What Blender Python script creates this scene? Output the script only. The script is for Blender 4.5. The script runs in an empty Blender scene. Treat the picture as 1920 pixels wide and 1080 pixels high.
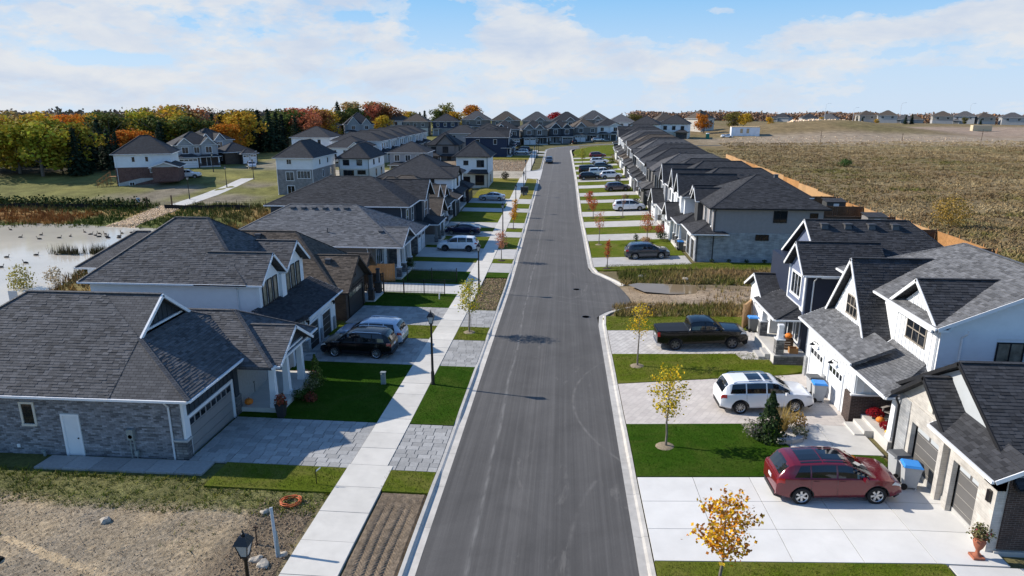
import bpy, bmesh, math, random
import numpy as np
from mathutils import Vector, Matrix

random.seed(7)
RNG = np.random.default_rng(7)
SC = bpy.context.scene
COL = SC.collection
R = math.radians

# ------------------------------------------------------------------ camera
cam = bpy.data.cameras.new('camera')
cam.sensor_width = 36.0
cam.lens = 24.0
cam.clip_start = 0.5
cam.clip_end = 20000
camo = bpy.data.objects.new('camera', cam)
COL.objects.link(camo)
camo.location = (0, 0, 15.3)
camo.rotation_euler = (R(90 - 15.3), 0, R(4.35))
SC.camera = camo

# ------------------------------------------------------------------ sun, sky, exposure
SUN_EL, SUN_AZ = R(33.0), R(-76.7)          # azimuth from +Y towards +X
sun_dir = Vector((math.cos(SUN_EL) * math.sin(SUN_AZ), math.cos(SUN_EL) * math.cos(SUN_AZ), math.sin(SUN_EL)))
sl = bpy.data.lights.new('sun', 'SUN')
sl.energy = 5.0
sl.angle = R(0.53)
sl.color = (1.0, 0.925, 0.82)
so = bpy.data.objects.new('sun', sl)
COL.objects.link(so)
so.rotation_euler = (-sun_dir).to_track_quat('-Z', 'Y').to_euler()
so.location = (-60, 40, 80)
world = bpy.data.worlds.new('World')
SC.world = world
world.use_nodes = True
SC.view_settings.view_transform = 'Standard'
SC.view_settings.look = 'None'
SC.view_settings.exposure = 0.25
SC.view_settings.gamma = 1.0
SC.view_settings.use_curve_mapping = False
SC.render.film_transparent = False
SC.cycles.use_denoising = True
SC.cycles.max_bounces = 6
SC.cycles.diffuse_bounces = 3
SC.cycles.glossy_bounces = 3
SC.cycles.transparent_max_bounces = 6


class G:
    """small node-graph helper"""
    def __init__(s, tree):
        s.t = tree
        s.n = tree.nodes
        s.n.clear()

    def node(s, kind, **kw):
        nd = s.n.new(kind)
        for k, v in kw.items():
            if k.startswith('i_'):
                nd.inputs[k[2:].replace('_', ' ')].default_value = v
            else:
                setattr(nd, k, v)
        return nd

    def link(s, a, b):
        s.t.links.new(a, b)

    def math(s, op, a, b=None, c=None, clamp=False):
        nd = s.n.new('ShaderNodeMath')
        nd.operation = op
        nd.use_clamp = clamp
        for i, x in enumerate((a, b, c)):
            if x is None:
                continue
            if isinstance(x, (int, float)):
                nd.inputs[i].default_value = x
            else:
                s.link(x, nd.inputs[i])
        return nd.outputs[0]

    def mix(s, f, a, b, blend='MIX'):
        nd = s.n.new('ShaderNodeMix')
        nd.data_type = 'RGBA'
        nd.blend_type = blend
        for i, x in ((0, f), (6, a), (7, b)):
            if isinstance(x, (int, float)):
                nd.inputs[i].default_value = x
            elif isinstance(x, tuple):
                nd.inputs[i].default_value = x if len(x) == 4 else (*x, 1)
            else:
                s.link(x, nd.inputs[i])
        return nd.outputs[2]

    def ramp(s, f, stops, interp='LINEAR'):
        nd = s.n.new('ShaderNodeValToRGB')
        cr = nd.color_ramp
        cr.interpolation = interp
        while len(cr.elements) < len(stops):
            cr.elements.new(0.5)
        for e, (p, c) in zip(cr.elements, stops):
            e.position = p
            e.color = (c, c, c, 1) if isinstance(c, (int, float)) else (*c, 1)
        s.link(f, nd.inputs[0])
        return nd.outputs[0]

    def noise(s, vec, scale, detail=3, rough=.55, dist=0):
        nd = s.n.new('ShaderNodeTexNoise')
        nd.inputs['Scale'].default_value = scale
        nd.inputs['Detail'].default_value = detail
        nd.inputs['Roughness'].default_value = rough
        nd.inputs['Distortion'].default_value = dist
        if vec is not None:
            s.link(vec, nd.inputs['Vector'])
        return nd.outputs[0]

    def mapping(s, vec, scale=(1, 1, 1), loc=(0, 0, 0), rot=(0, 0, 0)):
        nd = s.n.new('ShaderNodeMapping')
        nd.inputs['Scale'].default_value = scale
        nd.inputs['Location'].default_value = loc
        nd.inputs['Rotation'].default_value = rot
        s.link(vec, nd.inputs['Vector'])
        return nd.outputs[0]


def make_world():
    g = G(world.node_tree)
    out = g.node('ShaderNodeOutputWorld')
    bg = g.node('ShaderNodeBackground')
    g.link(bg.outputs[0], out.inputs[0])
    sky = g.node('ShaderNodeTexSky', sky_type='NISHITA', sun_disc=False)
    sky.sun_elevation = SUN_EL
    sky.sun_rotation = SUN_AZ
    sky.altitude = 250
    sky.air_density = 1.0
    sky.dust_density = 0.6
    sky.ozone_density = 1.6
    geo = g.node('ShaderNodeNewGeometry')
    tc = g.node('ShaderNodeTexCoord')
    d = tc.outputs['Generated']
    sep = g.node('ShaderNodeSeparateXYZ')
    g.link(d, sep.inputs[0])
    x, y, z = sep.outputs
    az = g.math('ARCTAN2', x, y)                       # 0 down the street, + to the right
    # cloud field: coordinates of azimuth and height, flattened near the horizon
    cmb = g.node('ShaderNodeCombineXYZ')
    g.link(g.math('MULTIPLY', az, 9.5), cmb.inputs[0])
    g.link(g.math('MULTIPLY', z, 23.0), cmb.inputs[1])
    p = g.mapping(cmb.outputs[0], loc=(3.1, 0.4, 1.7))
    n1 = g.noise(p, 0.8, 7, .58, .25)
    n2 = g.noise(p, 2.7, 6, .62, .2)
    n = g.math('ADD', g.math('MULTIPLY', n1, .62), g.math('MULTIPLY', n2, .38))
    # cover: heavier to the left of the street, scattered cumulus over and right of it

    def lobe(ca, cz, wa, wz, amp):
        a = g.math('DIVIDE', g.math('SUBTRACT', az, ca), wa)
        b = g.math('DIVIDE', g.math('SUBTRACT', z, cz), wz)
        q = g.math('ADD', g.math('MULTIPLY', a, a), g.math('MULTIPLY', b, b))
        return g.math('MULTIPLY', g.math('EXPONENT', g.math('MULTIPLY', q, -1.0)), amp)
    cover = g.math('MULTIPLY', g.ramp(g.math('MULTIPLY_ADD', az, .5, .5), ((.0, .15), (.44, .10), (.50, -.04), (1.0, -.09))), 1.0)
    cover = g.math('SUBTRACT', cover, .0)
    sub = g.ramp(az, ((0.0, 0.0), (.06, .11)))
    cover = g.math('SUBTRACT', cover, g.math('MULTIPLY', sub, g.ramp(z, ((.03, .3), (.1, 1.0)))))
    for args in ((-.06, .078, .065, .030, .25), (.05, .068, .08, .020, .20), (.10, .052, .06, .012, .14), (.197, .115, .028, .008, .24), (.19, .066, .045, .016, .22), (.285, .076, .045, .024, .26),
                 (.38, .082, .06, .025, .25), (.48, .092, .07, .026, .25), (.57, .09, .07, .03, .25), (.05, .034, .12, .009, .13), (.32, .045, .25, .009, .12), (-.17, .105, .05, .024, -.26),
                 (.12, .115, .07, .018, -.22), (.34, .125, .2, .010, -.2), (-.588, .050, .07, .008, -.26), (-.284, .110, .04, .008, -.16), (-.40, .09, .07, .012, -.16), (-.30, .060, .09, .010, -.10)):
        cover = g.math('ADD', cover, lobe(*args))
    dens = g.math('ADD', n, cover)
    high = g.ramp(z, ((.12, 1.0), (.22, .5), (.45, .08), (1.0, .03)))
    mask = g.math('MULTIPLY', g.ramp(dens, ((.50, 0.0), (.55, .5), (.64, 1.0)), 'EASE'), high)
    shade = g.noise(g.mapping(cmb.outputs[0], loc=(3.1, 0.75, 1.7)), 0.9, 5, .6, .3)
    thick = g.ramp(g.math('ADD', shade, g.math('MULTIPLY', cover, .5)), ((.46, 0.0), (.74, 1.0)))
    ccol = g.mix(thick, (6.6, 6.75, 7.0, 1), (4.9, 5.6, 6.8, 1))
    # milky low sky turning to clear blue with height
    low = g.ramp(z, ((0.0, (.53, .64, .78)), (.05, (.46, .61, .79)), (.13, (.25, .49, .77)), (.32, (.11, .27, .56)), (1.0, (.05, .16, .42))))
    low = g.mix(1.0, low, (10, 10, 10, 1), 'MULTIPLY')
    ahead = g.ramp(g.math('MULTIPLY_ADD', y, .5, g.math('MULTIPLY_ADD', x, -.25, .5)), ((.22, 0.0), (.62, 1.0)), 'EASE')   # clear deep blue behind the camera, away from the sun
    veil = g.ramp(z, ((0.0, .95), (.14, .9), (.4, .5), (1.0, .35)))
    skyc = g.mix(g.math('MULTIPLY', veil, ahead), g.mix(1.0, sky.outputs[0], (.9, 1.25, 1.6, 1), 'MULTIPLY'), low)
    col = g.mix(g.math('MULTIPLY', g.math('MULTIPLY', mask, ahead), .92), skyc, ccol)
    g.link(col, bg.inputs[0])
    bg.inputs[1].default_value = 0.10


make_world()

# ------------------------------------------------------------------ materials
MATS = {}


def newmat(name):
    m = bpy.data.materials.new(name)
    m.use_nodes = True
    g = G(m.node_tree)
    out = g.node('ShaderNodeOutputMaterial')
    b = g.node('ShaderNodeBsdfPrincipled')
    g.link(b.outputs[0], out.inputs[0])
    MATS[name] = m
    return m, g, b


def mul(c, k):
    return tuple(min(1, x * k) for x in c)


def M(name, base, rough=.8, var=.12, scale=2.0, bump=0.0, bscale=30.0, second=None, spec=.3, metal=0.0, coat=0.0,
      attr=False, orand=0.0, detail=4, dist=.01, trans=0.0, big=0.0, stain=0.0):
    """noise-tinted principled material"""
    m, g, b = newmat(name)
    geo = g.node('ShaderNodeNewGeometry')
    pos = geo.outputs['Position']
    f = g.noise(pos, scale, detail)
    f = g.ramp(f, ((.3, 0.0), (.7, 1.0)))
    c = g.mix(f, mul(base, 1 - var), mul(second or base, 1 if second else 1 + var))
    if big:
        fb = g.ramp(g.noise(pos, .18, 3), ((.3, 1 - big), (.7, 1 + big)))
        c = g.mix(1.0, c, fb, 'MULTIPLY')
    if stain:
        s1 = g.ramp(g.noise(pos, .8, 6, .7, .8), ((.52, 0), (.75, 1)))
        c = g.mix(g.math('MULTIPLY', s1, stain), c, mul(base, .6))
        s2 = g.ramp(g.noise(pos, 7, 3, .6), ((.68, 0), (.76, 1)))
        c = g.mix(g.math('MULTIPLY', s2, stain * .8), c, mul(base, .45))
    if attr:
        at = g.node('ShaderNodeAttribute', attribute_name='shade')
        c = g.mix(1.0, c, at.outputs['Color'], 'MULTIPLY')
    if orand:
        oi = g.node('ShaderNodeObjectInfo')
        k = g.math('MULTIPLY_ADD', oi.outputs['Random'], orand * 2, 1 - orand)
        c = g.mix(1.0, c, k, 'MULTIPLY')
    g.link(c, b.inputs['Base Color'])
    b.inputs['Roughness'].default_value = rough
    b.inputs['Specular IOR Level'].default_value = spec
    b.inputs['Metallic'].default_value = metal
    if coat:
        b.inputs['Coat Weight'].default_value = coat
        b.inputs['Coat Roughness'].default_value = .04
    if trans:
        b.inputs['Transmission Weight'].default_value = trans
    if bump:
        bp = g.node('ShaderNodeBump')
        bp.inputs['Strength'].default_value = bump
        bp.inputs['Distance'].default_value = dist
        g.link(g.noise(pos, bscale, 4), bp.inputs['Height'])
        g.link(bp.outputs[0], b.inputs['Normal'])
    return m


def M_brick(name, c1, c2, mortar, bw=.24, bh=.08, mw=.008, rough=.85, bump=.6, dist=.012, var=.2, offset=.5, streak=0.0):
    """courses on the UV plane (metres): brick, shingle or paver patterns for surfaces too far off to build"""
    m, g, b = newmat(name)
    uv = g.node('ShaderNodeUVMap')
    t = g.node('ShaderNodeTexBrick')
    t.offset = offset
    t.inputs['Scale'].default_value = 1.0
    t.inputs['Brick Width'].default_value = bw
    t.inputs['Row Height'].default_value = bh
    t.inputs['Mortar Size'].default_value = mw
    t.inputs['Mortar Smooth'].default_value = .2
    t.inputs['Color1'].default_value = (*c1, 1)
    t.inputs['Color2'].default_value = (*c2, 1)
    t.inputs['Mortar'].default_value = (*mortar, 1)
    g.link(uv.outputs[0], t.inputs['Vector'])
    geo = g.node('ShaderNodeNewGeometry')
    k = g.ramp(g.noise(geo.outputs['Position'], 1.6, 5), ((.3, 1 - var), (.7, 1 + var)))
    c = g.mix(1.0, t.outputs['Color'], k, 'MULTIPLY')
    g.link(c, b.inputs['Base Color'])
    b.inputs['Roughness'].default_value = rough
    b.inputs['Specular IOR Level'].default_value = .25
    bp = g.node('ShaderNodeBump', invert=True)
    bp.inputs['Strength'].default_value = bump
    bp.inputs['Distance'].default_value = dist
    g.link(t.outputs['Fac'], bp.inputs['Height'])
    g.link(bp.outputs[0], b.inputs['Normal'])
    return m


def M_lap(name, col, pitch=.15, axis=1, rough=.55, dist=.02, groove=False, var=.05):
    """lap siding (axis 1) or vertical boards (axis 0) as relief on the UV plane, for walls far from the camera"""
    m, g, b = newmat(name)
    uv = g.node('ShaderNodeUVMap')
    sep = g.node('ShaderNodeSeparateXYZ')
    g.link(uv.outputs[0], sep.inputs[0])
    f = g.math('FRACT', g.math('DIVIDE', sep.outputs[axis], pitch))
    if groove:
        f = g.math('GREATER_THAN', f, .88)
    geo = g.node('ShaderNodeNewGeometry')
    k = g.ramp(g.noise(geo.outputs['Position'], 1.2, 4), ((.3, 1 - var), (.7, 1 + var)))
    g.link(g.mix(1.0, (*col, 1), k, 'MULTIPLY'), b.inputs['Base Color'])
    b.inputs['Roughness'].default_value = rough
    b.inputs['Specular IOR Level'].default_value = .3
    bp = g.node('ShaderNodeBump', invert=not groove)
    bp.inputs['Strength'].default_value = .8
    bp.inputs['Distance'].default_value = dist
    g.link(f, bp.inputs['Height'])
    g.link(bp.outputs[0], b.inputs['Normal'])
    return m


# ------------------------------------------------------------------ objects
OFF = {}


def tag(o, label=None, cat=None, group=None, kind=None):
    if label:
        o['label'] = label
    if cat:
        o['category'] = cat
    if group:
        o['group'] = group
    if kind:
        o['kind'] = kind
    return o


def thing(name, label, cat, loc=(0, 0, 0), rz=0.0, group=None):
    o = bpy.data.objects.new(name, None)
    o.empty_display_size = .3
    COL.objects.link(o)
    o.location = loc
    o.rotation_euler = (0, 0, rz)
    OFF[o] = Vector(loc)
    return tag(o, label, cat, group)


def link(name, me, parent=None, loc=None):
    o = bpy.data.objects.new(name, me)
    COL.objects.link(o)
    if parent is not None:
        o.parent = parent
        OFF[o] = OFF.get(parent, Vector((0, 0, 0)))
    if loc is not None:
        o.location = loc
    return o


def copy_tree(o, parent=None):
    c = o.copy()
    COL.objects.link(c)
    if parent is not None:
        c.parent = parent
    for ch in o.children:
        copy_tree(ch, c)
    return c


def auto_uv(me):
    nl = len(me.loops)
    if not nl:
        return
    npoly = len(me.polygons)
    co = np.empty(len(me.vertices) * 3, np.float32)
    me.vertices.foreach_get('co', co)
    co = co.reshape(-1, 3)
    vi = np.empty(nl, np.int32)
    me.loops.foreach_get('vertex_index', vi)
    nr = np.empty(npoly * 3, np.float32)
    me.polygons.foreach_get('normal', nr)
    nr = nr.reshape(-1, 3)
    lt = np.empty(npoly, np.int32)
    me.polygons.foreach_get('loop_total', lt)
    n = np.repeat(nr, lt, axis=0)
    t = np.stack([-n[:, 1], n[:, 0], np.zeros(nl, np.float32)], 1)
    ln = np.linalg.norm(t, axis=1)
    flat = ln < .05
    t[flat] = (1, 0, 0)
    ln[flat] = 1
    t /= ln[:, None]
    b = np.cross(n, t)
    p = co[vi]
    uv = np.stack([(p * t).sum(1), (p * b).sum(1)], 1).astype(np.float32)
    lay = me.uv_layers.new(name='UVMap')
    lay.data.foreach_set('uv', uv.ravel())


class MB:
    """collects polygons; build() links them as one mesh object"""
    def __init__(s):
        s.v = []
        s.f = []
        s.c = []

    def poly(s, pts, shade=1.0):
        i = len(s.v)
        s.v += [tuple(p) for p in pts]
        s.f.append(tuple(range(i, i + len(pts))))
        s.c.append(shade)
        return s

    def box(s, x0, x1, y0, y1, z0, z1, shade=1.0):
        if x0 > x1: x0, x1 = x1, x0
        if y0 > y1: y0, y1 = y1, y0
        if z0 > z1: z0, z1 = z1, z0
        i = len(s.v)
        s.v += [(x0, y0, z0), (x1, y0, z0), (x1, y1, z0), (x0, y1, z0), (x0, y0, z1), (x1, y0, z1), (x1, y1, z1), (x0, y1, z1)]
        for q in ((3, 2, 1, 0), (4, 5, 6, 7), (0, 1, 5, 4), (1, 2, 6, 5), (2, 3, 7, 6), (3, 0, 4, 7)):
            s.f.append(tuple(i + k for k in q))
            s.c.append(shade)
        return s

    def hexa(s, b, t, shade=1.0):
        """8 points: bottom ring, top ring (same winding)"""
        i = len(s.v)
        n = len(b)
        s.v += [tuple(p) for p in b] + [tuple(p) for p in t]
        s.f.append(tuple(i + n + k for k in range(n)))
        s.f.append(tuple(i + n - 1 - k for k in range(n)))
        for k in range(n):
            s.f.append((i + k, i + (k + 1) % n, i + n + (k + 1) % n, i + n + k))
        s.c += [shade] * (n + 2)
        return s

    def bar(s, p0, p1, w, h, drop=0.0, shade=1.0):
        """box along p0-p1, width w sideways (horizontal), height h up from p - drop"""
        a, b = Vector(p0), Vector(p1)
        d = (b - a).normalized()
        sd = Vector((-d.y, d.x, 0))
        if sd.length < 1e-4:
            sd = Vector((1, 0, 0))
        sd = sd.normalized() * (w / 2)
        u = sd.normalized().cross(d)
        u = -u if u.z < 0 else u
        if abs(d.z) > .98:
            u = d.cross(sd.normalized())
        lo = -drop
        pts = []
        for q in (a, b):
            pts.append([q - sd + u * lo, q + sd + u * lo, q + sd + u * (lo + h), q - sd + u * (lo + h)])
        i = len(s.v)
        s.v += [tuple(p) for p in pts[0]] + [tuple(p) for p in pts[1]]
        for q in ((0, 1, 2, 3), (7, 6, 5, 4), (0, 4, 5, 1), (1, 5, 6, 2), (2, 6, 7, 3), (3, 7, 4, 0)):
            s.f.append(tuple(i + k for k in q))
            s.c.append(shade)
        return s

    def tube(s, pts, radii, n=8, cap=True, shade=1.0):
        pts = [Vector(p) for p in pts]
        if isinstance(radii, (int, float)):
            radii = [radii] * len(pts)
        base = len(s.v)
        up0 = Vector((0, 0, 1))
        for k, p in enumerate(pts):
            d = (pts[min(k + 1, len(pts) - 1)] - pts[max(k - 1, 0)]).normalized()
            a = d.cross(up0 if abs(d.z) < .95 else Vector((1, 0, 0))).normalized()
            b = d.cross(a)
            for j in range(n):
                t = 2 * math.pi * j / n
                s.v.append(tuple(p + (a * math.cos(t) + b * math.sin(t)) * radii[k]))
        for k in range(len(pts) - 1):
            for j in range(n):
                q = base + k * n
                s.f.append((q + j, q + (j + 1) % n, q + n + (j + 1) % n, q + n + j))
                s.c.append(shade)
        if cap:
            s.f.append(tuple(base + n - 1 - j for j in range(n)))
            s.f.append(tuple(base + (len(pts) - 1) * n + j for j in range(n)))
            s.c += [shade, shade]
        return s

    def lathe(s, prof, c=(0, 0, 0), n=16, axis='z', shade=1.0, cap=True):
        """prof: (radius, height) list turned about an axis through c"""
        base = len(s.v)
        for r, h in prof:
            for j in range(n):
                t = 2 * math.pi * j / n
                a, b = r * math.cos(t), r * math.sin(t)
                if axis == 'z':
                    s.v.append((c[0] + a, c[1] + b, c[2] + h))
                elif axis == 'y':
                    s.v.append((c[0] + a, c[1] + h, c[2] - b))
                else:
                    s.v.append((c[0] + h, c[1] + a, c[2] + b))
        for k in range(len(prof) - 1):
            for j in range(n):
                q = base + k * n
                s.f.append((q + j, q + (j + 1) % n, q + n + (j + 1) % n, q + n + j))
                s.c.append(shade)
        if cap:
            s.f.append(tuple(base + n - 1 - j for j in range(n)))
            s.f.append(tuple(base + (len(prof) - 1) * n + j for j in range(n)))
            s.c += [shade, shade]
        return s

    def ball(s, c, rx, ry, rz, n=10, m=6, shade=1.0):
        prof = []
        base = len(s.v)
        for k in range(m + 1):
            t = math.pi * k / m
            for j in range(n):
                a = 2 * math.pi * j / n
                s.v.append((c[0] + rx * math.sin(t) * math.cos(a), c[1] + ry * math.sin(t) * math.sin(a), c[2] - rz * math.cos(t)))
        for k in range(m):
            for j in range(n):
                q = base + k * n
                s.f.append((q + j, q + (j + 1) % n, q + n + (j + 1) % n, q + n + j))
                s.c.append(shade)
        return s

    def mesh(s, name, mat, smooth=False, off=None, sharp=None, uv=True, shade=False):
        me = bpy.data.meshes.new(name)
        v = s.v
        if off is not None and (off.x or off.y or off.z):
            ox, oy, oz = off
            v = [(a - ox, b - oy, c - oz) for a, b, c in v]
        me.from_pydata(v, [], s.f)
        me.materials.append(MATS[mat])
        me.update()
        if uv:
            auto_uv(me)
        if shade:
            at = me.attributes.new('shade', 'FLOAT', 'FACE')
            at.data.foreach_set('value', np.array(s.c, np.float32))
        if smooth:
            me.polygons.foreach_set('use_smooth', [True] * len(me.polygons))
            if sharp:
                me.set_sharp_from_angle(angle=R(sharp))
        return me

    def build(s, name, mat, parent=None, smooth=False, sharp=None, uv=True, shade=False):
        off = OFF.get(parent) if parent is not None else None
        return link(name, s.mesh(name, mat, smooth, off, sharp, uv, shade), parent)


def fast_mesh(name, verts, faces, mat, shade=None, k=3):
    """triangles or quads from numpy arrays"""
    me = bpy.data.meshes.new(name)
    nf = len(faces)
    me.vertices.add(len(verts))
    me.vertices.foreach_set('co', np.ascontiguousarray(verts, np.float32).ravel())
    me.loops.add(nf * k)
    me.loops.foreach_set('vertex_index', np.ascontiguousarray(faces, np.int32).ravel())
    me.polygons.add(nf)
    me.polygons.foreach_set('loop_start', np.arange(0, nf * k, k, dtype=np.int32))
    me.polygons.foreach_set('loop_total', np.full(nf, k, np.int32))
    me.update(calc_edges=True)
    me.validate()
    me.materials.append(MATS[mat])
    if shade is not None:
        at = me.attributes.new('shade', 'FLOAT_COLOR', 'FACE')
        c = np.asarray(shade, np.float32)
        if c.ndim == 1:
            c = np.repeat(c[:, None], 3, 1)
        c = np.concatenate([c, np.ones((nf, 1), np.float32)], 1)
        at.data.foreach_set('color', c.ravel())
    return me


def blades(pts, h, w, k, lean=.5, rng=RNG):
    """k blade triangles at every point; returns verts, faces, owner index"""
    n = len(pts)
    h = np.broadcast_to(h, (n,))
    w = np.broadcast_to(w, (n,))
    P = np.repeat(pts, k, 0)
    H_ = np.repeat(h, k) * rng.uniform(.55, 1.15, n * k)
    W_ = np.repeat(w, k)
    a = rng.uniform(0, 2 * np.pi, n * k)
    r = rng.uniform(0, 1, n * k) ** .5 * W_ * 2.2
    b = rng.uniform(0, 2 * np.pi, n * k)
    base = P + np.stack([np.cos(b) * r, np.sin(b) * r, np.zeros(n * k)], 1)
    sd = np.stack([np.cos(a), np.sin(a), np.zeros(n * k)], 1) * (W_ / 2)[:, None]
    ln = rng.uniform(0, lean, n * k) * H_
    c = rng.uniform(0, 2 * np.pi, n * k)
    tip = base + np.stack([np.cos(c) * ln, np.sin(c) * ln, H_], 1)
    base[:, 2] -= .02
    V = np.stack([base - sd, base + sd, tip], 1).reshape(-1, 3)
    F = np.arange(n * k * 3).reshape(-1, 3)
    return V, F, np.repeat(np.arange(n), k)


# ------------------------------------------------------------------ terrain
_py = np.arange(-200, 4001, 1.0)
_pz = np.interp(_py, [-200, 0, 20, 27, 38, 69, 107, 144, 203, 300, 450, 900, 4001], [0, 0, 0, -.3, -.6, -1.5, -1.9, -1.1, -.4, .3, 1.9, 3, 3])
_k = np.exp(-np.linspace(-2, 2, 13) ** 2)
_pz = np.convolve(np.pad(_pz, 6, mode='edge'), _k / _k.sum(), 'valid')


def prof(y):
    return np.interp(y, _py, _pz)


def smst(a, b, x):
    t = np.clip((x - a) / (b - a), 0, 1)
    return t * t * (3 - 2 * t)


def H(x, y):
    """ground height"""
    return prof(y) - .04 * np.clip(np.hypot(x, y) - 500, 0, 3000) + .045 * np.clip(x - 3.3, 0, 9.5) + .01 * np.clip(-x - 5.2, 0, 11) - 2.0 * smst(-30, -45, x) * (1 - smst(120, 160, y))


def hz(x, y):
    return float(H(x, y))


CXY = [-100, 60, 108, 146, 207, 225]
CXX = [0, 0, -.45, -.55, -.98, -1.2]


def road_c(y):
    """sideways drift of the straight street"""
    return np.interp(y, CXY, CXX)
# ------------------------------------------------------------------ material library
M('white_trim', (.78, .79, .80), .45, .03, 3)
M('white_wall', (.80, .81, .81), .6, .04, 2)
M('white_siding', (.80, .81, .82), .5, .03, 3)
M('black_trim', (.018, .018, .02), .45, .1, 4)
M('dark_wall', (.035, .045, .055), .6, .08, 2)
M('navy_wall', (.022, .03, .055), .6, .08, 2)
M('charcoal_wall', (.06, .062, .065), .7, .08, 2)
M('grey_wall', (.22, .21, .205), .8, .06, 2)
M('stucco', (.30, .28, .275), .9, .06, 3, .25, 60)
M('cream_wall', (.62, .58, .50), .8, .05, 2)
M('light_panel', (.46, .485, .50), .6, .04, 2)
M_lap('far_white_siding', (.76, .78, .80), .15)
M_lap('far_grey_siding', (.30, .31, .33), .15)
M_lap('far_dark_siding', (.045, .055, .07), .15)
M_lap('far_navy_siding', (.022, .035, .075), .15)
M_lap('far_taupe_siding', (.17, .165, .16), .15)
M_lap('white_board', (.80, .81, .80), .3, 0, groove=True, dist=.03)
M_lap('blue_board', (.16, .19, .28), .25, 0, groove=True, dist=.03)
M_lap('grey_board', (.30, .32, .34), .3, 0, groove=True, dist=.03)
M_brick('grey_brick', (.17, .17, .18), (.27, .26, .26), (.30, .29, .28))
M_brick('light_brick', (.44, .41, .37), (.54, .51, .46), (.55, .52, .48), .3, .09)
M_brick('brown_brick', (.055, .042, .034), (.085, .062, .048), (.10, .085, .07))
M_brick('dark_brick', (.045, .033, .03), (.075, .05, .042), (.14, .12, .11), var=.25)
M_brick('red_brick', (.10, .045, .038), (.15, .07, .055), (.2, .16, .14))
M_brick('stone_veneer', (.10, .10, .105), (.25, .24, .23), (.06, .06, .06), .38, .13, .01, var=.35)
M_brick('ledge_stone', (.28, .29, .30), (.40, .40, .40), (.2, .2, .2), .5, .11, .006, var=.25)
M('mortar', (.34, .33, .31), .95, .1, 8, .3, 60)
M('brick_piece', (.215, .215, .23), .85, .15, 9, .2, 80, attr=True)
M('foundation', (.42, .41, .39), .9, .1, 2, .3, 40)
for nm, c1, c2 in (('grey', (.078, .077, .080), (.125, .122, .122)), ('brown', (.085, .069, .055), (.130, .106, .085)), ('charcoal', (.036, .037, .041), (.062, .063, .068)), ('light', (.115, .117, .122), (.17, .172, .178))):
    M_brick('shingle_' + nm, c1, c2, mul(c1, .55), .32, .145, .012, .9, .7, .012, .16)
    M('tab_' + nm, mul(tuple((a + b) / 2 for a, b in zip(c1, c2)), 1.0), .92, .12, 25, .25, 160, attr=True, spec=.2)
M('vent_metal', (.10, .10, .105), .5, .1, 5, metal=.3)
M('glass', (.012, .015, .02), .04, 0, 1, spec=.6)
M('curtain_glass', (.22, .20, .15), .15, .5, 2.5, spec=.6)
M('far_glass', (.02, .025, .03), .12, 0, 1, spec=.5)
M('door_white', (.74, .75, .76), .5, .03, 2)
M('garage_dark', (.030, .031, .033), .5, .1, 2)
M('garage_grey', (.24, .235, .23), .5, .04, 2)
M('garage_taupe', (.13, .125, .12), .5, .05, 2)
M('downpipe', (.66, .68, .70), .4, .03, 2)
M('utility', (.30, .33, .32), .45, .1, 6, metal=.2)
M('concrete', (.56, .54, .50), .85, .07, 1.4, .2, 50, big=.06, stain=.3)
M('concrete_new', (.66, .645, .61), .85, .05, 1.2, .15, 50, orand=.03, big=.04, stain=.13)
M('concrete_walk', (.60, .57, .51), .88, .06, 1.6, .15, 60, orand=.06, big=.05, stain=.25)
M('concrete_kerb', (.52, .49, .44), .9, .12, 1.8, .3, 40, orand=.07, stain=.5)
M('kerb_stain', (.28, .24, .19), .95, .25, 6)
M('drive_far', (.48, .46, .43), .9, .08, 1.0, .15, 50, orand=.09, stain=.3)
M('paver', (.34, .335, .32), .9, .12, 9, .25, 70, orand=.17)
M('paver_joint', (.16, .15, .13), .98, .2, 9)
M('paver_mass', (.33, .325, .31), .9, .12, 9, .25, 70, attr=True)
M_brick('stamped', (.47, .44, .41), (.55, .52, .48), (.30, .28, .25), .55, .34, .016, .9, .5, .01, .14)
M_brick('stamped_warm', (.50, .45, .41), (.56, .51, .46), (.38, .35, .32), .5, .3, .008, .9, .35, .01, .1)
M('wood_fence', (.40, .205, .08), .8, .14, 3, .3, 30, orand=.14)
M('wood_light', (.46, .28, .14), .8, .12, 3, .3, 30, orand=.10)
M('wood_dark', (.10, .062, .04), .85, .15, 3, .3, 30, orand=.12)
M('wood_grey', (.34, .30, .25), .85, .15, 3, .3, 30, orand=.1)
M('iron', (.012, .012, .013), .4, .1, 4, metal=.2)
M('lamp_black', (.010, .010, .011), .3, .1, 4, spec=.5)
M('lamp_glass', (.42, .43, .42), .2, .05, 4, spec=.5)
M('bark', (.16, .13, .105), .95, .25, 7, .5, 30)
M('bark_pale', (.20, .17, .14), .95, .2, 7, .4, 30)
M('mulch', (.05, .035, .025), .98, .3, 12, .8, 30)
M('straw_mulch', (.26, .21, .14), .98, .3, 12, .8, 30)
M('rubber', (.016, .016, .017), .75, .1, 9)
M('alloy', (.55, .56, .57), .3, .04, 4, metal=.75)
M('alloy_dark', (.16, .16, .17), .35, .04, 4, metal=.7)
M('chrome', (.75, .76, .78), .12, .02, 4, metal=1)
M('car_glass', (.008, .010, .013), .03, 0, 1, spec=.7, coat=.3)
M('plastic_black', (.017, .017, .018), .55, .1, 6)
M('lamp_clear', (.62, .64, .66), .12, .03, 4, spec=.7)
M('lamp_red', (.36, .012, .014), .15, .08, 4, spec=.6, coat=.4)
M('plate', (.72, .74, .76), .4, .03, 4)
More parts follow.
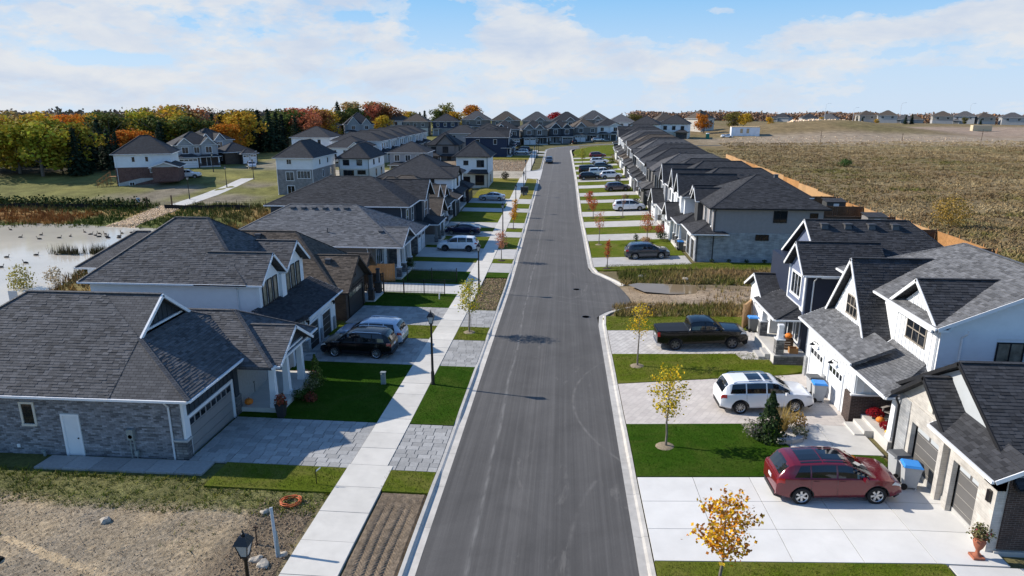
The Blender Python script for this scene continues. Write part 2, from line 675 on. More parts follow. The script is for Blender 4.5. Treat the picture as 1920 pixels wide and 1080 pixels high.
for nm, c, mt in (('red', (.135, .004, .012), .1), ('white', (.82, .83, .84), 0), ('black', (.004, .0045, .006), 0), ('pale_blue', (.42, .50, .60), .25), ('slate', (.055, .065, .085), .4),
                  ('navy', (.012, .014, .06), .3), ('silver', (.45, .47, .50), .5), ('grey', (.13, .135, .15), .4), ('mauve', (.12, .10, .115), .4), ('teal', (.03, .05, .055), .3), ('maroon', (.16, .01, .02), .2)):
    M('paint_' + nm, c, .22, .02, 2, metal=mt, coat=.35 if nm == 'black' else .7, spec=.3 if nm == 'black' else .5)
M('bin_grey', (.42, .43, .44), .5, .05, 4)
M('bin_dark', (.10, .105, .11), .5, .05, 4)
M('bin_blue', (.045, .26, .68), .4, .05, 4)
M('pumpkin', (.72, .20, .025), .6, .12, 6)
M('squash', (.75, .45, .10), .6, .12, 6)
M('mum_red', (.22, .012, .02), .9, .3, 14, attr=True)
M('terracotta', (.33, .115, .065), .85, .2, 8)
M('planter_dark', (.03, .03, .032), .6, .1, 6)
M('chair_grey', (.32, .29, .27), .75, .08, 5)
M('chair_dark', (.03, .03, .034), .7, .08, 5)
M('rock', (.42, .37, .30), .95, .2, 3, .6, 12, orand=.2)
M('clod', (.24, .185, .13), .98, .25, 6, .6, 20, attr=True)
M('stone_pale', (.62, .57, .48), .95, .15, 5, .4, 20, attr=True)
M('leaf', (1, 1, 1), .8, .15, 3, attr=True, spec=.05)
M('blade', (1, 1, 1), .8, .15, 1.2, attr=True, spec=.03)
M('conifer', (1, 1, 1), .85, .15, 2, attr=True, spec=.2)
M('goose', (.05, .042, .036), .9, .2, 8)
M('goose_pale', (.30, .27, .22), .9, .2, 8)
M('house_wrap', (.72, .75, .80), .6, .1, .6)
M('sky_wall', (.40, .40, .40), .8, .06, 1)
M('sky_wall_tan', (.36, .33, .29), .8, .06, 1)
M('osb', (.50, .36, .22), .85, .2, 2)
M('toilet_green', (.02, .19, .12), .5, .05, 4)
M('container_tan', (.60, .50, .34), .6, .05, 3)
M('orange_hose', (.55, .13, .04), .5, .1, 5)
M('silt_fence', (.012, .012, .014), .8, .2, 3)
M('lumber', (.50, .36, .20), .8, .12, 3, .2, 30, orand=.08)
M('tarp_blue', (.10, .38, .62), .5, .1, 2)


def ground_mat(name, attr='gcol', contrast=.35, fine=.3, bump=.7, bs=3.0, dist=.08):
    m, g, b = newmat(name)
    geo = g.node('ShaderNodeNewGeometry')
    pos = geo.outputs['Position']
    at = g.node('ShaderNodeAttribute', attribute_name=attr)
    n1 = g.ramp(g.noise(pos, .35, 6, .65), ((.3, 1 - contrast), (.7, 1 + contrast)))
    n2 = g.ramp(g.noise(pos, 4.5, 6, .75), ((.32, 1 - fine), (.68, 1 + fine)))
    n3 = g.ramp(g.noise(pos, 28, 3, .7), ((.3, 1 - fine * .8), (.7, 1 + fine * .8)))
    c = g.mix(1.0, at.outputs['Color'], n1, 'MULTIPLY')
    c = g.mix(1.0, c, n2, 'MULTIPLY')
    c = g.mix(1.0, c, n3, 'MULTIPLY')
    g.link(c, b.inputs['Base Color'])
    b.inputs['Roughness'].default_value = .97
    b.inputs['Specular IOR Level'].default_value = .1
    bp = g.node('ShaderNodeBump')
    bp.inputs['Strength'].default_value = bump
    bp.inputs['Distance'].default_value = dist
    hsum = g.math('ADD', g.noise(pos, bs, 6, .7), g.math('MULTIPLY', g.noise(pos, 18, 4, .7), .4))
    g.link(hsum, bp.inputs['Height'])
    g.link(bp.outputs[0], b.inputs['Normal'])
    return m


ground_mat('ground_soil')
ground_mat('mud_tracks', contrast=.22, fine=.42, bump=1.0, bs=7, dist=.07)


def lawn_mat(name, c1, c2, dry, amount=.5):
    m, g, b = newmat(name)
    geo = g.node('ShaderNodeNewGeometry')
    pos = geo.outputs['Position']
    f = g.ramp(g.noise(pos, .9, 5, .65), ((.3, 0), (.7, 1)))
    c = g.mix(f, c1, c2)
    dz = g.ramp(g.noise(pos, .45, 6, .7, .8), ((.55 - amount * .2, 0), (.8 - amount * .2, 1)))
    c = g.mix(g.math('MULTIPLY', dz, amount), c, dry)
    k = g.ramp(g.noise(pos, 16, 4, .75), ((.3, .62), (.7, 1.35)))
    c = g.mix(1.0, c, k, 'MULTIPLY')
    g.link(c, b.inputs['Base Color'])
    b.inputs['Roughness'].default_value = .9
    b.inputs['Specular IOR Level'].default_value = .02
    bp = g.node('ShaderNodeBump')
    bp.inputs['Strength'].default_value = .9
    bp.inputs['Distance'].default_value = .05
    g.link(g.noise(pos, 22, 4, .8), bp.inputs['Height'])
    g.link(bp.outputs[0], b.inputs['Normal'])
    return m


lawn_mat('lawn_lush', (.026, .066, .005), (.042, .09, .008), (.10, .11, .025), .45)
lawn_mat('lawn_mid', (.078, .115, .010), (.12, .145, .016), (.19, .165, .05), .6)
lawn_mat('lawn_dry', (.15, .15, .022), (.20, .185, .03), (.27, .22, .07), .8)


def asphalt_mat():
    m, g, b = newmat('asphalt')
    geo = g.node('ShaderNodeNewGeometry')
    pos = geo.outputs['Position']
    sep = g.node('ShaderNodeSeparateXYZ')
    g.link(pos, sep.inputs[0])
    x, y, z = sep.outputs
    # long streaks along the street: dust in wheel paths, paving seams
    st = g.noise(g.mapping(pos, (1.5, .012, 0)), 1.0, 5, .7)
    st2 = g.noise(g.mapping(pos, (7.0, .05, 0)), 1.0, 4, .7)
    blot = g.noise(pos, .28, 5, .65, .6)
    c = g.ramp(g.math('ADD', g.math('MULTIPLY', st, .6), g.math('MULTIPLY', st2, .4)), ((.34, (.070, .067, .064)), (.5, (.092, .088, .084)), (.66, (.128, .122, .116))))
    c = g.mix(1.0, c, g.ramp(blot, ((.3, .86), (.7, 1.16))), 'MULTIPLY')
    c = g.mix(1.0, c, g.ramp(g.noise(pos, 45, 3, .8), ((.3, .82), (.7, 1.2))), 'MULTIPLY')
    # pale scuffs and dried mud left by trucks
    sc = g.noise(g.mapping(pos, (.55, .16, 0), rot=(0, 0, .25)), 1.0, 6, .75, 1.2)
    scf = g.ramp(sc, ((.60, 0), (.68, .30), (.8, .55)))
    c = g.mix(scf, c, (.24, .225, .205))
    # lighter with distance down the street
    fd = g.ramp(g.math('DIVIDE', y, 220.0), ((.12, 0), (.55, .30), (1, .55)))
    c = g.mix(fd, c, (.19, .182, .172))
    # seam between the two paving passes: narrow pale line left of the centre
    sx = g.math('ABSOLUTE', g.math('ADD', x, g.math('MULTIPLY_ADD', g.noise(pos, .25, 3), .5, 2.75)))
    sm = g.math('MULTIPLY', g.ramp(sx, ((.0, 1), (.10, 0))), g.ramp(g.noise(g.mapping(pos, (3, .8, 0)), 1.0, 4), ((.35, 0), (.7, .6))))
    c = g.mix(sm, c, (.30, .29, .27))
    for (ax, ay, rr, wd, y0, y1, am) in ((12.17, 34.46, 11.45, .10, 27, 46, .5), (-8.6, 172.0, 12, .3, 150, 170, .4), (9.5, 72, 17.5, .12, 44, 58, .35), (9.5, 72, 18.9, .12, 44, 58, .3), (-22, 138, 21.5, .25, 118, 158, .35), (-22, 138, 23.2, .25, 118, 158, .35), (16, 20, 15.6, .12, 18, 26, .3)):
        dx, dy = g.math('SUBTRACT', x, ax), g.math('SUBTRACT', y, ay)
        ds = g.math('ABSOLUTE', g.math('SUBTRACT', g.math('SQRT', g.math('ADD', g.math('MULTIPLY', dx, dx), g.math('MULTIPLY', dy, dy))), rr))
        ln = g.ramp(g.math('DIVIDE', ds, wd), ((0, 1), (1, 0)))
        rg = g.math('MULTIPLY', g.math('GREATER_THAN', y, y0), g.math('LESS_THAN', y, y1))
        c = g.mix(g.math('MULTIPLY', g.math('MULTIPLY', ln, rg), g.math('MULTIPLY', g.ramp(g.noise(pos, 1.3, 4), ((.35, 0), (.7, 1))), am)), c, (.27, .255, .235))
    g.link(c, b.inputs['Base Color'])
    b.inputs['Roughness'].default_value = .88
    b.inputs['Specular IOR Level'].default_value = .25
    bp = g.node('ShaderNodeBump')
    bp.inputs['Strength'].default_value = .5
    bp.inputs['Distance'].default_value = .008
    g.link(g.noise(pos, 70, 3, .8), bp.inputs['Height'])
    g.link(bp.outputs[0], b.inputs['Normal'])


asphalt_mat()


def water_mat(name, col, rough, bump, bs):
    m, g, b = newmat(name)
    geo = g.node('ShaderNodeNewGeometry')
    pos = geo.outputs['Position']
    f = g.ramp(g.noise(pos, .06, 4, .6), ((.35, .85), (.7, 1.15)))
    g.link(g.mix(1.0, (*col, 1), f, 'MULTIPLY'), b.inputs['Base Color'])
    b.inputs['Roughness'].default_value = rough
    b.inputs['Specular IOR Level'].default_value = .5
    b.inputs['IOR'].default_value = 1.33
    bp = g.node('ShaderNodeBump')
    bp.inputs['Strength'].default_value = bump
    bp.inputs['Distance'].default_value = .02
    g.link(g.noise(g.mapping(pos, (1, 2.2, 1)), bs, 4, .6), bp.inputs['Height'])
    g.link(bp.outputs[0], b.inputs['Normal'])


water_mat('pond_water', (.60, .55, .46), .06, .10, 1.5)
water_mat('puddle_water', (.26, .19, .11), .05, .05, 3)

# ------------------------------------------------------------------ ground sheet
POND_Y = [30, 54, 64, 77, 99]
POND_X = [-46, -49.7, -54.4, -58.5, -62]


def pond_d(x, y):
    return np.minimum(np.minimum(99.5 - y, np.interp(y, POND_Y, POND_X) - x), y - 30)


def seg(a, b, n):
    return list(np.linspace(a, b, n, endpoint=False))


gx = seg(-4000, -400, 10) + seg(-400, -150, 36) + seg(-150, -60, 50) + seg(-60, -20, 40) + seg(-20, -5.6, 22) + [-5.6, -5.25, -5.2, -1, 3.25, 3.3, 3.7] + seg(4.2, 34, 46) + seg(34, 70, 30) + seg(70, 200, 50) + seg(200, 420, 40) + seg(420, 4000, 14) + [4000]
gy = seg(-200, 8, 8) + seg(8, 32, 40) + seg(32, 120, 100) + seg(120, 260, 90) + seg(260, 420, 50) + seg(420, 700, 30) + seg(700, 4000, 14) + [4000]
GX, GY = np.meshgrid(np.array(gx), np.array(gy))
GZ = H(GX, GY) - .05
pd = pond_d(GX, GY)
GZ -= 1.6 * smst(-4, 3, pd)
cor = (GX > -5.22) & (GX < 3.27) & (GY < 236)
GZ[cor] = prof(GY[cor]) - .35


def lump(x, y, s, seed):
    r = np.random.default_rng(seed)
    o = 0
    for k in range(6):
        a, b = r.uniform(0, 6.28, 2)
        f = s * r.uniform(.6, 1.7)
        o = o + np.sin(x * f * math.cos(a) + y * f * math.sin(a) + b)
    return o / 6


# natural unevenness away from the built lots, mound behind the right-hand houses
rough = np.clip(smst(32, 60, GX) + smst(-36, -50, GX), 0, 1)
GZ += rough * (.35 * lump(GX, GY, .12, 3) + .15 * lump(GX, GY, .5, 4))
GZ += 6.0 * np.exp(-(((GX - 120) / 42) ** 2 + ((GY - 330) / 30) ** 2))
GZ += smst(-9.6, -11.5, GX) * smst(24.6, 22.5, GY) * (.10 * lump(GX, GY, 1.3, 5) + .05 * lump(GX, GY, 4, 6))
GZ += smst(6, 9, GX) * smst(34, 28, GX) * smst(52, 55, GY) * smst(70, 66, GY) * (.12 * lump(GX, GY, 1.2, 8) - .02)


def zone(mask, col, w):
    global GC
    k = (np.clip(mask, 0, 1) * w)[..., None]
    GC = GC * (1 - k) + np.array(col) * k


def band(v, a, b, s):
    return smst(a - s, a + s, v) * (1 - smst(b - s, b + s, v))


nz1 = lump(GX, GY, .09, 11)
nz2 = lump(GX, GY, .33, 12)
nz3 = lump(GX, GY, 1.1, 13)
GC = np.ones(GX.shape + (3,)) * np.array((.15, .13, .06))
zone(smst(26, 30, GX) * (1 - smst(42, 46, GX)) * smst(70, 72, GY), (.12, .13, .03), 1)
zone(smst(42, 46, GX) + smst(28, 34, GX) * smst(74, 70, GY), (.21, .155, .08), 1)                                       # field right of the houses
zone(smst(42, 46, GX) * smst(-.1, .5, nz1 + .3 * nz2), (.17, .14, .06), .8)
zone(smst(42, 46, GX) * smst(140, 60, GY) * smst(0, .5, nz2), (.17, .165, .05), .8)
zone(smst(60, 90, GX) * band(GY, 262, 300, 8), (.34, .27, .20), .85)                # graded earth in front of the far houses
zone(smst(34, 60, GX) * band(GY, 250, 292, 8), (.30, .24, .17), .8)
zone(smst(150, 180, GX) * band(GY, 300, 400, 15), (.35, .26, .20), .8)
zone(smst(-5.2, -6, GX) * smst(-34, -30, GX), (.13, .12, .05), 1)
near_lot = smst(-9.0, -9.6, GX) * smst(25.0, 24.0, GY)
zone(near_lot, (.43, .33, .205), 1)
zone(near_lot * smst(.1, .55, nz3 + .5 * nz2), (.29, .235, .165), .7)
zone(near_lot * smst(21.6, 23.4, GY + .5 * nz3), (.10, .115, .03), .9)
zone(near_lot * smst(-13, -11, GX + .8 * nz3) * smst(23.4, 22.2, GY), (.17, .135, .09), .9)
zone(band(GX, -34.5, -9, .5) * smst(24, 25, GY) * (1 - smst(62, 66, GY)), (.10, .11, .035), .9)
zone(smst(-31, -35, GX) * (1 - smst(118, 126, GY)), (.30, .20, .075), 1)             # golden bank behind the left-hand houses
zone(smst(-40, -44, GX) * smst(-.2, .4, nz2) * (1 - smst(118, 126, GY)), (.14, .14, .045), .9)
zone(smst(-10, -1, pd) * (1 - smst(110, 118, GY)), (.14, .12, .05), .8)
zone(smst(97, 100, GY) * (1 - smst(108, 114, GY)) * smst(-48, -52, GX), (.11, .125, .032), .9)
zone(smst(103, 106, GY) * (1 - smst(111, 115, GY)) * smst(-80, -84, GX), (.26, .13, .04), .85)
zone(smst(118, 122, GY) * smst(-28, -34, GX), (.16, .155, .05), 1)
zone(smst(118, 122, GY) * smst(-60, -66, GX) * smst(0, .5, nz2 + .4 * nz1), (.22, .20, .06), .9)
zone(band(GY, 122, 145, 4) * band(GX, -92, -60, 4) * smst(-.3, .2, nz2), (.20, .17, .13), .9)
zone(band(GY, 165, 260, 6) * band(GX, -82, -56, 5), (.24, .21, .17), .75)
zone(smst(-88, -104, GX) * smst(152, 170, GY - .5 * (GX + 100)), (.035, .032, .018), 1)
zone(band(GX, 3.3, 33, 1.0) * band(GY, 50, 72, .8), (.16, .13, .07), 1)              # vacant side-street lot
zone(band(GX, 5, 33, .8) * band(GY, 55.2, 61.2, .6), (.30, .225, .15), .95)
zone(band(GX, 9, 16, 1.5) * band(GY, 54.6, 57.6, .6), (.36, .28, .20), .9)
zone(band(GX, -40, -9.5, .6) * band(GY, 164, 199, 1.2), (.25, .195, .135), 1)        # dirt lot by the side street on the left
zone(band(GX, -40, -9.5, .6) * band(GY, 188, 199, 1) * smst(-.2, .2, nz2), (.16, .155, .05), .7)
zone(band(GX, -60, -5, .6) * band(GY, 149, 164, .8), (.42, .37, .29), .95)
zone(smst(430, 520, GY), (.13, .12, .06), .8)

ny, nx = GX.shape
verts = np.stack([GX, GY, GZ], -1).reshape(-1, 3)
ii = np.arange(nx * ny).reshape(ny, nx)
quads = np.stack([ii[:-1, :-1], ii[:-1, 1:], ii[1:, 1:], ii[1:, :-1]], -1).reshape(-1, 4)
me = fast_mesh('ground', verts, quads, 'ground_soil', k=4)
ca = me.attributes.new('gcol', 'FLOAT_COLOR', 'POINT')
ca.data.foreach_set('color', np.concatenate([GC.reshape(-1, 3), np.ones((nx * ny, 1))], 1).astype(np.float32).ravel())
me.polygons.foreach_set('use_smooth', [True] * len(me.polygons))
tag(link('ground', me), 'bare and weedy earth the whole street is built on', None, None, 'structure')


def gz(x, y):
    """actual sheet height away from the street (with bumps), by nearest grid cell"""
    i = min(max(int(np.searchsorted(GX[0], x)), 1), nx - 1)
    j = min(max(int(np.searchsorted(GY[:, 0], y)), 1), ny - 1)
    x0, x1, y0, y1 = GX[0, i - 1], GX[0, i], GY[j - 1, 0], GY[j, 0]
    a, b = (x - x0) / (x1 - x0), (y - y0) / (y1 - y0)
    a, b = min(max(a, 0), 1), min(max(b, 0), 1)
    return float((GZ[j - 1, i - 1] * (1 - a) + GZ[j - 1, i] * a) * (1 - b) + (GZ[j, i - 1] * (1 - a) + GZ[j, i] * a) * b)


def gz_v(x, y):
    gxa, gya = GX[0], GY[:, 0]
    i = np.clip(np.searchsorted(gxa, x), 1, nx - 1)
    j = np.clip(np.searchsorted(gya, y), 1, ny - 1)
    a = np.clip((x - gxa[i - 1]) / (gxa[i] - gxa[i - 1]), 0, 1)
    b = np.clip((y - gya[j - 1]) / (gya[j] - gya[j - 1]), 0, 1)
    return (GZ[j - 1, i - 1] * (1 - a) + GZ[j - 1, i] * a) * (1 - b) + (GZ[j, i - 1] * (1 - a) + GZ[j, i] * a) * b


# pond
pw = MB()
pw.poly([(-330, 24, -3.95), (-40, 24, -3.95), (-50, 104, -3.95), (-330, 104, -3.95)])
tag(pw.build('pond_water', 'pond_water'), None, None, None, 'structure')

# ------------------------------------------------------------------ street
def centre_path():
    pts = []
    for y in np.arange(-20, 226, 3.0):
        pts.append((-.97 + float(road_c(y)), float(y)))
    x0, y0 = pts[-1]
    r, a = 21.0, 0.0
    for k in range(1, 16):
        a = math.radians(88) * k / 15
        pts.append((x0 + r * (1 - math.cos(a)), y0 + 4 + r * math.sin(a)))
    x1, y1 = pts[-1]
    for k in range(1, 20):
        pts.append((x1 + 6 * k, y1 + .9 * k))
    return [Vector((p[0], p[1])) for p in pts]


CP = centre_path()


def side_path(off):
    out = []
    for k, p in enumerate(CP):
        d = (CP[min(k + 1, len(CP) - 1)] - CP[max(k - 1, 0)]).normalized()
        out.append(p + Vector((d.y, -d.x)) * off)
    return out


HW = 3.75
rl, rc, rr = side_path(-HW), side_path(0), side_path(HW)
rd = MB()
for k in range(len(CP) - 1):
    for a, b, ca, cb in ((rl, rc, 0, .04), (rc, rr, .04, 0)):
        q = []
        for arr, kk, cr in ((a, k, ca), (b, k, cb), (b, k + 1, cb), (a, k + 1, ca)):
            q.append((arr[kk].x, arr[kk].y, float(prof(arr[kk].y)) + cr))
        rd.poly(q)
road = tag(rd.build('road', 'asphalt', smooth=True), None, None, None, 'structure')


def drape(poly, off, res=1.0, name='sheet', mat='asphalt', parent=None, kind='structure', hfun=None):
    """flat polygon cut into a grid and laid on the ground"""
    me = bpy.data.meshes.new(name)
    bm = bmesh.new()
    bm.faces.new([bm.verts.new((x, y, 0)) for x, y in poly])
    xs = [p[0] for p in poly]
    ys = [p[1] for p in poly]
    for axis, lo, hi in ((0, min(xs), max(xs)), (1, min(ys), max(ys))):
        n = int((hi - lo) / res)
        for k in range(1, n + 1):
            c = [0, 0, 0]
            c[axis] = lo + (hi - lo) * k / (n + 1)
            nrm = [0, 0, 0]
            nrm[axis] = 1
            bmesh.ops.bisect_plane(bm, geom=bm.verts[:] + bm.edges[:] + bm.faces[:], plane_co=c, plane_no=nrm)
    for v in bm.verts:
        v.co.z = (hfun or hz)(v.co.x, v.co.y) + off
    nf = len(bm.faces)
    bmesh.ops.recalc_face_normals(bm, faces=bm.faces[:])
    if bm.faces and sum(f.normal.z for f in bm.faces) < 0:
        bmesh.ops.reverse_faces(bm, faces=bm.faces[:])
    if off > .05 and hfun is None:
        be = [e for e in bm.edges if e.is_boundary]
        ex = bmesh.ops.extrude_edge_only(bm, edges=be)
        for v in ex['geom']:
            if isinstance(v, bmesh.types.BMVert):
                v.co.z -= .16
    bm.to_mesh(me)
    bm.free()
    me.materials.append(MATS[mat])
    auto_uv(me)
    o = link(name, me, parent)
    if parent is None:
        o['kind'] = kind
    return o


# short asphalt stub of the side street on the right, ragged outer edge
stub = [(2.6, 50.6), (2.95, 51.6), (3.5, 52.7), (4.4, 53.7), (5.6, 54.5), (5.75, 55.6), (5.72, 57.3), (5.5, 59.3), (5.2, 61.3), (4.6, 63.6), (3.8, 65.6), (3.1, 67.2), (2.6, 69)]
drape(stub, .012, 1.0, 'road', 'asphalt')
stub2 = [(-5.2, 147.6), (-6.6, 149.6), (-9.4, 151), (-9.6, 163.5), (-7.4, 164.6), (-6.0, 166.8), (-5.3, 170)]
drape([(x, y) for x, y in stub2], .03, 1.5, 'road', 'concrete')

# driveway bands (y0, y1) along each kerb, used by kerbs, lawns and houses
DR = [(20.55, 26.35), (31.7, 37.1), (42.4, 47.6), (69.9, 74.6), (84.5, 89), (94.5, 99.5), (104.5, 109), (117.4, 120.6), (125, 129), (135, 139), (144.5, 149), (154, 157.5), (164.5, 168), (175.5, 179.6), (185.5, 189), (196, 199.5)]
DL = [(26.1, 30.75), (39.2, 44.4), (47.6, 52.6), (66.5, 70.9), (73.2, 78.6), (86.3, 90.2), (93.3, 97.7), (107.9, 111.5), (116.2, 121.3), (207, 211), (218, 222)]


def in_band(y, bands):
    return any(a - .3 < y < b + .3 for a, b in bands)


# kerb and gutter, cast in sections
KERB_PROF = [(0, -.05), (0, .003), (.30, -.012), (.40, .10), (.54, .105), (.54, -.05)]
KERB_LOW = [(0, -.05), (0, .003), (.30, -.012), (.40, .035), (.54, .045), (.54, -.05)]


def kerb_run(path, sgn, bands, root, step=3.0):
    """path: list of (x, y) along the asphalt edge; sgn: outward side (+1 right of travel)"""
    pts = [Vector(p) for p in path]
    # resample
    out = [pts[0]]
    for a, b in zip(pts, pts[1:]):
        d = (b - a).length
        n = max(1, int(round(d / 1.5)))
        for k in range(1, n + 1):
            out.append(a + (b - a) * k / n)
    nrm = []
    for k in range(len(out)):
        d = (out[min(k + 1, len(out) - 1)] - out[max(k - 1, 0)]).normalized()
        nrm.append(Vector((d.y, -d.x)) * sgn)
    k = 0
    while k < len(out) - 1:
        e = min(k + 2, len(out) - 1)
        m = MB()
        ring = []
        for q in range(k, e + 1):
            low = in_band(out[q].y, bands)
            pr = KERB_LOW if low else KERB_PROF
            d = (out[min(q + 1, len(out) - 1)] - out[max(q - 1, 0)]).normalized()
            p = out[q] + (d * .006 if q == k else (d * -.006 if q == e else d * 0))
            z = float(prof(p.y))
            if p.x > 3.4:
                z = hz(p.x, p.y) - .02
            ring.append([(p.x + nrm[q].x * a, p.y + nrm[q].y * a, z + b) for a, b in pr])
        n = len(ring[0])
        for r0, r1 in zip(ring, ring[1:]):
            for j in range(n - 1):
                f = [r0[j], r0[j + 1], r1[j + 1], r1[j]]
                m.poly(f if sgn < 0 else f[::-1])
        m.poly(ring[0] if sgn > 0 else ring[0][::-1])
        m.poly(ring[-1][::-1] if sgn > 0 else ring[-1])
        m.build('kerb_section', 'concrete_kerb', root)
        k = e


def kerb_root(name, label, x, y):
    o = thing(name, label, None, (x, y, hz(x, y)))
    o['kind'] = 'structure'
    return o


kl = kerb_root('kerb', 'concrete kerb and gutter along the sidewalk side of the street', -5, 30)
kr = kerb_root('kerb', 'concrete kerb and gutter along the driveways without a sidewalk', 3, 30)
left_edge = [(p.x, p.y) for p in rl if 14 <= p.y <= 146]
kerb_run(left_edge + [(-5.5, 147.9), (-6.6, 149.6), (-9.4, 151.0)], -1, DL, kl)
kerb_run([(-9.6, 163.8), (-7.4, 164.9), (-6.1, 166.9), (-5.45, 170)] + [(p.x, p.y) for p in rl if p.y > 171 and p.x < 40], -1, DL, kl)
kerb_run([(p.x, p.y) for p in rr if 14 <= p.y <= 50] + [(2.95, 51.6), (3.5, 52.7), (4.4, 53.7), (5.6, 54.5), (7.5, 55.0)], 1, DR, kr)
kerb_run([(5.3, 61.6), (4.6, 63.6), (3.8, 65.6), (3.1, 67.2)] + [(p.x, p.y) for p in rr if p.y > 69 and p.x < 60], 1, DR, kr)

# sidewalk slabs on the left
sw = thing('sidewalk', 'pale concrete sidewalk of square slabs left of the road', None, (-8.3, 30, hz(-8.3, 30)))
sw['kind'] = 'structure'
y = 15.0
while y < 226:
    L_ = 1.62 if y > 25.5 else 1.9
    c = float(road_c(y)) * 1.0
    a, b = (-9.15, -7.5) if y > 25.5 else (-9.2, -7.25)
    if not (150.5 < y < 163.6):
        m = MB()
        g_ = .012
        jit = random.uniform(-.006, .006)
        p = [(a + c, y + g_), (b + c, y + g_), (b + c, y + L_ - g_), (a + c, y + L_ - g_)]
        m.hexa([(px, py, hz(px, py) - .06) for px, py in p], [(px, py, hz(px, py) + .085 + jit) for px, py in p])
        m.build('slab', 'concrete_walk', sw)
    y += L_


def slab_drive(name, label, x0, x1, y0, y1, nx_, ny_, mat, sub='slab', off=.06, gap=.012):
    t = thing(name, label, None, ((x0 + x1) / 2, (y0 + y1) / 2, hz((x0 + x1) / 2, (y0 + y1) / 2)))
    t['kind'] = 'structure'
    for i in range(nx_):
        for j in range(ny_):
            a, b = x0 + (x1 - x0) * i / nx_ + gap, x0 + (x1 - x0) * (i + 1) / nx_ - gap
            c, d = y0 + (y1 - y0) * j / ny_ + gap, y0 + (y1 - y0) * (j + 1) / ny_ - gap
            p = [(a, c), (b, c), (b, d), (a, d)]
            m = MB()
            m.hexa([(px, py, hz(px, py) - .06) for px, py in p], [(px, py, hz(px, py) + off) for px, py in p])
            m.build(sub, mat, t)
    return t


# driveways on the right
slab_drive('driveway', 'white new concrete driveway under the red car', 3.36, 15.0, 20.55, 26.35, 5, 3, 'concrete_new')
slab_drive('walkway', 'pale concrete path round the grey brick garage corner', 13.0, 24, 17.2, 20.5, 5, 1, 'concrete_new', off=.05)
drape([(3.36, 31.7), (14.0, 31.4), (15.2, 38.8), (13.2, 38.2), (3.36, 37.1)], .055, 1.5, 'driveway', 'stamped_warm')
slab_drive('walkway', 'tan concrete landing before the porch steps of the white house', 10.6, 14.4, 28.4, 31.6, 2, 1, 'concrete', off=.05)
drape([(3.36, 42.4), (11.2, 42.0), (11.4, 41.0), (13.0, 40.9), (13.6, 46.9), (3.36, 47.6)], .055, 1.5, 'driveway', 'stamped')
for k, (a, b) in enumerate(DR[3:]):
    drape([(3.36 + float(road_c(a)), a), (13.4, a + .2), (13.4, b + .2), (3.36 + float(road_c(b)), b)], .055, 3, 'driveway', 'drive_far')
# driveways on the left: nearest one laid paver by paver
dv = thing('driveway', 'grey paver driveway of the near brick bungalow, crossed by the sidewalk', None, (-11, 28.4, hz(-11, 28.4)))
dv['kind'] = 'structure'
drape([(-16.4, 26.1), (-9.16, 26.1), (-9.16, 30.75), (-16.4, 30.75)], .035, 1.5, 'joint_bed', 'paver_joint', dv).location = -dv.location
drape([(-7.49, 26.1), (-5.26, 26.1), (-5.26, 30.75), (-7.49, 30.75)], .035, 1.5, 'joint_bed', 'paver_joint', dv).location = -dv.location
PV = {}


def paver_mesh(w, d):
    if (w, d) not in PV:
        m = MB()
        m.hexa([(-w / 2, -d / 2, -.05), (w / 2, -d / 2, -.05), (w / 2, d / 2, -.05), (-w / 2, d / 2, -.05)],
               [(-w / 2 + .01, -d / 2 + .01, 0), (w / 2 - .01, -d / 2 + .01, 0), (w / 2 - .01, d / 2 - .01, 0), (-w / 2 + .01, d / 2 - .01, 0)])
        PV[(w, d)] = m.mesh('paver', 'paver')
    return PV[(w, d)]


def lay(x0, x1, y0, y1, row, sizes, root, seed):
    r = random.Random(seed)
    nrow = int(round((y1 - y0) / row))
    rh = (y1 - y0) / nrow
    for j in range(nrow):
        x = x0
        while x < x1 - .12:
            w = r.choice(sizes)
            if x + w > x1 - .15:
                w = round(x1 - x, 3)
            yc = y0 + (j + .5) * rh
            o = link('paver', paver_mesh(round(w - .012, 3), round(rh - .012, 3)), root)
            o.location = Vector((x + w / 2, yc, hz(x + w / 2, yc) + .058 + r.uniform(-.004, .004))) - root.location
            x += w


lay(-7.49, -5.27, 26.1, 30.75, .40, (.4, .5, .6), dv, 1)
lay(-14.6, -9.16, 26.1, 30.75, .40, (.5, .6), dv, 2)


def paver_mass(name, poly_rects, root, row=.4, sizes=(.4, .5, .6), seed=5):
    r = random.Random(seed)
    m = MB()
    for x0, x1, y0, y1 in poly_rects:
        nrow = int(round((y1 - y0) / row))
        rh = (y1 - y0) / nrow
        for j in range(nrow):
            x = x0
            while x < x1 - .12:
                w = r.choice(sizes)
                if x + w > x1 - .15:
                    w = x1 - x
                a, b, c, d = x + .008, x + w - .008, y0 + j * rh + .008, y0 + (j + 1) * rh - .008
                zt = hz(x + w / 2, (c + d) / 2) + .058 + r.uniform(-.004, .004)
                m.box(a, b, c, d, zt - .08, zt, r.uniform(.82, 1.18))
                x += w
    o = m.build(name, 'paver_mass', root, shade=True)
    o['kind'] = 'stuff'
    return o


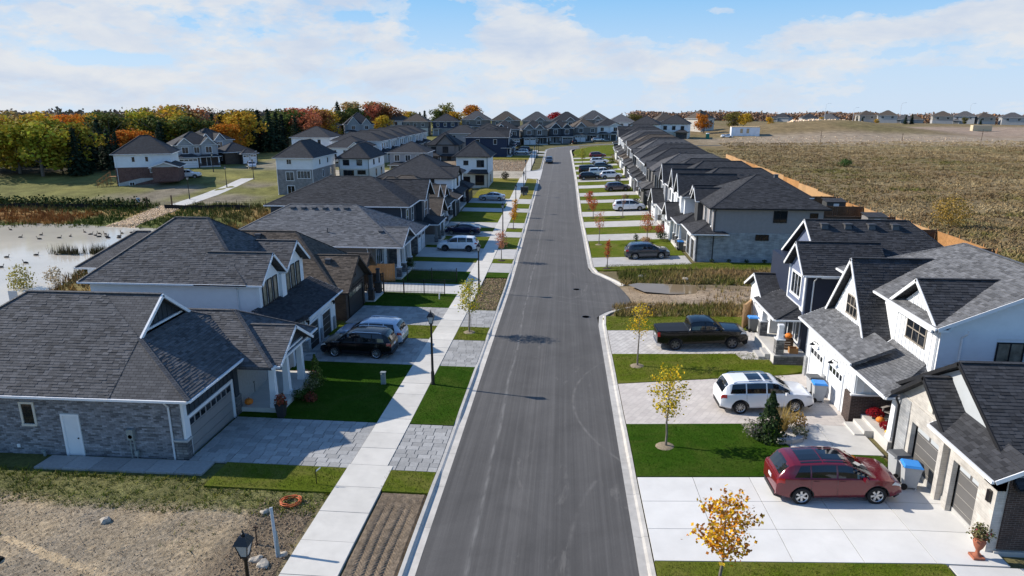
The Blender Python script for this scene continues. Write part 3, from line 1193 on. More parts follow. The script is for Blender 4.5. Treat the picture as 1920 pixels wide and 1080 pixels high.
paver_mass('pavers', [(-16.4, -14.6, 26.1, 30.75)], dv, seed=3)
for (rects, lab, sd) in (([(-16.4, -9.16, 39.2, 44.4), (-7.49, -5.26, 39.2, 44.4)], 'grey paver driveway under the two cars before the white house', 6),
                         ([(-16.2, -9.16, 47.6, 52.6), (-7.49, -5.26, 47.6, 52.2)], 'shaded grey paver driveway of the brown brick house', 7)):
    d2 = thing('driveway', lab, None, (-11, rects[0][2] + 2, hz(-11, rects[0][2] + 2)))
    d2['kind'] = 'structure'
    paver_mass('pavers', rects, d2, seed=sd)
    for x0, x1, y0, y1 in rects:
        drape([(x0, y0), (x1, y0), (x1, y1), (x0, y1)], .03, 1.5, 'joint_bed', 'paver_joint', d2).location = -d2.location
for (a, b) in DL[3:]:
    cc = float(road_c(a))
    drape([(-16.4, a), (-9.16 + cc, a), (-9.16 + cc, b), (-16.4, b)], .055, 3, 'driveway', 'drive_far')
    drape([(-7.48 + cc, a), (-5.27 + cc, a), (-5.27 + cc, b), (-7.48 + cc, b)], .055, 3, 'driveway', 'drive_far')
drape([(-30, 57.3), (-9.16, 57.3), (-9.16, 60.9), (-30, 60.9)], .055, 3, 'path', 'concrete')
# side walk of slabs along the near bungalow
slab_drive('walkway', 'row of dark slabs along the wall of the near brick bungalow', -22.8, -15.2, 24.95, 26.1, 6, 1, 'paver', off=.04)

# ------------------------------------------------------------------ lawns
def lawn(x0, x1, y0, y1, mat, poly=None):
    return drape(poly or [(x0, y0), (x1, y0), (x1, y1), (x0, y1)], .075, 1.5, 'lawn', mat)


lawn(3.36, 12.9, 14, 20.5, 'lawn_mid')
lawn(3.36, 14, 26.4, 31.65, 'lawn_lush', [(3.36, 26.4), (14.6, 26.4), (14.2, 28.3), (10.5, 28.4), (10.5, 31.6), (3.36, 31.65)])
lawn(3.36, 13, 37.15, 42.35, 'lawn_mid', [(3.36, 37.15), (13.2, 38.3), (14.6, 39.0), (14.6, 39.9), (12.9, 39.9), (12.9, 40.8), (11.3, 40.9), (11.1, 42.0), (3.36, 42.35)])
lawn(3.36, 13, 47.65, 51.2, 'lawn_mid', [(3.36, 47.65), (13.5, 47.0), (16, 50.2), (3.6, 51.3), (3.2, 50.8)])
right_edges = [(74.6, 84.5), (89, 94.5), (99.5, 104.5), (109, 117.4), (120.6, 125), (129, 135), (139, 144.5), (149, 154), (157.5, 164.5), (168, 175.5), (179.6, 185.5), (189, 196), (199.5, 206)]
lawn(3.4, 34, 66.6, 69.9, 'lawn_mid', [(4.2, 68.2), (15, 67.8), (31, 68.0), (31, 72.1), (14, 71.0), (13.2, 70.2), (3.36, 69.9), (3.3, 68.6)])
for k, (a, b) in enumerate(right_edges):
    lawn(3.36 + float(road_c(a)), 13.4, a + .02, b - .02, 'lawn_mid')
left_l = [(30.8, 39.15, 'lawn_lush'), (44.45, 47.55, 'lawn_mid'), (52.65, 57.25, 'lawn_lush'), (60.95, 66.45, 'lawn_lush'), (70.95, 73.15, 'lawn_mid'), (78.65, 86.25, 'lawn_mid'), (90.25, 93.25, 'lawn_mid'), (97.75, 107.85, 'lawn_mid'), (111.55, 116.15, 'lawn_mid'), (121.35, 149.3, 'lawn_dry')]
for a, b, mt in left_l:
    cc = float(road_c(a))
    x1 = -9.17 + cc
    if a == 44.45:
        drape([(-16.4, a), (x1, a), (x1, b), (-16.4, b)], .075, 1.5, 'lawn', mt)
        drape([(-7.48, a), (-5.28, a), (-5.28, b), (-7.48, b)], .075, 1.5, 'lawn', mt)
        continue
    drape([(-16.4, a), (x1, a), (x1, b), (-16.4, b)], .075, 2, 'lawn', mt)
    if a == 52.65:
        continue                                       # bare earth on that verge
    y0 = 64.2 if a == 60.95 else a
    drape([(-7.48 + cc, y0), (-5.28 + cc, y0), (-5.28 + cc, b), (-7.48 + cc, b)], .075, 2, 'lawn', mt)
lawn(0, 0, 0, 0, 'lawn_mid', [(-7.2, 24.3), (-5.28, 24.3), (-5.28, 26.05), (-7.45, 26.05)])
lawn(0, 0, 0, 0, 'lawn_mid', [(-14.6, 24.0), (-9.22, 24.0), (-9.22, 26.05), (-14.6, 26.05)])
lawn(0, 0, 0, 0, 'lawn_dry', [(-30, 191), (-9.9, 193), (-9.9, 206.9), (-30, 200)])
lawn(0, 0, 0, 0, 'lawn_mid', [(3.5, 207), (13.4, 207), (30, 238), (24, 248.5), (15, 246.5), (8, 240), (3.9, 230), (2.6, 220)])
# ------------------------------------------------------------------ house toolkit (absolute coordinates, z up)
def fp(face, c, u, z, d):
    if face == 'S': return (u, c - d, z)
    if face == 'N': return (u, c + d, z)
    if face == 'E': return (c + d, u, z)
    return (c - d, u, z)


def fbox(m, face, c, u0, u1, z0, z1, d0, d1, shade=1.0):
    a, b = fp(face, c, u0, z0, d0), fp(face, c, u1, z1, d1)
    m.box(a[0], b[0], a[1], b[1], a[2], b[2], shade)


def wall(h, x0, x1, y0, y1, z0, z1, mat, name='wall'):
    return MB().box(x0, x1, y0, y1, z0, z1).build(name, mat, h)


def tri_wall(h, face, c, u0, u1, za, up, zp, mat, d0=0.0, th=.12, name='gable_wall'):
    """triangle u0-u1 at height za with peak (up, zp) on a wall plane"""
    m = MB()
    b = [fp(face, c, u0, za, d0), fp(face, c, u1, za, d0), fp(face, c, up, zp, d0)]
    t = [fp(face, c, u0, za, d0 - th), fp(face, c, u1, za, d0 - th), fp(face, c, up, zp, d0 - th)]
    m.poly(b).poly(t[::-1])
    for k in range(3):
        m.poly([b[k], b[(k + 1) % 3], t[(k + 1) % 3], t[k]])
    bm_fix(m)
    return m.build(name, mat, h)


def bm_fix(m):
    """make normals point outward for a closed shell held in an MB"""
    me = bpy.data.meshes.new('tmp')
    me.from_pydata(m.v, [], m.f)
    bm = bmesh.new()
    bm.from_mesh(me)
    bmesh.ops.remove_doubles(bm, verts=bm.verts[:], dist=1e-5)
    bmesh.ops.recalc_face_normals(bm, faces=bm.faces[:])
    bm.verts.index_update()
    m.v = [tuple(v.co) for v in bm.verts]
    m.f = [tuple(v.index for v in f.verts) for f in bm.faces]
    m.c = [1.0] * len(m.f)
    bm.free()
    bpy.data.meshes.remove(me)


def hip_polys(x0, x1, y0, y1, z, s, se=None):
    """four roof planes over an eave rectangle"""
    dx, dy = x1 - x0, y1 - y0
    if dx >= dy:
        r = dy / 2
        zr = z + s * r
        q = min(r * s / (se or s), dx / 2 - .05)
        ym = (y0 + y1) / 2
        A, B = (x0 + q, ym, zr), (x1 - q, ym, zr)
        return [[(x0, y0, z), (x1, y0, z), B, A], [(x1, y0, z), (x1, y1, z), B], [(x1, y1, z), (x0, y1, z), A, B], [(x0, y1, z), (x0, y0, z), A]]
    r = dx / 2
    zr = z + s * r
    q = min(r * s / (se or s), dy / 2 - .05)
    xm = (x0 + x1) / 2
    A, B = (xm, y0 + q, zr), (xm, y1 - q, zr)
    return [[(x0, y0, z), (x1, y0, z), A], [(x1, y0, z), (x1, y1, z), B, A], [(x1, y1, z), (x0, y1, z), B], [(x0, y1, z), (x0, y0, z), A, B]]


def gable_polys(x0, x1, y0, y1, z, s, axis='x'):
    if axis == 'x':
        ym = (y0 + y1) / 2
        zr = z + s * (y1 - y0) / 2
        return [[(x0, y0, z), (x1, y0, z), (x1, ym, zr), (x0, ym, zr)], [(x1, y1, z), (x0, y1, z), (x0, ym, zr), (x1, ym, zr)]]
    xm = (x0 + x1) / 2
    zr = z + s * (x1 - x0) / 2
    return [[(x1, y0, z), (x1, y1, z), (xm, y1, zr), (xm, y0, zr)], [(x0, y1, z), (x0, y0, z), (xm, y0, zr), (xm, y1, zr)]]


def tabs(polys, mat, seed, roof_obj, lift=.02, w=(.18, .36)):
    """overlapping shingle tabs laid in courses on each roof plane, cut to its outline"""
    r = np.random.default_rng(seed)
    total = bmesh.new()
    for poly in polys:
        P = [Vector(p) for p in poly]
        n = Vector((0, 0, 0))
        for k in range(len(P)):
            a, b = P[k], P[(k + 1) % len(P)]
            n += a.cross(b)
        n.normalize()
        if n.z < 0:
            n = -n
            P = P[::-1]
        t = Vector((0, 0, 1)).cross(n)
        t = t.normalized()
        b = n.cross(t)
        us = [p.dot(t) for p in P]
        vs = [p.dot(b) for p in P]
        d0 = P[0].dot(n)
        V, F, S = [], [], []
        e = .148
        v = min(vs)
        row = 0
        while v < max(vs):
            u = min(us) - r.uniform(0, .4)
            while u < max(us):
                ww = r.uniform(*w)
                hi = lift * r.uniform(.6, 1.6)
                k = len(V)
                tuck = .004
                for (uu, vv, hh) in ((u, v, hi), (u + ww - .006, v, hi), (u + ww - .006, v + e + .02, tuck), (u, v + e + .02, tuck), (u, v, 0), (u + ww - .006, v, 0)):
                    V.append(t * uu + b * vv + n * (d0 + hh + .004))
                F += [(k, k + 1, k + 2, k + 3), (k + 4, k + 5, k + 1, k)]
                c = r.choice((.68, .82, .92, 1.0, 1.0, 1.08, 1.18, 1.3)) * r.uniform(.94, 1.06)
                S += [c, c * .9]
                u += ww
            v += e
            row += 1
        me = bpy.data.meshes.new('tmp')
        me.from_pydata([tuple(x) for x in V], [], F)
        at = me.attributes.new('shade', 'FLOAT', 'FACE')
        at.data.foreach_set('value', np.array(S, np.float32))
        bm = bmesh.new()
        bm.from_mesh(me)
        c = sum(P, Vector()) / len(P)
        for k in range(len(P)):
            a, q = P[k], P[(k + 1) % len(P)]
            no = (q - a).cross(n)
            if no.dot(c - a) > 0:
                no = -no
            bmesh.ops.bisect_plane(bm, geom=bm.verts[:] + bm.edges[:] + bm.faces[:], plane_co=a, plane_no=no.normalized(), clear_outer=True)
        bm.to_mesh(me)
        bm.free()
        total.from_mesh(me)
        bpy.data.meshes.remove(me)
    off = OFF[roof_obj]
    for v in total.verts:
        v.co -= off
    me = bpy.data.meshes.new('shingles')
    total.to_mesh(me)
    total.free()
    me.materials.append(MATS['tab_' + mat])
    o = link('shingles', me, roof_obj)
    o['kind'] = 'stuff'
    return o


def roof(h, polys, mat, near=0, trim='white_trim', th=.15, gutter=True, name='roof', notrim=(), w=(.18, .36)):
    m = MB()
    cnt = {}
    key = lambda p: tuple(round(x + 1e-5, 2) for x in p)
    for p in polys:
        n = Vector((0, 0, 0))
        for k in range(len(p)):
            n += Vector(p[k]).cross(Vector(p[(k + 1) % len(p)]))
        q = p if n.z > 0 else p[::-1]
        m.hexa([(a, b, c - th) for a, b, c in q], q)
        for k in range(len(q)):
            e = frozenset((key(q[k]), key(q[(k + 1) % len(q)])))
            cnt[e] = cnt.get(e, 0) + 1
    ro = m.build(name, 'shingle_' + mat, h)
    if near:
        tabs(polys, mat, near, ro, w=w)
    if trim:
        f = MB()
        got = False
        for p in polys:
            c = sum((Vector(x) for x in p), Vector()) / len(p)
            zl = min(x[2] for x in p)
            for k in range(len(p)):
                a, b = Vector(p[k]), Vector(p[(k + 1) % len(p)])
                if cnt[frozenset((key(p[k]), key(p[(k + 1) % len(p)])))] > 1:
                    continue
                if any(abs(a[i] - v) < .02 and abs(b[i] - v) < .02 for i, v in notrim):
                    continue
                d = b - a
                o = Vector((d.y, -d.x, 0)).normalized()
                if o.dot(c - a) > 0:
                    o = -o
                if abs(d.z) < .02:
                    if a.z > zl + .05:
                        continue
                    f.bar(a + o * .045, b + o * .045, .09, .10, .12)
                else:
                    f.bar(a + o * .02, b + o * .02, .04, .15, .145)
                got = True
        if got:
            f.build('fascia', trim, h)
    # ridge and hip caps
    cap = MB()
    for e, k in cnt.items():
        if k == 2:
            a, b = [Vector(x) for x in e]
            cap.bar(a + Vector((0, 0, .012)), b + Vector((0, 0, .012)), .22, .02, .01)
    if cap.v:
        cap.build('ridge_cap', 'shingle_' + mat, h)
    return ro


def window(h, face, c, u0, u1, z0, z1, frame='white_trim', cols=2, rows=1, trim=.09, glass='glass', sill=True, bar=.045):
    m = MB()
    d = .05
    fbox(m, face, c, u0 - trim, u1 + trim, z1, z1 + trim, 0, d)
    fbox(m, face, c, u0 - trim, u1 + trim, z0 - trim, z0, 0, d + (.03 if sill else 0))
    fbox(m, face, c, u0 - trim, u0, z0, z1, 0, d)
    fbox(m, face, c, u1, u1 + trim, z0, z1, 0, d)
    for k in range(1, cols):
        u = u0 + (u1 - u0) * k / cols
        fbox(m, face, c, u - bar / 2, u + bar / 2, z0, z1, 0, d - .01)
    for k in range(1, rows):
        z = z0 + (z1 - z0) * k / rows
        for j in range(cols):
            a = u0 + (u1 - u0) * j / cols + bar / 2
            b = u0 + (u1 - u0) * (j + 1) / cols - bar / 2
            fbox(m, face, c, a, b, z - bar / 2, z + bar / 2, 0, d - .015)
    w = m.build('window', frame, h)
    for j in range(cols):
        for k in range(rows):
            p = MB()
            a = u0 + (u1 - u0) * j / cols + (bar / 2 if j else 0)
            b = u0 + (u1 - u0) * (j + 1) / cols - (bar / 2 if j < cols - 1 else 0)
            e = z0 + (z1 - z0) * k / rows + (bar / 2 if k else 0)
            f = z0 + (z1 - z0) * (k + 1) / rows - (bar / 2 if k < rows - 1 else 0)
            fbox(p, face, c, a, b, e, f, -.02, .012)
            p.build('pane', glass, w)
    return w


def garage(h, face, c, u0, u1, z0, z1, mat='garage_dark', frame='white_trim', trim=.14, n=4, glaze=0, d=.0, gl='glass', grooves=0):
    m = MB()
    fbox(m, face, c, u0 - trim, u1 + trim, z1, z1 + trim, 0, .07)
    fbox(m, face, c, u0 - trim, u0, z0, z1, 0, .07)
    fbox(m, face, c, u1, u1 + trim, z0, z1, 0, .07)
    g = m.build('garage_door', frame, h)
    hh = (z1 - z0) / n
    for k in range(n):
        p = MB()
        a, b = z0 + k * hh + .012, z0 + (k + 1) * hh - .012
        fbox(p, face, c, u0, u1, a, b, -.05, .012)
        ng = grooves or 0
        for q in range(ng):
            w = (u1 - u0) / ng
            fbox(p, face, c, u0 + q * w + .08, u0 + (q + 1) * w - .08, a + .08, b - .08, .012, .024)
        p.build('panel', mat, g)
    if glaze:
        a, b = z0 + (n - 1) * hh + .1, z1 - .1
        w = (u1 - u0) / glaze
        for q in range(glaze):
            p = MB()
            fbox(p, face, c, u0 + q * w + .07, u0 + (q + 1) * w - .07, a, b, .0, .03)
            p.build('pane', gl, g)
    return g


def door(h, face, c, u0, u1, z0, z1, mat='door_white', frame='white_trim', lite=False):
    m = MB()
    t = .1
    fbox(m, face, c, u0 - t, u1 + t, z1, z1 + t, 0, .06)
    fbox(m, face, c, u0 - t, u0, z0, z1, 0, .06)
    fbox(m, face, c, u1, u1 + t, z0, z1, 0, .06)
    g = m.build('door', frame, h)
    p = MB()
    fbox(p, face, c, u0, u1, z0, z1, -.04, .02)
    p.build('leaf', mat, g)
    k = MB()
    q = fp(face, c, u1 - .08, z0 + .95, .05)
    k.ball(q, .035, .035, .035, 8, 5)
    k.build('handle', 'iron', g, True)
    if lite:
        p = MB()
        fbox(p, face, c, u0 + .15, u1 - .15, z0 + 1.1, z1 - .2, 0, .03)
        p.build('pane', 'glass', g)
    return g


def lap_siding(h, face, c, u0, u1, z0, z1, mat, skip=(), pitch=.155, top=None):
    """each lap a sloped board with a shadow edge; top(z)-> (u0,u1) lets it follow a gable"""
    m = MB()
    z = z0
    while z < z1:
        zt = min(z + pitch, z1)
        a0, a1 = (u0, u1) if top is None else top(z)
        spans = [(a0, a1)]
        for s0, s1, q0, q1 in skip:
            if zt > q0 and z < q1:
                ns = []
                for a, b in spans:
                    if s1 <= a or s0 >= b:
                        ns.append((a, b))
                    else:
                        if s0 > a: ns.append((a, s0))
                        if s1 < b: ns.append((s1, b))
                spans = ns
        for a, b in spans:
            if b - a < .05:
                continue
            p = [fp(face, c, a, z, .028), fp(face, c, b, z, .028), fp(face, c, b, zt, .006), fp(face, c, a, zt, .006)]
            q = [fp(face, c, a, z, .0), fp(face, c, b, z, .0), p[1], p[0]]
            if face in ('N', 'W'):
                p, q = p[::-1], q[::-1]
            m.poly(p).poly(q)
        z += pitch
    o = m.build('siding', mat, h)
    o['kind'] = 'stuff'
    return o


def brick_wall(h, face, c, u0, u1, z0, z1, skip=(), bw=.245, bh=.079, seed=1, mat='brick_piece'):
    r = random.Random(seed)
    m = MB()
    z, row = z0, 0
    while z < z1 - .02:
        u = u0 - (bw / 2 if row % 2 else 0)
        while u < u1:
            a, b = max(u, u0), min(u + bw - .011, u1)
            zt = min(z + bh - .011, z1)
            ok = b - a > .03
            for s0, s1, q0, q1 in skip:
                if zt > q0 and z < q1 and b > s0 and a < s1:
                    if a < s0 - .04: b = s0
                    elif b > s1 + .04: a = s1
                    else: ok = False
            if ok:
                d = .012 + r.uniform(-.003, .004)
                sh = r.choice((.55, .7, .85, .95, 1.0, 1.05, 1.15, 1.3, 1.45))
                fbox(m, face, c, a, b, z, zt, -.004, d, sh)
            u += bw
        z += bh
        row += 1
    o = m.build('brickwork', mat, h, shade=True)
    o['kind'] = 'stuff'
    return o


def battens(h, face, c, u0, u1, zf, mat, step=.42, w=.045, d=.03, z0=None, skip=()):
    """vertical cover strips; zf(u) -> (z0, z1)"""
    m = MB()
    n = max(1, int(round((u1 - u0) / step)))
    for k in range(n + 1):
        u = u0 + (u1 - u0) * k / n
        a, b = zf(u)
        cuts = [(a, b)]
        for s0, s1, q0, q1 in skip:
            if s0 - w < u < s1 + w:
                nc = []
                for e, f in cuts:
                    if q1 <= e or q0 >= f:
                        nc.append((e, f))
                    else:
                        if q0 > e: nc.append((e, q0))
                        if q1 < f: nc.append((q1, f))
                cuts = nc
        for e, f in cuts:
            if f - e > .05:
                fbox(m, face, c, u - w / 2, u + w / 2, e, f, 0, d)
    o = m.build('batten_strips', mat, h)
    o['kind'] = 'stuff'
    return o


def pipe(h, face, c, u, z0, z1, mat='downpipe', out=.3):
    m = MB()
    p = [fp(face, c, u, z1, out), fp(face, c, u, z1 - .12, out), fp(face, c, u, z1 - .4, .06), fp(face, c, u, z0 + .15, .06), fp(face, c, u, z0, .22)]
    m.tube(p, .045, 6)
    return m.build('downpipe', mat, h)


VENT = None


def vent_at(h, p, s=1.0):
    m = MB()
    x, y, z = p
    a = .22 * s
    m.hexa([(x - a, y - a, z - .15), (x + a, y - a, z - .15), (x + a, y + a, z - .15), (x - a, y + a, z - .15)],
           [(x - a * .8, y - a * .8, z + .1 * s), (x + a * .8, y - a * .8, z + .1 * s), (x + a * .8, y + a * .8, z + .16 * s), (x - a * .8, y + a * .8, z + .16 * s)])
    m.box(x - a * 1.05, x + a * 1.05, y - a * 1.05, y + a * 1.05, z + .12 * s, z + .2 * s)
    return m.build('roof_vent', 'vent_metal', h)


def post(h, x, y, z0, z1, w=.3, mat='white_trim', stone=None, base_h=.9):
    m = MB()
    zb = z0
    if stone:
        s = MB()
        s.box(x - w * .75, x + w * .75, y - w * .75, y + w * .75, z0, z0 + base_h)
        s.build('pier', stone, h)
        zb = z0 + base_h
        m.box(x - w * .85, x + w * .85, y - w * .85, y + w * .85, zb, zb + .07)
        zb += .07
    m.hexa([(x - w / 2, y - w / 2, zb), (x + w / 2, y - w / 2, zb), (x + w / 2, y + w / 2, zb), (x - w / 2, y + w / 2, zb)],
           [(x - w * .4, y - w * .4, z1), (x + w * .4, y - w * .4, z1), (x + w * .4, y + w * .4, z1), (x - w * .4, y + w * .4, z1)])
    if not stone:
        m.box(x - w * .56, x + w * .56, y - w * .56, y + w * .56, zb, zb + .18)
    m.box(x - w * .52, x + w * .52, y - w * .52, y + w * .52, z1 - .15, z1 - .002)
    return m.build('post', mat, h)


def slab(h, x0, x1, y0, y1, z0, z1, mat='concrete', name='porch'):
    return MB().box(x0, x1, y0, y1, z0, z1).build(name, mat, h)


def sconce(h, face, c, u, z):
    m = MB()
    fbox(m, face, c, u - .06, u + .06, z - .02, z + .1, 0, .06)
    a = fp(face, c, u, z, .14)
    m.lathe([(.05, -.18), (.09, .02), (.10, .06), (.02, .12)], a, 8)
    return m.build('wall_lamp', 'lamp_black', h)


# ================================================================== near bungalow, left
h = thing('brick_bungalow', 'grey brick bungalow with shingled hip roof nearest on the sidewalk side', 'house', (-22, 30, -.3))
wall(h, -31, -16.62, 26.3, 35.0, -.9, 2.78, 'mortar')
wall(h, -31.05, -16.6, 26.27, 35.03, -1.0, -.22, 'foundation', 'foundation')
opn = [(-24.10, -23.38, 1.21, 2.38), (-22.24, -21.35, -.3, 1.86)]
brick_wall(h, 'S', 26.3, -31, -16.62, -.22, 2.72, opn, seed=4)
window(h, 'S', 26.3, -24.0, -23.48, 1.32, 2.28, 'cream_wall', 1, 1, .1)
door(h, 'S', 26.3, -22.12, -21.46, -.26, 1.76)
m = MB()
m.box(-19.15, -18.85, 26.12, 26.3, .75, 1.25).lathe([(.10, 0), (.10, .08), (.06, .1)], (-19.0, 26.12, .92), 10, 'y')
m.tube([(-19.07, 26.2, .75), (-19.07, 26.2, -.3)], .03, 6)
m.tube([(-18.9, 26.2, .75), (-18.9, 26.2, .2), (-18.84, 26.2, .1), (-18.84, 26.2, -.3)], .03, 6)
m.box(-18.92, -18.76, 26.14, 26.26, -.02, .22)
m.build('electric_meter', 'utility', h)
MB().tube([(-23.2, 26.15, -.5), (-23.2, 26.15, .02)], .06, 8).box(-23.4, -23.24, 26.2, 26.3, -.1, .06).build('gas_pipe', 'utility', h)
fb = MB()
fbox(fb, 'S', 26.3, -24.56, -24.42, .12, .27, 0, .05)
fb.build('wall_vent', 'white_trim', h)
pipe(h, 'S', 26.28, -17.1, -.3, 2.78)
# garage front
wall(h, -16.64, -16.58, 26.5, 31.4, 1.75, 2.74, 'dark_wall', 'garage_wall')
battens(h, 'E', -16.58, 26.6, 31.3, lambda u: (1.8, 2.72), 'dark_wall', .4)
garage(h, 'E', -16.6, 26.78, 30.75, -.32, 1.6, 'garage_grey', 'white_trim', .16, 4, 8, gl='glass')
wall(h, -17.0, -16.45, 26.22, 26.62, -.45, .72, 'stone_veneer', 'corner_pier')
wall(h, -17.05, -16.4, 26.17, 26.66, .72, .8, 'foundation', 'pier_cap')
wall(h, -16.66, -16.5, 26.32, 26.6, .8, 2.72, 'white_trim', 'corner_trim')
wall(h, -16.95, -16.45, 30.92, 31.5, -.45, .72, 'stone_veneer', 'corner_pier')
wall(h, -16.66, -16.5, 31.0, 31.42, .72, 2.6, 'dark_wall', 'corner_trim')
# porch and entry
slab(h, -17.9, -14.35, 31.35, 36.4, -.8, 0.0)
wall(h, -30.9, -17.9, 31.0, 36.6, -.6, 2.5, 'dark_wall')
door(h, 'E', -17.9, 31.7, 32.6, 0, 2.05, 'dark_brick', 'white_trim')
window(h, 'E', -17.9, 33.4, 35.8, .75, 2.05, 'white_trim', 4, 1)
wall(h, -17.98, -17.86, 33.2, 36.2, -.1, .6, 'stone_veneer', 'stone_skirt')
for py in (31.6, 33.3, 35.3):
    post(h, -14.75, py, 0, 2.3, .34)
MB().box(-14.95, -14.55, 31.42, 35.5, 2.28, 2.5).build('porch_beam', 'white_trim', h)
E1 = 2.87
nearp = [(-31.4, 25.9, E1), (-15.95, 25.9, E1), (-19.5, 28.52, 4.70), (-19.5, 30.7, 6.23), (-26.4, 30.7, 6.23)]
farp = [(-15.95, 35.5, E1), (-31.4, 35.5, E1), (-26.4, 30.7, 6.23), (-19.5, 30.7, 6.23), (-19.5, 32.88, 4.70)]
frontp = [(-15.95, 25.9, E1), (-15.95, 35.5, E1), (-19.5, 32.88, 4.70), (-19.5, 28.52, 4.70)]
backp = [(-31.4, 35.5, E1), (-31.4, 25.9, E1), (-26.4, 30.7, 6.23)]
roof(h, [nearp, farp, frontp, backp], 'grey', 21)
tri_wall(h, 'E', -19.85, 28.6, 32.8, 4.72, 30.7, 6.12, 'dark_wall')
m = MB()
for s in (-1, 1):
    m.bar((-19.45, 30.7 + s * 2.25, 4.62), (-19.45, 30.7, 6.2), .10, .15, .12)
m.bar((-19.74, 28.75, 4.74), (-19.74, 32.65, 4.74), .10, .10, .02)
m.build('gable_trim', 'white_trim', h)
battens(h, 'E', -19.85, 29.1, 32.3, lambda u: (4.75, 6.0 - abs(u - 30.7) * .68), 'dark_wall', .4)
roof(h, hip_polys(-24, -14.3, 30.6, 36.9, 2.56, .62, .62), 'grey', 22, notrim=((1, 30.6),))
roof(h, gable_polys(-17.6, -14.0, 31.0, 35.6, 2.52, .60), 'grey', 23, notrim=((0, -17.6),))
tri_wall(h, 'E', -14.45, 31.3, 35.3, 2.55, 33.3, 3.75, 'dark_wall')
MB().bar((-14.38, 31.7, 2.5), (-14.38, 34.9, 2.5), .1, .2).build('gable_tie', 'white_trim', h)

# ================================================================== white two-storey house, left
h = thing('white_house', 'white sided house with twin window gables beside the brick bungalow', 'house', (-24, 42, -.72))
wall(h, -29.2, -18.42, 38.8, 46.0, -1.0, 4.62, 'white_wall')
lap_siding(h, 'S', 38.8, -29.2, -18.5, -.6, 4.55, 'white_siding')
wall(h, -18.62, -18.38, 38.74, 39.0, .5, 4.6, 'white_trim', 'corner_trim')
pipe(h, 'S', 38.8, -19.75, -.6, 4.6, out=.35)
wall(h, -33.5, -27, 44.5, 50.0, -1.2, 3.9, 'white_wall')
for (ya, yb, yp) in ((38.82, 41.75, 40.35), (42.35, 45.75, 44.05)):
    tri_wall(h, 'E', -18.4, ya, yb, 4.55, (ya + yb) / 2, 4.55 + (yb - ya) / 2 * .86, 'white_wall')
for ua in (39.25, 40.05, 40.85):
    window(h, 'E', -18.4, ua, ua + .5, 3.05, 4.5, 'black_trim', 1, 1, .06, 'curtain_glass')
for ua in (42.85, 43.75, 44.65):
    window(h, 'E', -18.4, ua, ua + .55, 3.05, 4.55, 'black_trim', 1, 1, .06, 'curtain_glass')
wall(h, -18.44, -18.2, 41.7, 42.4, 2.6, 4.5, 'white_wall', 'inner_wall')
roof(h, hip_polys(-29.6, -18.9, 38.3, 46.8, 4.66, .78), 'grey', 31)
roof(h, gable_polys(-22.2, -17.95, 38.3, 42.1, 4.64, .84), 'grey', 32, notrim=((0, -22.2),))
roof(h, gable_polys(-22.2, -17.95, 42.0, 46.2, 4.60, .78), 'grey', 33, notrim=((0, -22.2),))
roof(h, hip_polys(-34.5, -27.5, 44.6, 50.6, 3.95, .7), 'grey', 0)
m = MB()
m.box(-18.35, -16.5, 40.75, 46.6, -1.0, 2.0)
m.build('garage_wall', 'white_wall', h)
garage(h, 'E', -16.5, 41.3, 42.95, -.68, 1.15, 'garage_dark', 'white_trim', .14, 4, 0)
garage(h, 'E', -16.5, 43.75, 45.4, -.72, 1.1, 'garage_dark', 'white_trim', .14, 4, 0)
for yy in (40.9, 43.35, 46.1):
    wall(h, -16.52, -16.36, yy - .16, yy + .16, -.8, .25, 'ledge_stone', 'pier')
sconce(h, 'E', -16.5, 41.0, 1.5)
sconce(h, 'E', -16.5, 46.0, 1.4)
battens(h, 'S', 40.75, -18.3, -16.55, lambda u: (.3, 1.98), 'grey_wall', .3)
wall(h, -18.3, -16.52, 40.70, 40.76, -.9, .25, 'ledge_stone', 'stone_skirt')
roof(h, [[(-16.05, 40.3, 2.02), (-16.05, 47.0, 2.02), (-18.42, 47.0, 3.0), (-18.42, 40.3, 3.0)]], 'charcoal', 34, notrim=((1, 40.3),))
roof(h, [[(-16.05, 37.2, 2.55), (-16.05, 40.5, 2.02), (-18.6, 40.3, 3.0), (-18.6, 37.6, 2.9)]], 'charcoal', 35, trim=None)
post(h, -16.4, 38.1, -.7, 2.4, .28)
slab(h, -18.4, -15.9, 37.6, 40.7, -.95, -.5)
door(h, 'E', -18.4, 39.4, 40.3, -.5, 1.6, 'garage_dark')

# ================================================================== brown brick house, left
h = thing('brown_house', 'low brown brick house with brown shingle roof and dark garage door', 'house', (-22, 52, -.95))
wall(h, -31, -17.2, 48.4, 56.2, -1.4, 1.75, 'brown_brick')
wall(h, -17.3, -16.3, 48.5, 53.4, -1.3, 1.55, 'brown_brick')
tri_wall(h, 'E', -16.3, 48.3, 53.6, 1.5, 50.95, 3.6, 'charcoal_wall')
garage(h, 'E', -16.3, 49.2, 52.7, -1.0, 1.15, 'garage_dark', 'black_trim', .14, 4, 4, gl='curtain_glass')
window(h, 'E', -16.3, 50.8, 51.1, 2.1, 2.6, 'black_trim', 1, 1, .06)
roof(h, hip_polys(-31.6, -16.9, 47.9, 56.8, 1.82, .78), 'brown', 41, trim='black_trim')
roof(h, gable_polys(-21.5, -15.85, 47.8, 54.1, 1.52, .70), 'brown', 42, trim='black_trim', notrim=((0, -21.5),))
roof(h, gable_polys(-20.5, -16.3, 53.6, 57.4, 1.5, .72), 'brown', 43, trim='black_trim', notrim=((0, -20.5),))
tri_wall(h, 'E', -16.75, 53.9, 57.1, 1.5, 55.5, 2.7, 'charcoal_wall')
for k in range(3):
    vent_at(h, (-20.6 + 1.25 * k, 50.3, 3.35))
for k in range(2):
    vent_at(h, (-25.5 + 1.3 * k, 51.8, 4.95))
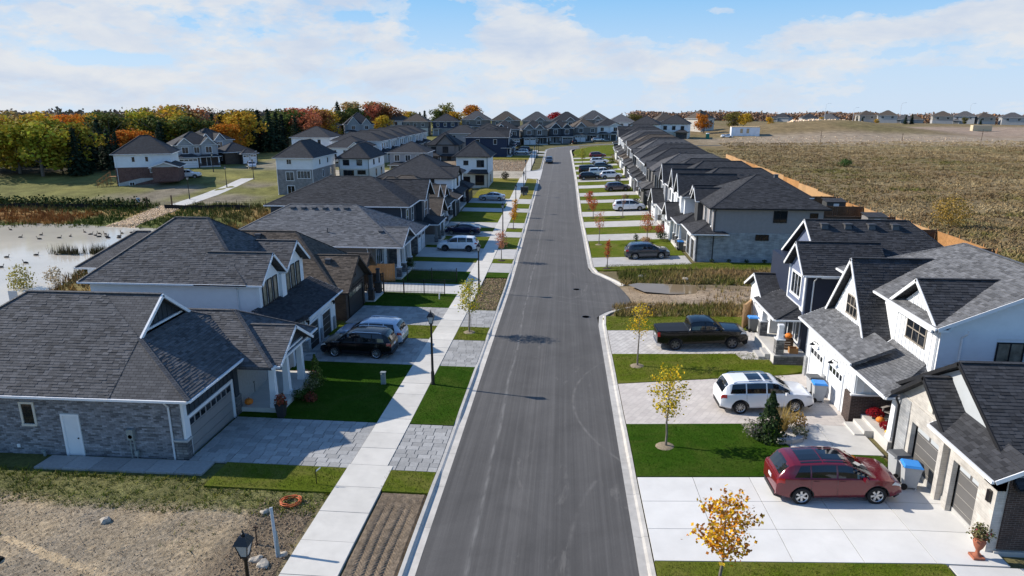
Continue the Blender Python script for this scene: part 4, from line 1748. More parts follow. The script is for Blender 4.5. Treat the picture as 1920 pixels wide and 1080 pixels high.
slab(h, -17.2, -15.6, 53.7, 56.6, -1.4, -.75)
post(h, -15.9, 56.2, -.75, 1.4, .3, 'charcoal_wall', 'brown_brick', .9)
post(h, -15.9, 53.9, -.75, 1.4, .3, 'charcoal_wall', 'brown_brick', .9)

# ================================================================== light grey roofed bungalow, left
h = thing('grey_bungalow', 'bungalow with pale grey hip roof, row of roof vents and white porch columns', 'house', (-23, 66, -1.3))
wall(h, -33, -18.0, 62.0, 72.5, -2.0, 2.1, 'far_taupe_siding')
wall(h, -18.2, -17.0, 68.2, 72.4, -1.7, 2.0, 'stone_veneer')
roof(h, hip_polys(-33.6, -15.0, 61.4, 73.2, 2.18, .52, .52), 'light', 51, w=(.26, .5))
roof(h, gable_polys(-22, -14.9, 61.5, 67.4, 2.14, .48), 'light', 52, w=(.26, .5), notrim=((0, -22),))
tri_wall(h, 'E', -15.35, 61.9, 67.0, 2.2, 64.45, 3.4, 'dark_wall')
slab(h, -18, -15.3, 62.1, 67.8, -2, -.95)
for py in (62.6, 64.6, 67.2):
    post(h, -15.6, py, -.95, 2.0, .3, 'white_trim', 'stone_veneer', .9)
window(h, 'E', -18.0, 63.4, 65.4, -.1, 1.5, 'white_trim', 3)
door(h, 'E', -18.0, 66.1, 67.0, -.95, 1.15)
garage(h, 'E', -17.0, 68.6, 71.9, -1.35, .95, 'garage_grey', 'white_trim', .14, 4, 4)
pipe(h, 'S', 62.0, -18.4, -1.4, 2.1)
for k in range(6):
    vent_at(h, (-27.2 + 1.1 * k, 66.6, 4.85), .95)
vent_at(h, (-17.4, 63.4, 3.15), .95)
m = MB()
m.tube([(-22.6, 63.2, 2.9), (-22.6, 63.2, 3.6)], .05, 6)
m.build('vent_stack', 'vent_metal', h)

# ================================================================== dark two-storey house, left
h = thing('dark_house', 'two-storey house of dark blue siding with shallow grey roof and black porch roof', 'house', (-24, 79, -1.5))
wall(h, -33, -17.6, 74.4, 85.0, -2.2, 4.0, 'far_dark_siding')
wall(h, -17.7, -16.5, 75.2, 79.6, -1.8, 1.1, 'stone_veneer')
roof(h, hip_polys(-33.5, -17.0, 73.9, 85.6, 4.08, .46, .46), 'charcoal', 61, w=(.3, .55))
roof(h, gable_polys(-22, -16.3, 79.6, 85.4, 4.06, .72), 'charcoal', 62, w=(.3, .55), notrim=((0, -22),))
tri_wall(h, 'E', -16.9, 80.0, 85.0, 4.0, 82.5, 5.8, 'far_dark_siding')
wall(h, -17.7, -16.9, 80.2, 84.8, .5, 4.02, 'far_dark_siding')
for ya in (75.0, 77.6):
    window(h, 'E', -17.6, ya, ya + .8, 1.9, 3.5, 'white_trim', 1, 2)
window(h, 'E', -16.9, 81.6, 83.4, 1.6, 3.5, 'white_trim', 2, 2)
garage(h, 'E', -16.5, 75.5, 76.9, -1.5, .6, 'door_white', 'white_trim', .12, 4, 2)
garage(h, 'E', -16.5, 77.6, 79.0, -1.5, .6, 'door_white', 'white_trim', .12, 4, 2)
roof(h, hip_polys(-19.5, -16.0, 74.6, 80.4, 1.15, .42), 'charcoal')
roof(h, hip_polys(-19.5, -14.9, 79.8, 85.2, 1.1, .34), 'charcoal')
for py in (80.4, 82.4, 84.6):
    post(h, -15.3, py, -1.5, 1.0, .28, 'grey_wall', 'stone_veneer', .9)
slab(h, -17.6, -15.0, 80.0, 85.0, -2, -1.15)
door(h, 'E', -17.6, 82, 82.9, -1.15, .9)
pipe(h, 'S', 74.4, -18.0, -1.5, 4.0)

# ================================================================== grey brick house, right foreground
h = thing('grey_brick_house', 'grey brick house with two dark garage doors and stepped gables nearest right', 'house', (18, 24, .35))
wall(h, 14.9, 27, 21.35, 28.3, 0.0, 3.3, 'light_brick')
wall(h, 14.95, 27.05, 21.29, 21.36, .55, 3.2, 'dark_brick', 'side_wall')
wall(h, 14.86, 27.1, 21.26, 28.3, -.3, .5, 'foundation', 'foundation')
gm = 'garage_dark'
garage(h, 'W', 14.9, 22.35, 23.95, .22, 2.45, 'garage_taupe', 'black_trim', .02, 5, 2, gl='light_panel')
garage(h, 'W', 14.9, 25.0, 27.1, .2, 2.42, 'garage_taupe', 'black_trim', .02, 5, 2, gl='light_panel')
# deep reveals of the openings
for (a, b) in ((22.2, 24.1), (24.85, 27.25)):
    m = MB()
    fbox(m, 'W', 14.9, a - .12, a + .15, .06, 2.455, 0, .26)
    fbox(m, 'W', 14.9, b - .15, b + .12, .06, 2.455, 0, .26)
    fbox(m, 'W', 14.9, a - .12, b + .12, 2.46, 2.745, 0, .265)
    m.build('door_surround', 'light_brick', h)
wall(h, 14.62, 14.9, 21.35, 22.1, .05, 3.25, 'light_brick', 'corner_pier')
wall(h, 14.6, 14.9, 27.35, 28.3, .05, 3.2, 'ledge_stone', 'corner_pier')
wall(h, 14.62, 14.9, 21.35, 28.3, 2.75, 3.25, 'light_brick', 'front_wall')
m = MB()
fbox(m, 'W', 14.62, 21.55, 21.72, 2.2, 2.62, 0, .1)
m.build('wall_lamp', 'lamp_black', h)
roof(h, gable_polys(15.05, 27.6, 21.0, 29.8, 3.05, .62), 'charcoal', 71, trim='black_trim')
tri_wall(h, 'W', 15.35, 21.6, 29.2, 3.3, 25.4, 5.55, 'light_panel')
roof(h, gable_polys(14.3, 15.6, 24.0, 28.45, 3.22, .72), 'charcoal', 72, trim='black_trim', notrim=((0, 15.6),))
tri_wall(h, 'W', 14.66, 24.1, 28.3, 3.2, 26.22, 4.68, 'light_brick')
roof(h, [[(14.2, 20.95, 3.35), (14.2, 25.1, 3.35), (15.4, 25.1, 3.95), (15.4, 20.95, 3.95)]], 'charcoal', 73)
m = MB()
fbox(m, 'W', 14.62, 25.75, 26.1, 3.45, 3.95, 0, .03)
m.build('wall_vent', 'cream_wall', h)
pipe(h, 'W', 14.62, 28.2, .1, 3.1, 'black_trim', .2)

# ================================================================== white farmhouse style house, right
h = thing('white_farmhouse', 'white board sided house with one tall steep gable and a dormer', 'house', (19, 34, 0))
wall(h, 16.5, 25.5, 29.5, 39.4, -.4, 5.85, 'white_wall')
lap_siding(h, 'S', 29.5, 16.5, 25.5, .4, 8.0, 'white_siding', [(18.85, 20.1, 3.6, 5.25)], top=lambda z: (16.5 + max(0, z - 5.75) / .45, 25.5 - max(0, z - 5.75) / .45))
window(h, 'S', 29.5, 18.95, 20.0, 3.7, 5.15, 'black_trim', 2, 1, .05, 'curtain_glass')
tri_wall(h, 'S', 29.5, 16.5, 25.5, 5.84, 21.0, 7.86, 'white_wall', d0=-.01)
wall(h, 14.3, 16.6, 32.0, 38.7, -.3, 3.2, 'white_wall', 'garage_wall')
battens(h, 'W', 14.3, 32.1, 38.6, lambda u: (1.0, 3.15), 'white_trim', .36, skip=[(33.2, 35.3, -1, 2.05), (35.9, 38.1, -1, 2.05)])
battens(h, 'S', 32.0, 14.4, 16.5, lambda u: (1.55, 3.15), 'white_trim', .36)
garage(h, 'W', 14.3, 33.35, 35.15, -.05, 1.9, 'door_white', 'white_trim', .12, 4, 4)
garage(h, 'W', 14.3, 36.05, 37.95, -.05, 1.85, 'door_white', 'white_trim', .12, 4, 4)
for yy in (35.6, 38.4):
    wall(h, 14.16, 14.3, yy - .17, yy + .17, -.3, 1.0, 'ledge_stone', 'pier')
wall(h, 14.18, 14.3, 32.0, 32.75, -.3, 1.45, 'dark_brick', 'brick_skirt')
wall(h, 14.18, 16.6, 31.9, 32.0, -.3, 1.45, 'dark_brick', 'brick_skirt')
wall(h, 14.14, 16.6, 31.86, 32.0, 1.45, 1.53, 'white_trim', 'skirt_cap')
for yy in (34.25, 37.0):
    m = MB()
    m.tube([(14.3, yy, 2.25), (14.05, yy, 2.42), (13.95, yy, 2.35)], .02, 6)
    m.lathe([(.02, .06), (.06, .02), (.16, -.06), (.14, -.06)], (13.95, yy, 2.3), 10)
    m.build('barn_lamp', 'lamp_black', h)
# lower roof over the garage, porch roof
roof(h, [[(13.85, 31.6, 3.22), (13.85, 39.1, 3.22), (15.75, 39.1, 4.05), (15.75, 31.6, 4.05)]], 'light', 81, notrim=((1, 31.6),))
roof(h, [[(14.3, 28.9, 2.75), (16.5, 28.9, 2.75), (16.5, 30.3, 3.9)], [(14.3, 28.9, 2.75), (16.5, 30.3, 3.9), (16.5, 33.4, 3.95), (14.0, 32.1, 2.95)]], 'light', 82)
# main roof: gable to the south, hipped at the north end
EV, RZ = 5.92, 8.1
roof(h, [[(16.05, 29.0, EV), (16.05, 40.2, EV), (21.0, 36.9, RZ), (21.0, 29.0, RZ)], [(25.95, 40.2, EV), (25.95, 29.0, EV), (21.0, 29.0, RZ), (21.0, 36.9, RZ)], [(16.05, 40.2, EV), (25.95, 40.2, EV), (21.0, 36.9, RZ)]], 'light', 83)
# tall gable
tri_wall(h, 'W', 15.5, 33.7, 38.9, 3.4, 36.3, 7.0, 'white_wall', th=1.0)
battens(h, 'W', 15.5, 34.0, 38.6, lambda u: (3.7, 6.95 - abs(u - 36.3) * 1.38), 'white_trim', .34, skip=[(35.45, 36.95, 4.15, 5.35)])
window(h, 'W', 15.5, 35.55, 36.85, 4.25, 5.25, 'wood_grey', 3, 2, .05, 'glass')
roof(h, gable_polys(15.15, 21.0, 33.3, 39.3, 3.25, 1.37), 'charcoal', 84, notrim=((0, 21.0),))
# dormer
wall(h, 16.44, 18, 29.6, 33.3, 3.0, 5.7, 'white_wall', 'dormer_wall')
battens(h, 'W', 16.44, 29.65, 33.25, lambda u: (3.2, 5.7), 'white_trim', .36, skip=[(30.4, 32.3, 4.4, 5.65)])
window(h, 'W', 16.44, 30.5, 32.2, 4.5, 5.55, 'wood_grey', 3, 2, .05, 'glass')
tri_wall(h, 'W', 16.5, 29.5, 33.3, 5.8, 31.4, 7.2, 'white_wall')
battens(h, 'W', 16.5, 29.9, 32.9, lambda u: (5.9, 7.1 - abs(u - 31.4) * .72), 'white_trim', .36)
roof(h, [[(16.1, 29.1, 5.86), (16.55, 29.1, 5.86), (20.0, 31.4, 7.516), (16.1, 31.4, 7.516)], [(20.0, 33.7, 5.86), (16.1, 33.7, 5.86), (16.1, 31.4, 7.516), (20.0, 31.4, 7.516)]], 'charcoal', 85, notrim=((0, 20.0),))
roof(h, [[(16.0, 29.2, 5.80), (16.0, 33.6, 5.80), (16.5, 33.6, 6.02), (16.5, 29.2, 6.02)]], 'charcoal')
pipe(h, 'S', 29.5, 17.4, 2.9, 5.8, 'white_trim', .4)
# porch
slab(h, 14.75, 16.7, 29.0, 31.9, -.4, .5)
slab(h, 13.9, 14.35, 30.4, 31.7, -.3, .16, 'concrete', 'step')
slab(h, 14.33, 14.76, 30.4, 31.7, -.3, .33, 'concrete', 'step')
post(h, 15.1, 29.35, .5, 2.72, .42)
door(h, 'W', 16.5, 29.7, 30.6, .5, 2.5, 'garage_dark')

# ================================================================== navy house with white gables, right
h = thing('navy_house', 'navy blue house with white trimmed double gable and stone porch piers', 'house', (18, 45, -.25))
wall(h, 14.95, 24.6, 41.55, 49.0, -.6, 5.1, 'navy_wall')
wall(h, 14.86, 14.95, 41.55, 44.6, 2.4, 5.15, 'blue_board', 'front_wall')
tri_wall(h, 'W', 14.9, 41.4, 44.5, 5.15, 42.9, 6.75, 'blue_board')
tri_wall(h, 'W', 15.9, 41.6, 48.6, 5.1, 45.1, 7.75, 'blue_board')
window(h, 'W', 14.86, 42.35, 44.0, 3.45, 4.75, 'white_trim', 3, 1, .14)
m = MB()
fbox(m, 'W', 14.86, 41.5, 44.65, 2.75, 2.95, 0, .06)
fbox(m, 'W', 14.86, 41.5, 41.72, 2.95, 5.1, 0, .06)
fbox(m, 'W', 14.86, 44.5, 44.7, 2.95, 5.1, 0, .06)
m.build('wall_trim', 'white_trim', h)
roof(h, [[(15.55, 41.1, 5.12), (25.1, 41.1, 5.12), (21.9, 45.05, 7.95), (15.55, 45.05, 7.95)], [(25.1, 49.0, 5.12), (15.55, 49.0, 5.12), (15.55, 45.05, 7.95), (21.9, 45.05, 7.95)], [(25.1, 41.1, 5.12), (25.1, 49.0, 5.12), (21.9, 45.05, 7.95)]], 'charcoal', 91)
roof(h, gable_polys(14.45, 19.5, 41.05, 44.75, 5.2, .92), 'charcoal', 92, notrim=((0, 19.5),))
for k in range(4):
    vent_at(h, (16.6 + 1.45 * k, 44.5, 7.6))
pipe(h, 'S', 41.55, 15.3, -.4, 5.1, 'white_trim', .4)
# porch roof, deck, piers and garage
roof(h, [[(13.15, 41.3, 2.3), (15.5, 41.3, 2.3), (15.0, 42.4, 2.95)], [(13.15, 46.2, 2.3), (13.15, 41.3, 2.3), (15.0, 42.4, 2.95), (15.0, 46.2, 2.95)]], 'charcoal', 93)
roof(h, gable_polys(13.5, 17, 45.6, 50.2, 2.35, .55), 'charcoal', notrim=((0, 17),))
tri_wall(h, 'W', 13.85, 45.9, 49.9, 2.3, 47.9, 3.35, 'white_wall')
wall(h, 13.9, 15.5, 44.6, 49.7, -.6, 2.3, 'white_wall', 'garage_wall')
garage(h, 'W', 13.9, 45.3, 48.4, -.4, 1.75, 'door_white', 'white_trim', .14, 4, 4)
slab(h, 13.0, 15.0, 40.3, 44.6, -.7, .3)
wall(h, 13.02, 15.0, 40.26, 40.3, -.7, .26, 'stone_veneer', 'porch_face')
slab(h, 12.3, 12.7, 41.0, 42.2, -.6, -.06, 'foundation', 'step')
slab(h, 12.68, 13.02, 41.0, 42.2, -.6, .12, 'foundation', 'step')
for py in (40.62, 44.2):
    post(h, 13.35, py, .3, 2.2, .32, 'white_trim', 'stone_veneer', .95)
window(h, 'W', 14.95, 42.0, 42.6, .6, 2.0, 'white_trim', 1)
door(h, 'W', 14.95, 43.1, 44.0, .3, 2.3, 'black_trim', 'white_trim', True)

# ================================================================== grey stucco two-storey, right
h = thing('stucco_house', 'grey stucco and stone two-storey house beyond the vacant strip', 'house', (20, 77, -1.1))
wall(h, 15.6, 26.7, 72.0, 82.6, 2.0, 4.6, 'stucco')
wall(h, 15.55, 26.72, 71.97, 82.63, -2.0, 2.0, 'ledge_stone', 'lower_wall')
wall(h, 13.95, 15.6, 72.0, 77.4, -1.6, 1.85, 'ledge_stone', 'garage_wall')
window(h, 'S', 72.0, 21.75, 23.0, 3.2, 4.3, 'black_trim', 2, 1, .07)
window(h, 'S', 72.0, 25.4, 26.1, 2.9, 4.1, 'black_trim', 1, 1, .07)
window(h, 'S', 71.97, 20.1, 21.35, 1.3, 1.8, 'black_trim', 2, 1, .06)
garage(h, 'W', 13.95, 72.5, 74.3, -1.1, 1.0, 'garage_dark', 'white_trim', .16, 4, 0)
garage(h, 'W', 13.95, 75.0, 76.8, -1.1, 1.0, 'garage_dark', 'white_trim', .16, 4, 0)
for ya in (72.6, 75.2, 79.6):
    window(h, 'W', 15.6, ya, ya + 1.2, 2.6, 4.3, 'white_trim', 2, 1, .12)
wall(h, 15.0, 15.6, 77.6, 79.4, 1.9, 4.6, 'charcoal_wall', 'bay_wall')
roof(h, hip_polys(15.1, 27.2, 71.5, 83.1, 4.65, .5), 'charcoal', 101, trim='black_trim', w=(.3, .55))
roof(h, gable_polys(14.6, 20, 77.0, 80.0, 4.6, .9), 'charcoal', 0, notrim=((0, 20),))
tri_wall(h, 'W', 15.0, 77.3, 79.7, 4.6, 78.5, 5.6, 'white_wall')
roof(h, gable_polys(15.0, 20, 80.2, 83.0, 4.6, .9), 'charcoal', 0, notrim=((0, 20),))
tri_wall(h, 'W', 15.3, 80.4, 82.8, 4.6, 81.6, 5.6, 'white_wall')
roof(h, hip_polys(13.4, 17.2, 71.5, 77.8, 1.92, .42), 'charcoal', 102, w=(.3, .55))
roof(h, hip_polys(12.9, 17.0, 77.9, 82.6, 1.9, .42), 'charcoal')
pipe(h, 'S', 71.97, 15.75, -1.2, 4.6, 'black_trim', .3)
pipe(h, 'S', 72.0, 14.1, -1.2, 1.85, 'black_trim', .2)
slab(h, 13.0, 15.6, 78.0, 82.4, -1.8, -.8)
for py in (78.4, 80.4, 82.2):
    post(h, 13.35, py, -.8, 1.8, .26, 'white_trim', 'stone_veneer', .8)
door(h, 'W', 15.55, 79, 79.9, -.8, 1.3, 'dark_brick')
vent_at(h, (23.2, 77.6, 7.35))
# ------------------------------------------------------------------ houses further off: built facing local -Y, then turned
def tract(label, x, y, rot, w=9, d=11, st=2, rf='charcoal', lower='grey_brick', upper='far_white_siding', gar=-1, gw=None, gdoor='garage_dark', ndoor=1,
          gables=((-.1, .45, .8),), trim='white_trim', slope=.55, vents=0, near_side=1, z=None, name='detached_house', porch=True, proj_=1.6, wc=2, gable_mat=None,
          side_w=2, back_w=2, walk=0.0, far=False, group=None, garage_roof='hip', hs=None, glass='far_glass'):
    h = thing(name, label, 'house', (0, 0, 0), 0, group)
    he = hs or (5.5 if st == 2 else 3.0)
    x0, x1 = -w / 2, w / 2
    y0 = proj_
    gw = gw or w * .5
    g0, g1 = (x0, x0 + gw) if gar < 0 else (x1 - gw, x1)
    if st == 2:
        wall(h, x0, x1, y0, d, 2.75, he, upper, 'upper_wall')
        wall(h, x0 - .02, x1 + .02, y0 - .02, d + .02, -.6 - walk, 2.75, lower, 'lower_wall')
    else:
        wall(h, x0, x1, y0, d, -.6 - walk, he, lower)
    wall(h, g0, g1, 0, y0, -.6, 2.62, lower, 'garage_wall')
    if ndoor == 1:
        garage(h, 'S', 0, g0 + .45, g1 - .45, .02, 2.2, gdoor, trim, .14, 4, 4)
    else:
        mid = (g0 + g1) / 2
        garage(h, 'S', 0, g0 + .35, mid - .2, .02, 2.2, gdoor, trim, .12, 4, 2)
        garage(h, 'S', 0, mid + .2, g1 - .35, .02, 2.2, gdoor, trim, .12, 4, 2)
    if garage_roof == 'hip':
        roof(h, hip_polys(g0 - .35, g1 + .35, -.45, y0 + 2.6, 2.64, .45), rf, trim=trim)
    else:
        roof(h, gable_polys(g0 - .35, g1 + .35, -.45, y0 + 2.5, 2.64, .7, 'y'), rf, trim=trim, notrim=((1, y0 + 2.5),))
        tri_wall(h, 'S', .04, g0, g1, 2.6, (g0 + g1) / 2, 2.6 + gw / 2 * .7, gable_mat or upper)
    if porch:
        a, b = (g1 + .1, x1) if gar < 0 else (x0, g0 - .1)
        slab(h, a, b, .3, y0, -.5, .25)
        for q in (a + .25, b - .25):
            post(h, q, .55, .25, 2.55, .26, 'white_trim', None if far else 'stone_veneer', .8)
        roof(h, hip_polys(a - .2, b + .3, .05, y0 + 1.6, 2.6, .42), rf, trim=trim)
        door(h, 'S', y0 - .02, (a + b) / 2 - .45, (a + b) / 2 + .45, .25, 2.3, 'garage_dark', trim)
    roof(h, hip_polys(x0 - .45, x1 + .45, y0 - .45, d + .45, he + .04, slope), rf, trim=trim)
    for (a, b, s) in gables:
        u0, u1 = x0 + (a + .5) * w, x0 + (b + .5) * w
        zb = he + .02
        dep = min(d * .55, y0 + (u1 - u0) / 2 * s / slope + 1.2)
        roof(h, gable_polys(u0 - .25, u1 + .25, y0 - .75, y0 + dep, zb, s, 'y'), rf, trim=trim, notrim=((1, y0 + dep),))
        wall(h, u0, u1, y0 - .35, y0 + .2, 2.75 if st == 2 else 0, zb, gable_mat or upper, 'bay_wall')
        tri_wall(h, 'S', y0 - .35, u0, u1, zb, (u0 + u1) / 2, zb + (u1 - u0) / 2 * s, gable_mat or upper)
        if st == 2:
            window(h, 'S', y0 - .35, (u0 + u1) / 2 - .7, (u0 + u1) / 2 + .7, 3.5, 5.0, trim, wc, 1, .1, glass)
    if st == 2:
        used = [(x0 + (a + .5) * w, x0 + (b + .5) * w) for a, b, s in gables]
        for uc in (x0 + w * .2, x0 + w * .8, x0 + w * .5):
            if not any(a - .8 < uc < b + .8 for a, b in used):
                window(h, 'S', y0, uc - .6, uc + .6, 3.5, 4.9, trim, wc, 1, .1, glass)
    sd = 'E' if near_side > 0 else 'W'
    sx = x1 if near_side > 0 else x0
    for k in range(side_w):
        yy = y0 + (d - y0) * (.28 + .42 * k)
        if st == 2:
            window(h, sd, sx, yy - .45, yy + .45, 3.6, 4.9, trim, 1, 1, .08, glass)
        elif not far:
            window(h, sd, sx, yy - .5, yy + .5, .9, 2.2, trim, 1, 1, .08, glass)
    for k in range(back_w):
        uu = x0 + w * (.25 + .5 * k)
        window(h, 'N', d, uu - .7, uu + .7, 3.5 if st == 2 else .8, 4.9 if st == 2 else 2.2, trim, 2, 1, .08, glass)
    rz = he + .04 + slope * min(w + .9, d + .9 - y0) / 2
    for k in range(vents):
        vent_at(h, (x0 + w * .5 + (k - vents / 2) * 1.0 if w > d - y0 else (x1 - w * .38 if near_side > 0 else x0 + w * .38), y0 + (d - y0) * .42 + (0 if w > d - y0 else k * 1.1), rz - slope * (1.1 if w > d - y0 else w * .12 + .4)))
    h.location = (x, y, hz(x, y) if z is None else z)
    h.rotation_euler = (0, 0, R(rot))
    return h


RT, LF = -90, 90
tract('white house with paired tall gables right after the grey stucco house', 13.0, 88.2, RT, 9.2, 16, 2, 'charcoal', 'white_board', 'far_white_siding', 1, None, 'door_white', 2, ((-.48, -.05, 1.2), (.02, .42, 1.2)), 'white_trim', .6, 3, 1, garage_roof='gable')
tract('white and grey gabled house behind the red-leaved shrub bed', 13.1, 98.6, RT, 9.2, 16, 2, 'charcoal', 'white_board', 'far_grey_siding', -1, None, 'door_white', 2, ((-.45, .0, 1.1),), 'white_trim', .62, 3, 1, garage_roof='gable')
tract('black sided house behind the white minivan', 13.3, 108.6, RT, 9, 16, 2, 'charcoal', 'dark_wall', 'far_dark_siding', 1, None, 'garage_dark', 2, (), 'black_trim', .55, 1, 1)
tract('dark grey house with stone garden wall by the mauve car', 13.2, 119.0, RT, 9.2, 16, 2, 'grey', 'charcoal_wall', 'far_taupe_siding', 1, None, 'garage_taupe', 1, ((-.42, -.05, .55),), 'black_trim', .5, 0, 1, gable_mat='far_taupe_siding')
tract('grey house behind the mauve car with a wide hip roof', 13.0, 128.8, RT, 9.2, 16, 2, 'charcoal', 'grey_brick', 'far_dark_siding', -1, None, 'garage_dark', 1, (), 'white_trim', .5, 2, 1)
tract('taupe house beside the small white car and dark shrub', 13.0, 138.6, RT, 9.2, 16, 2, 'charcoal', 'grey_wall', 'far_taupe_siding', 1, None, 'door_white', 1, (), 'white_trim', .5, 0, 1)
tract('house with black upper wall behind the white capped pickup', 13.2, 148.4, RT, 9.2, 16, 2, 'grey', 'grey_brick', 'far_dark_siding', -1, None, 'garage_dark', 1, ((.0, .36, .5),), 'black_trim', .55, 4, 1)
tract('grey gabled house behind the black van', 13.4, 158.0, RT, 9, 16, 2, 'charcoal', 'stucco', 'far_grey_siding', 1, None, 'door_white', 1, (), 'white_trim', .5, 0, 1)
tract('white fronted house behind the white wagon far along the right side', 13.6, 168.0, RT, 9.4, 16, 2, 'brown', 'white_board', 'far_taupe_siding', -1, None, 'door_white', 1, ((.0, .36, .6),), 'white_trim', .5, 5, 1)
tract('grey brick house beside the far red car', 13.8, 178.6, RT, 9.6, 16, 2, 'charcoal', 'grey_brick', 'far_grey_siding', 1, None, 'garage_grey', 1, (), 'black_trim', .5, 0, 1)
tract('pale grey house just past the far red car', 14.0, 189.4, RT, 9.6, 16, 2, 'grey', 'light_brick', 'far_white_siding', -1, None, 'door_white', 1, (), 'white_trim', .5, 4, 1)
tract('last house on the right before the street bends', 14.2, 200.4, RT, 9.6, 16, 2, 'charcoal', 'grey_brick', 'far_white_siding', 1, None, 'garage_grey', 1, ((-.4, .05, .8),), 'white_trim', .5, 4, 1)
tract('grey house on the inside of the far bend', 15.5, 222.5, RT - 4, 10, 16, 2, 'charcoal', 'charcoal_wall', 'far_white_siding', 1, None, 'garage_grey', 1, ((-.4, .05, .8),), 'white_trim', .5, 3, 1)
# left side, street row
tract('brown roofed house with white columns behind the navy sedan', -16.2, 91.6, LF, 10.6, 13, 1, 'brown', 'grey_wall', 'grey_wall', -1, 5.2, 'door_white', 1, ((-.1, .45, .75),), 'white_trim', .62, 2, -1, garage_roof='gable', hs=3.5)
tract('low dark house between the brown roof and the white walled house', -16.6, 103.2, LF, 9.6, 13, 1, 'brown', 'charcoal_wall', 'charcoal_wall', 1, 4.8, 'garage_dark', 1, ((-.45, .0, .75),), 'white_trim', .55, 2, -1, hs=3.3)
tract('white walled house under a broad dark hip roof near the silver sedan', -16.4, 115.4, LF, 12.6, 13.5, 2, 'charcoal', 'dark_brick', 'white_wall', 1, 5.4, 'garage_dark', 1, ((-.4, -.02, .6),), 'black_trim', .52, 0, -1, hs=5.0)
# white cube
h = thing('white_cube_house', 'white cubic house with black windows on the corner by the side street', 'house', (-18, 139, -1.2))
wall(h, -21.2, -14.9, 134.5, 143.5, 1.6, 4.85, 'far_white_siding', 'upper_wall')
wall(h, -21.22, -14.88, 134.48, 143.52, -1.9, 1.6, 'cream_wall', 'lower_wall')
roof(h, hip_polys(-21.8, -14.3, 133.9, 144.1, 4.9, .75), 'charcoal', trim='black_trim')
window(h, 'S', 134.48, -20.1, -18.6, -.9, .9, 'black_trim', 2)
window(h, 'S', 134.48, -17.4, -15.8, -.6, 1.2, 'black_trim', 2)
window(h, 'S', 134.5, -19.7, -18.9, 3.3, 4.0, 'black_trim', 1)
window(h, 'S', 134.5, -17.1, -15.8, 2.9, 4.1, 'black_trim', 2)
roof(h, [[(-18.9, 133.6, 1.7), (-14.8, 133.6, 1.7), (-15.3, 134.5, 2.4), (-18.2, 134.5, 2.4)]], 'charcoal', trim='black_trim')
pipe(h, 'S', 134.5, -15.1, -1.3, 4.8, 'black_trim')
window(h, 'E', -14.88, 138, 139, -.4, 1.0, 'black_trim', 1)
vent_at(h, (-18, 138, 7.3))
roof(h, [[(-23.5, 132.4, 1.2), (-19.9, 132.4, 1.2), (-19.9, 134.5, 2.0), (-23.5, 134.5, 2.0)]], 'charcoal', trim='black_trim')
tract('navy blue house past the dirt lot with small white framed windows', -15.2, 206, LF, 11.4, 13.5, 2, 'charcoal', 'far_navy_siding', 'far_navy_siding', 1, 5.2, 'garage_grey', 1, ((-.4, .0, .8),), 'white_trim', .5, 5, -1)
tract('grey house with dark porch just past the navy house', -16, 219, LF, 10.5, 13, 2, 'charcoal', 'grey_brick', 'far_grey_siding', 1, 5, 'door_white', 1, ((-.4, .0, .8),), 'white_trim', .5, 0, -1)
tract('white sided house where the far sidewalk ends', -18, 231, LF, 10.5, 13, 2, 'charcoal', 'charcoal_wall', 'far_white_siding', 1, 5, 'garage_dark', 1, ((-.4, .0, .8),), 'white_trim', .5, 0, -1)
# row facing down the street at its end
tract('dark house with pale double garage closing the left end of the far row', -20.5, 246.5, 12, 9.4, 12, 2, 'charcoal', 'charcoal_wall', 'far_dark_siding', 1, 4.8, 'door_white', 2, ((-.42, .0, .9),), 'white_trim', .6, 0, -1)
tract('dark gabled house with white garage door facing down the road', -10.6, 253.5, 14, 9.2, 12, 2, 'charcoal', 'charcoal_wall', 'far_taupe_siding', -1, 4.8, 'door_white', 2, ((-.45, -.05, .9), (.0, .35, .9)), 'white_trim', .6, 0, -1)
tract('twin gabled house in the middle of the row at the road end', -1.2, 261, 12, 9.2, 12, 2, 'charcoal', 'grey_brick', 'far_dark_siding', 1, 4.8, 'garage_grey', 1, ((-.45, -.02, .95), (.05, .42, .95)), 'white_trim', .6, 0, -1)
tract('brown gabled house right of the twin gables at the road end', 8.0, 268, 10, 9.2, 12, 2, 'brown', 'charcoal_wall', 'far_taupe_siding', -1, 4.6, 'door_white', 2, ((-.4, .0, .9),), 'white_trim', .6, 0, -1)
tract('white walled house with dark double garage at the right of the far row', 17.5, 273, 8, 10, 12, 2, 'charcoal', 'grey_brick', 'far_white_siding', 1, 5.2, 'garage_dark', 2, ((.0, .42, .5),), 'white_trim', .5, 0, -1)
for k, (xx, yy, lab) in enumerate(((-40, 312, 'long grey roofed house behind the far row, leftmost of five'), (-26, 306, 'grey house behind the far row with one small white gable'), (-12, 302, 'wide roofed house rising behind the dark gabled one'), (1, 304, 'wide roofed house rising behind the twin gables'), (13, 309, 'wide roofed house rising behind the brown gabled one'))):
    tract(lab, xx, yy, 4, 12.5, 13, 2, ('grey', 'brown', 'grey', 'charcoal', 'grey')[k], 'grey_brick', 'far_taupe_siding', -1, 5, 'garage_grey', 1, ((-.05, .25, .8),), 'white_trim', .62, 0, -1, far=True, z=hz(xx, yy) + 1.2)
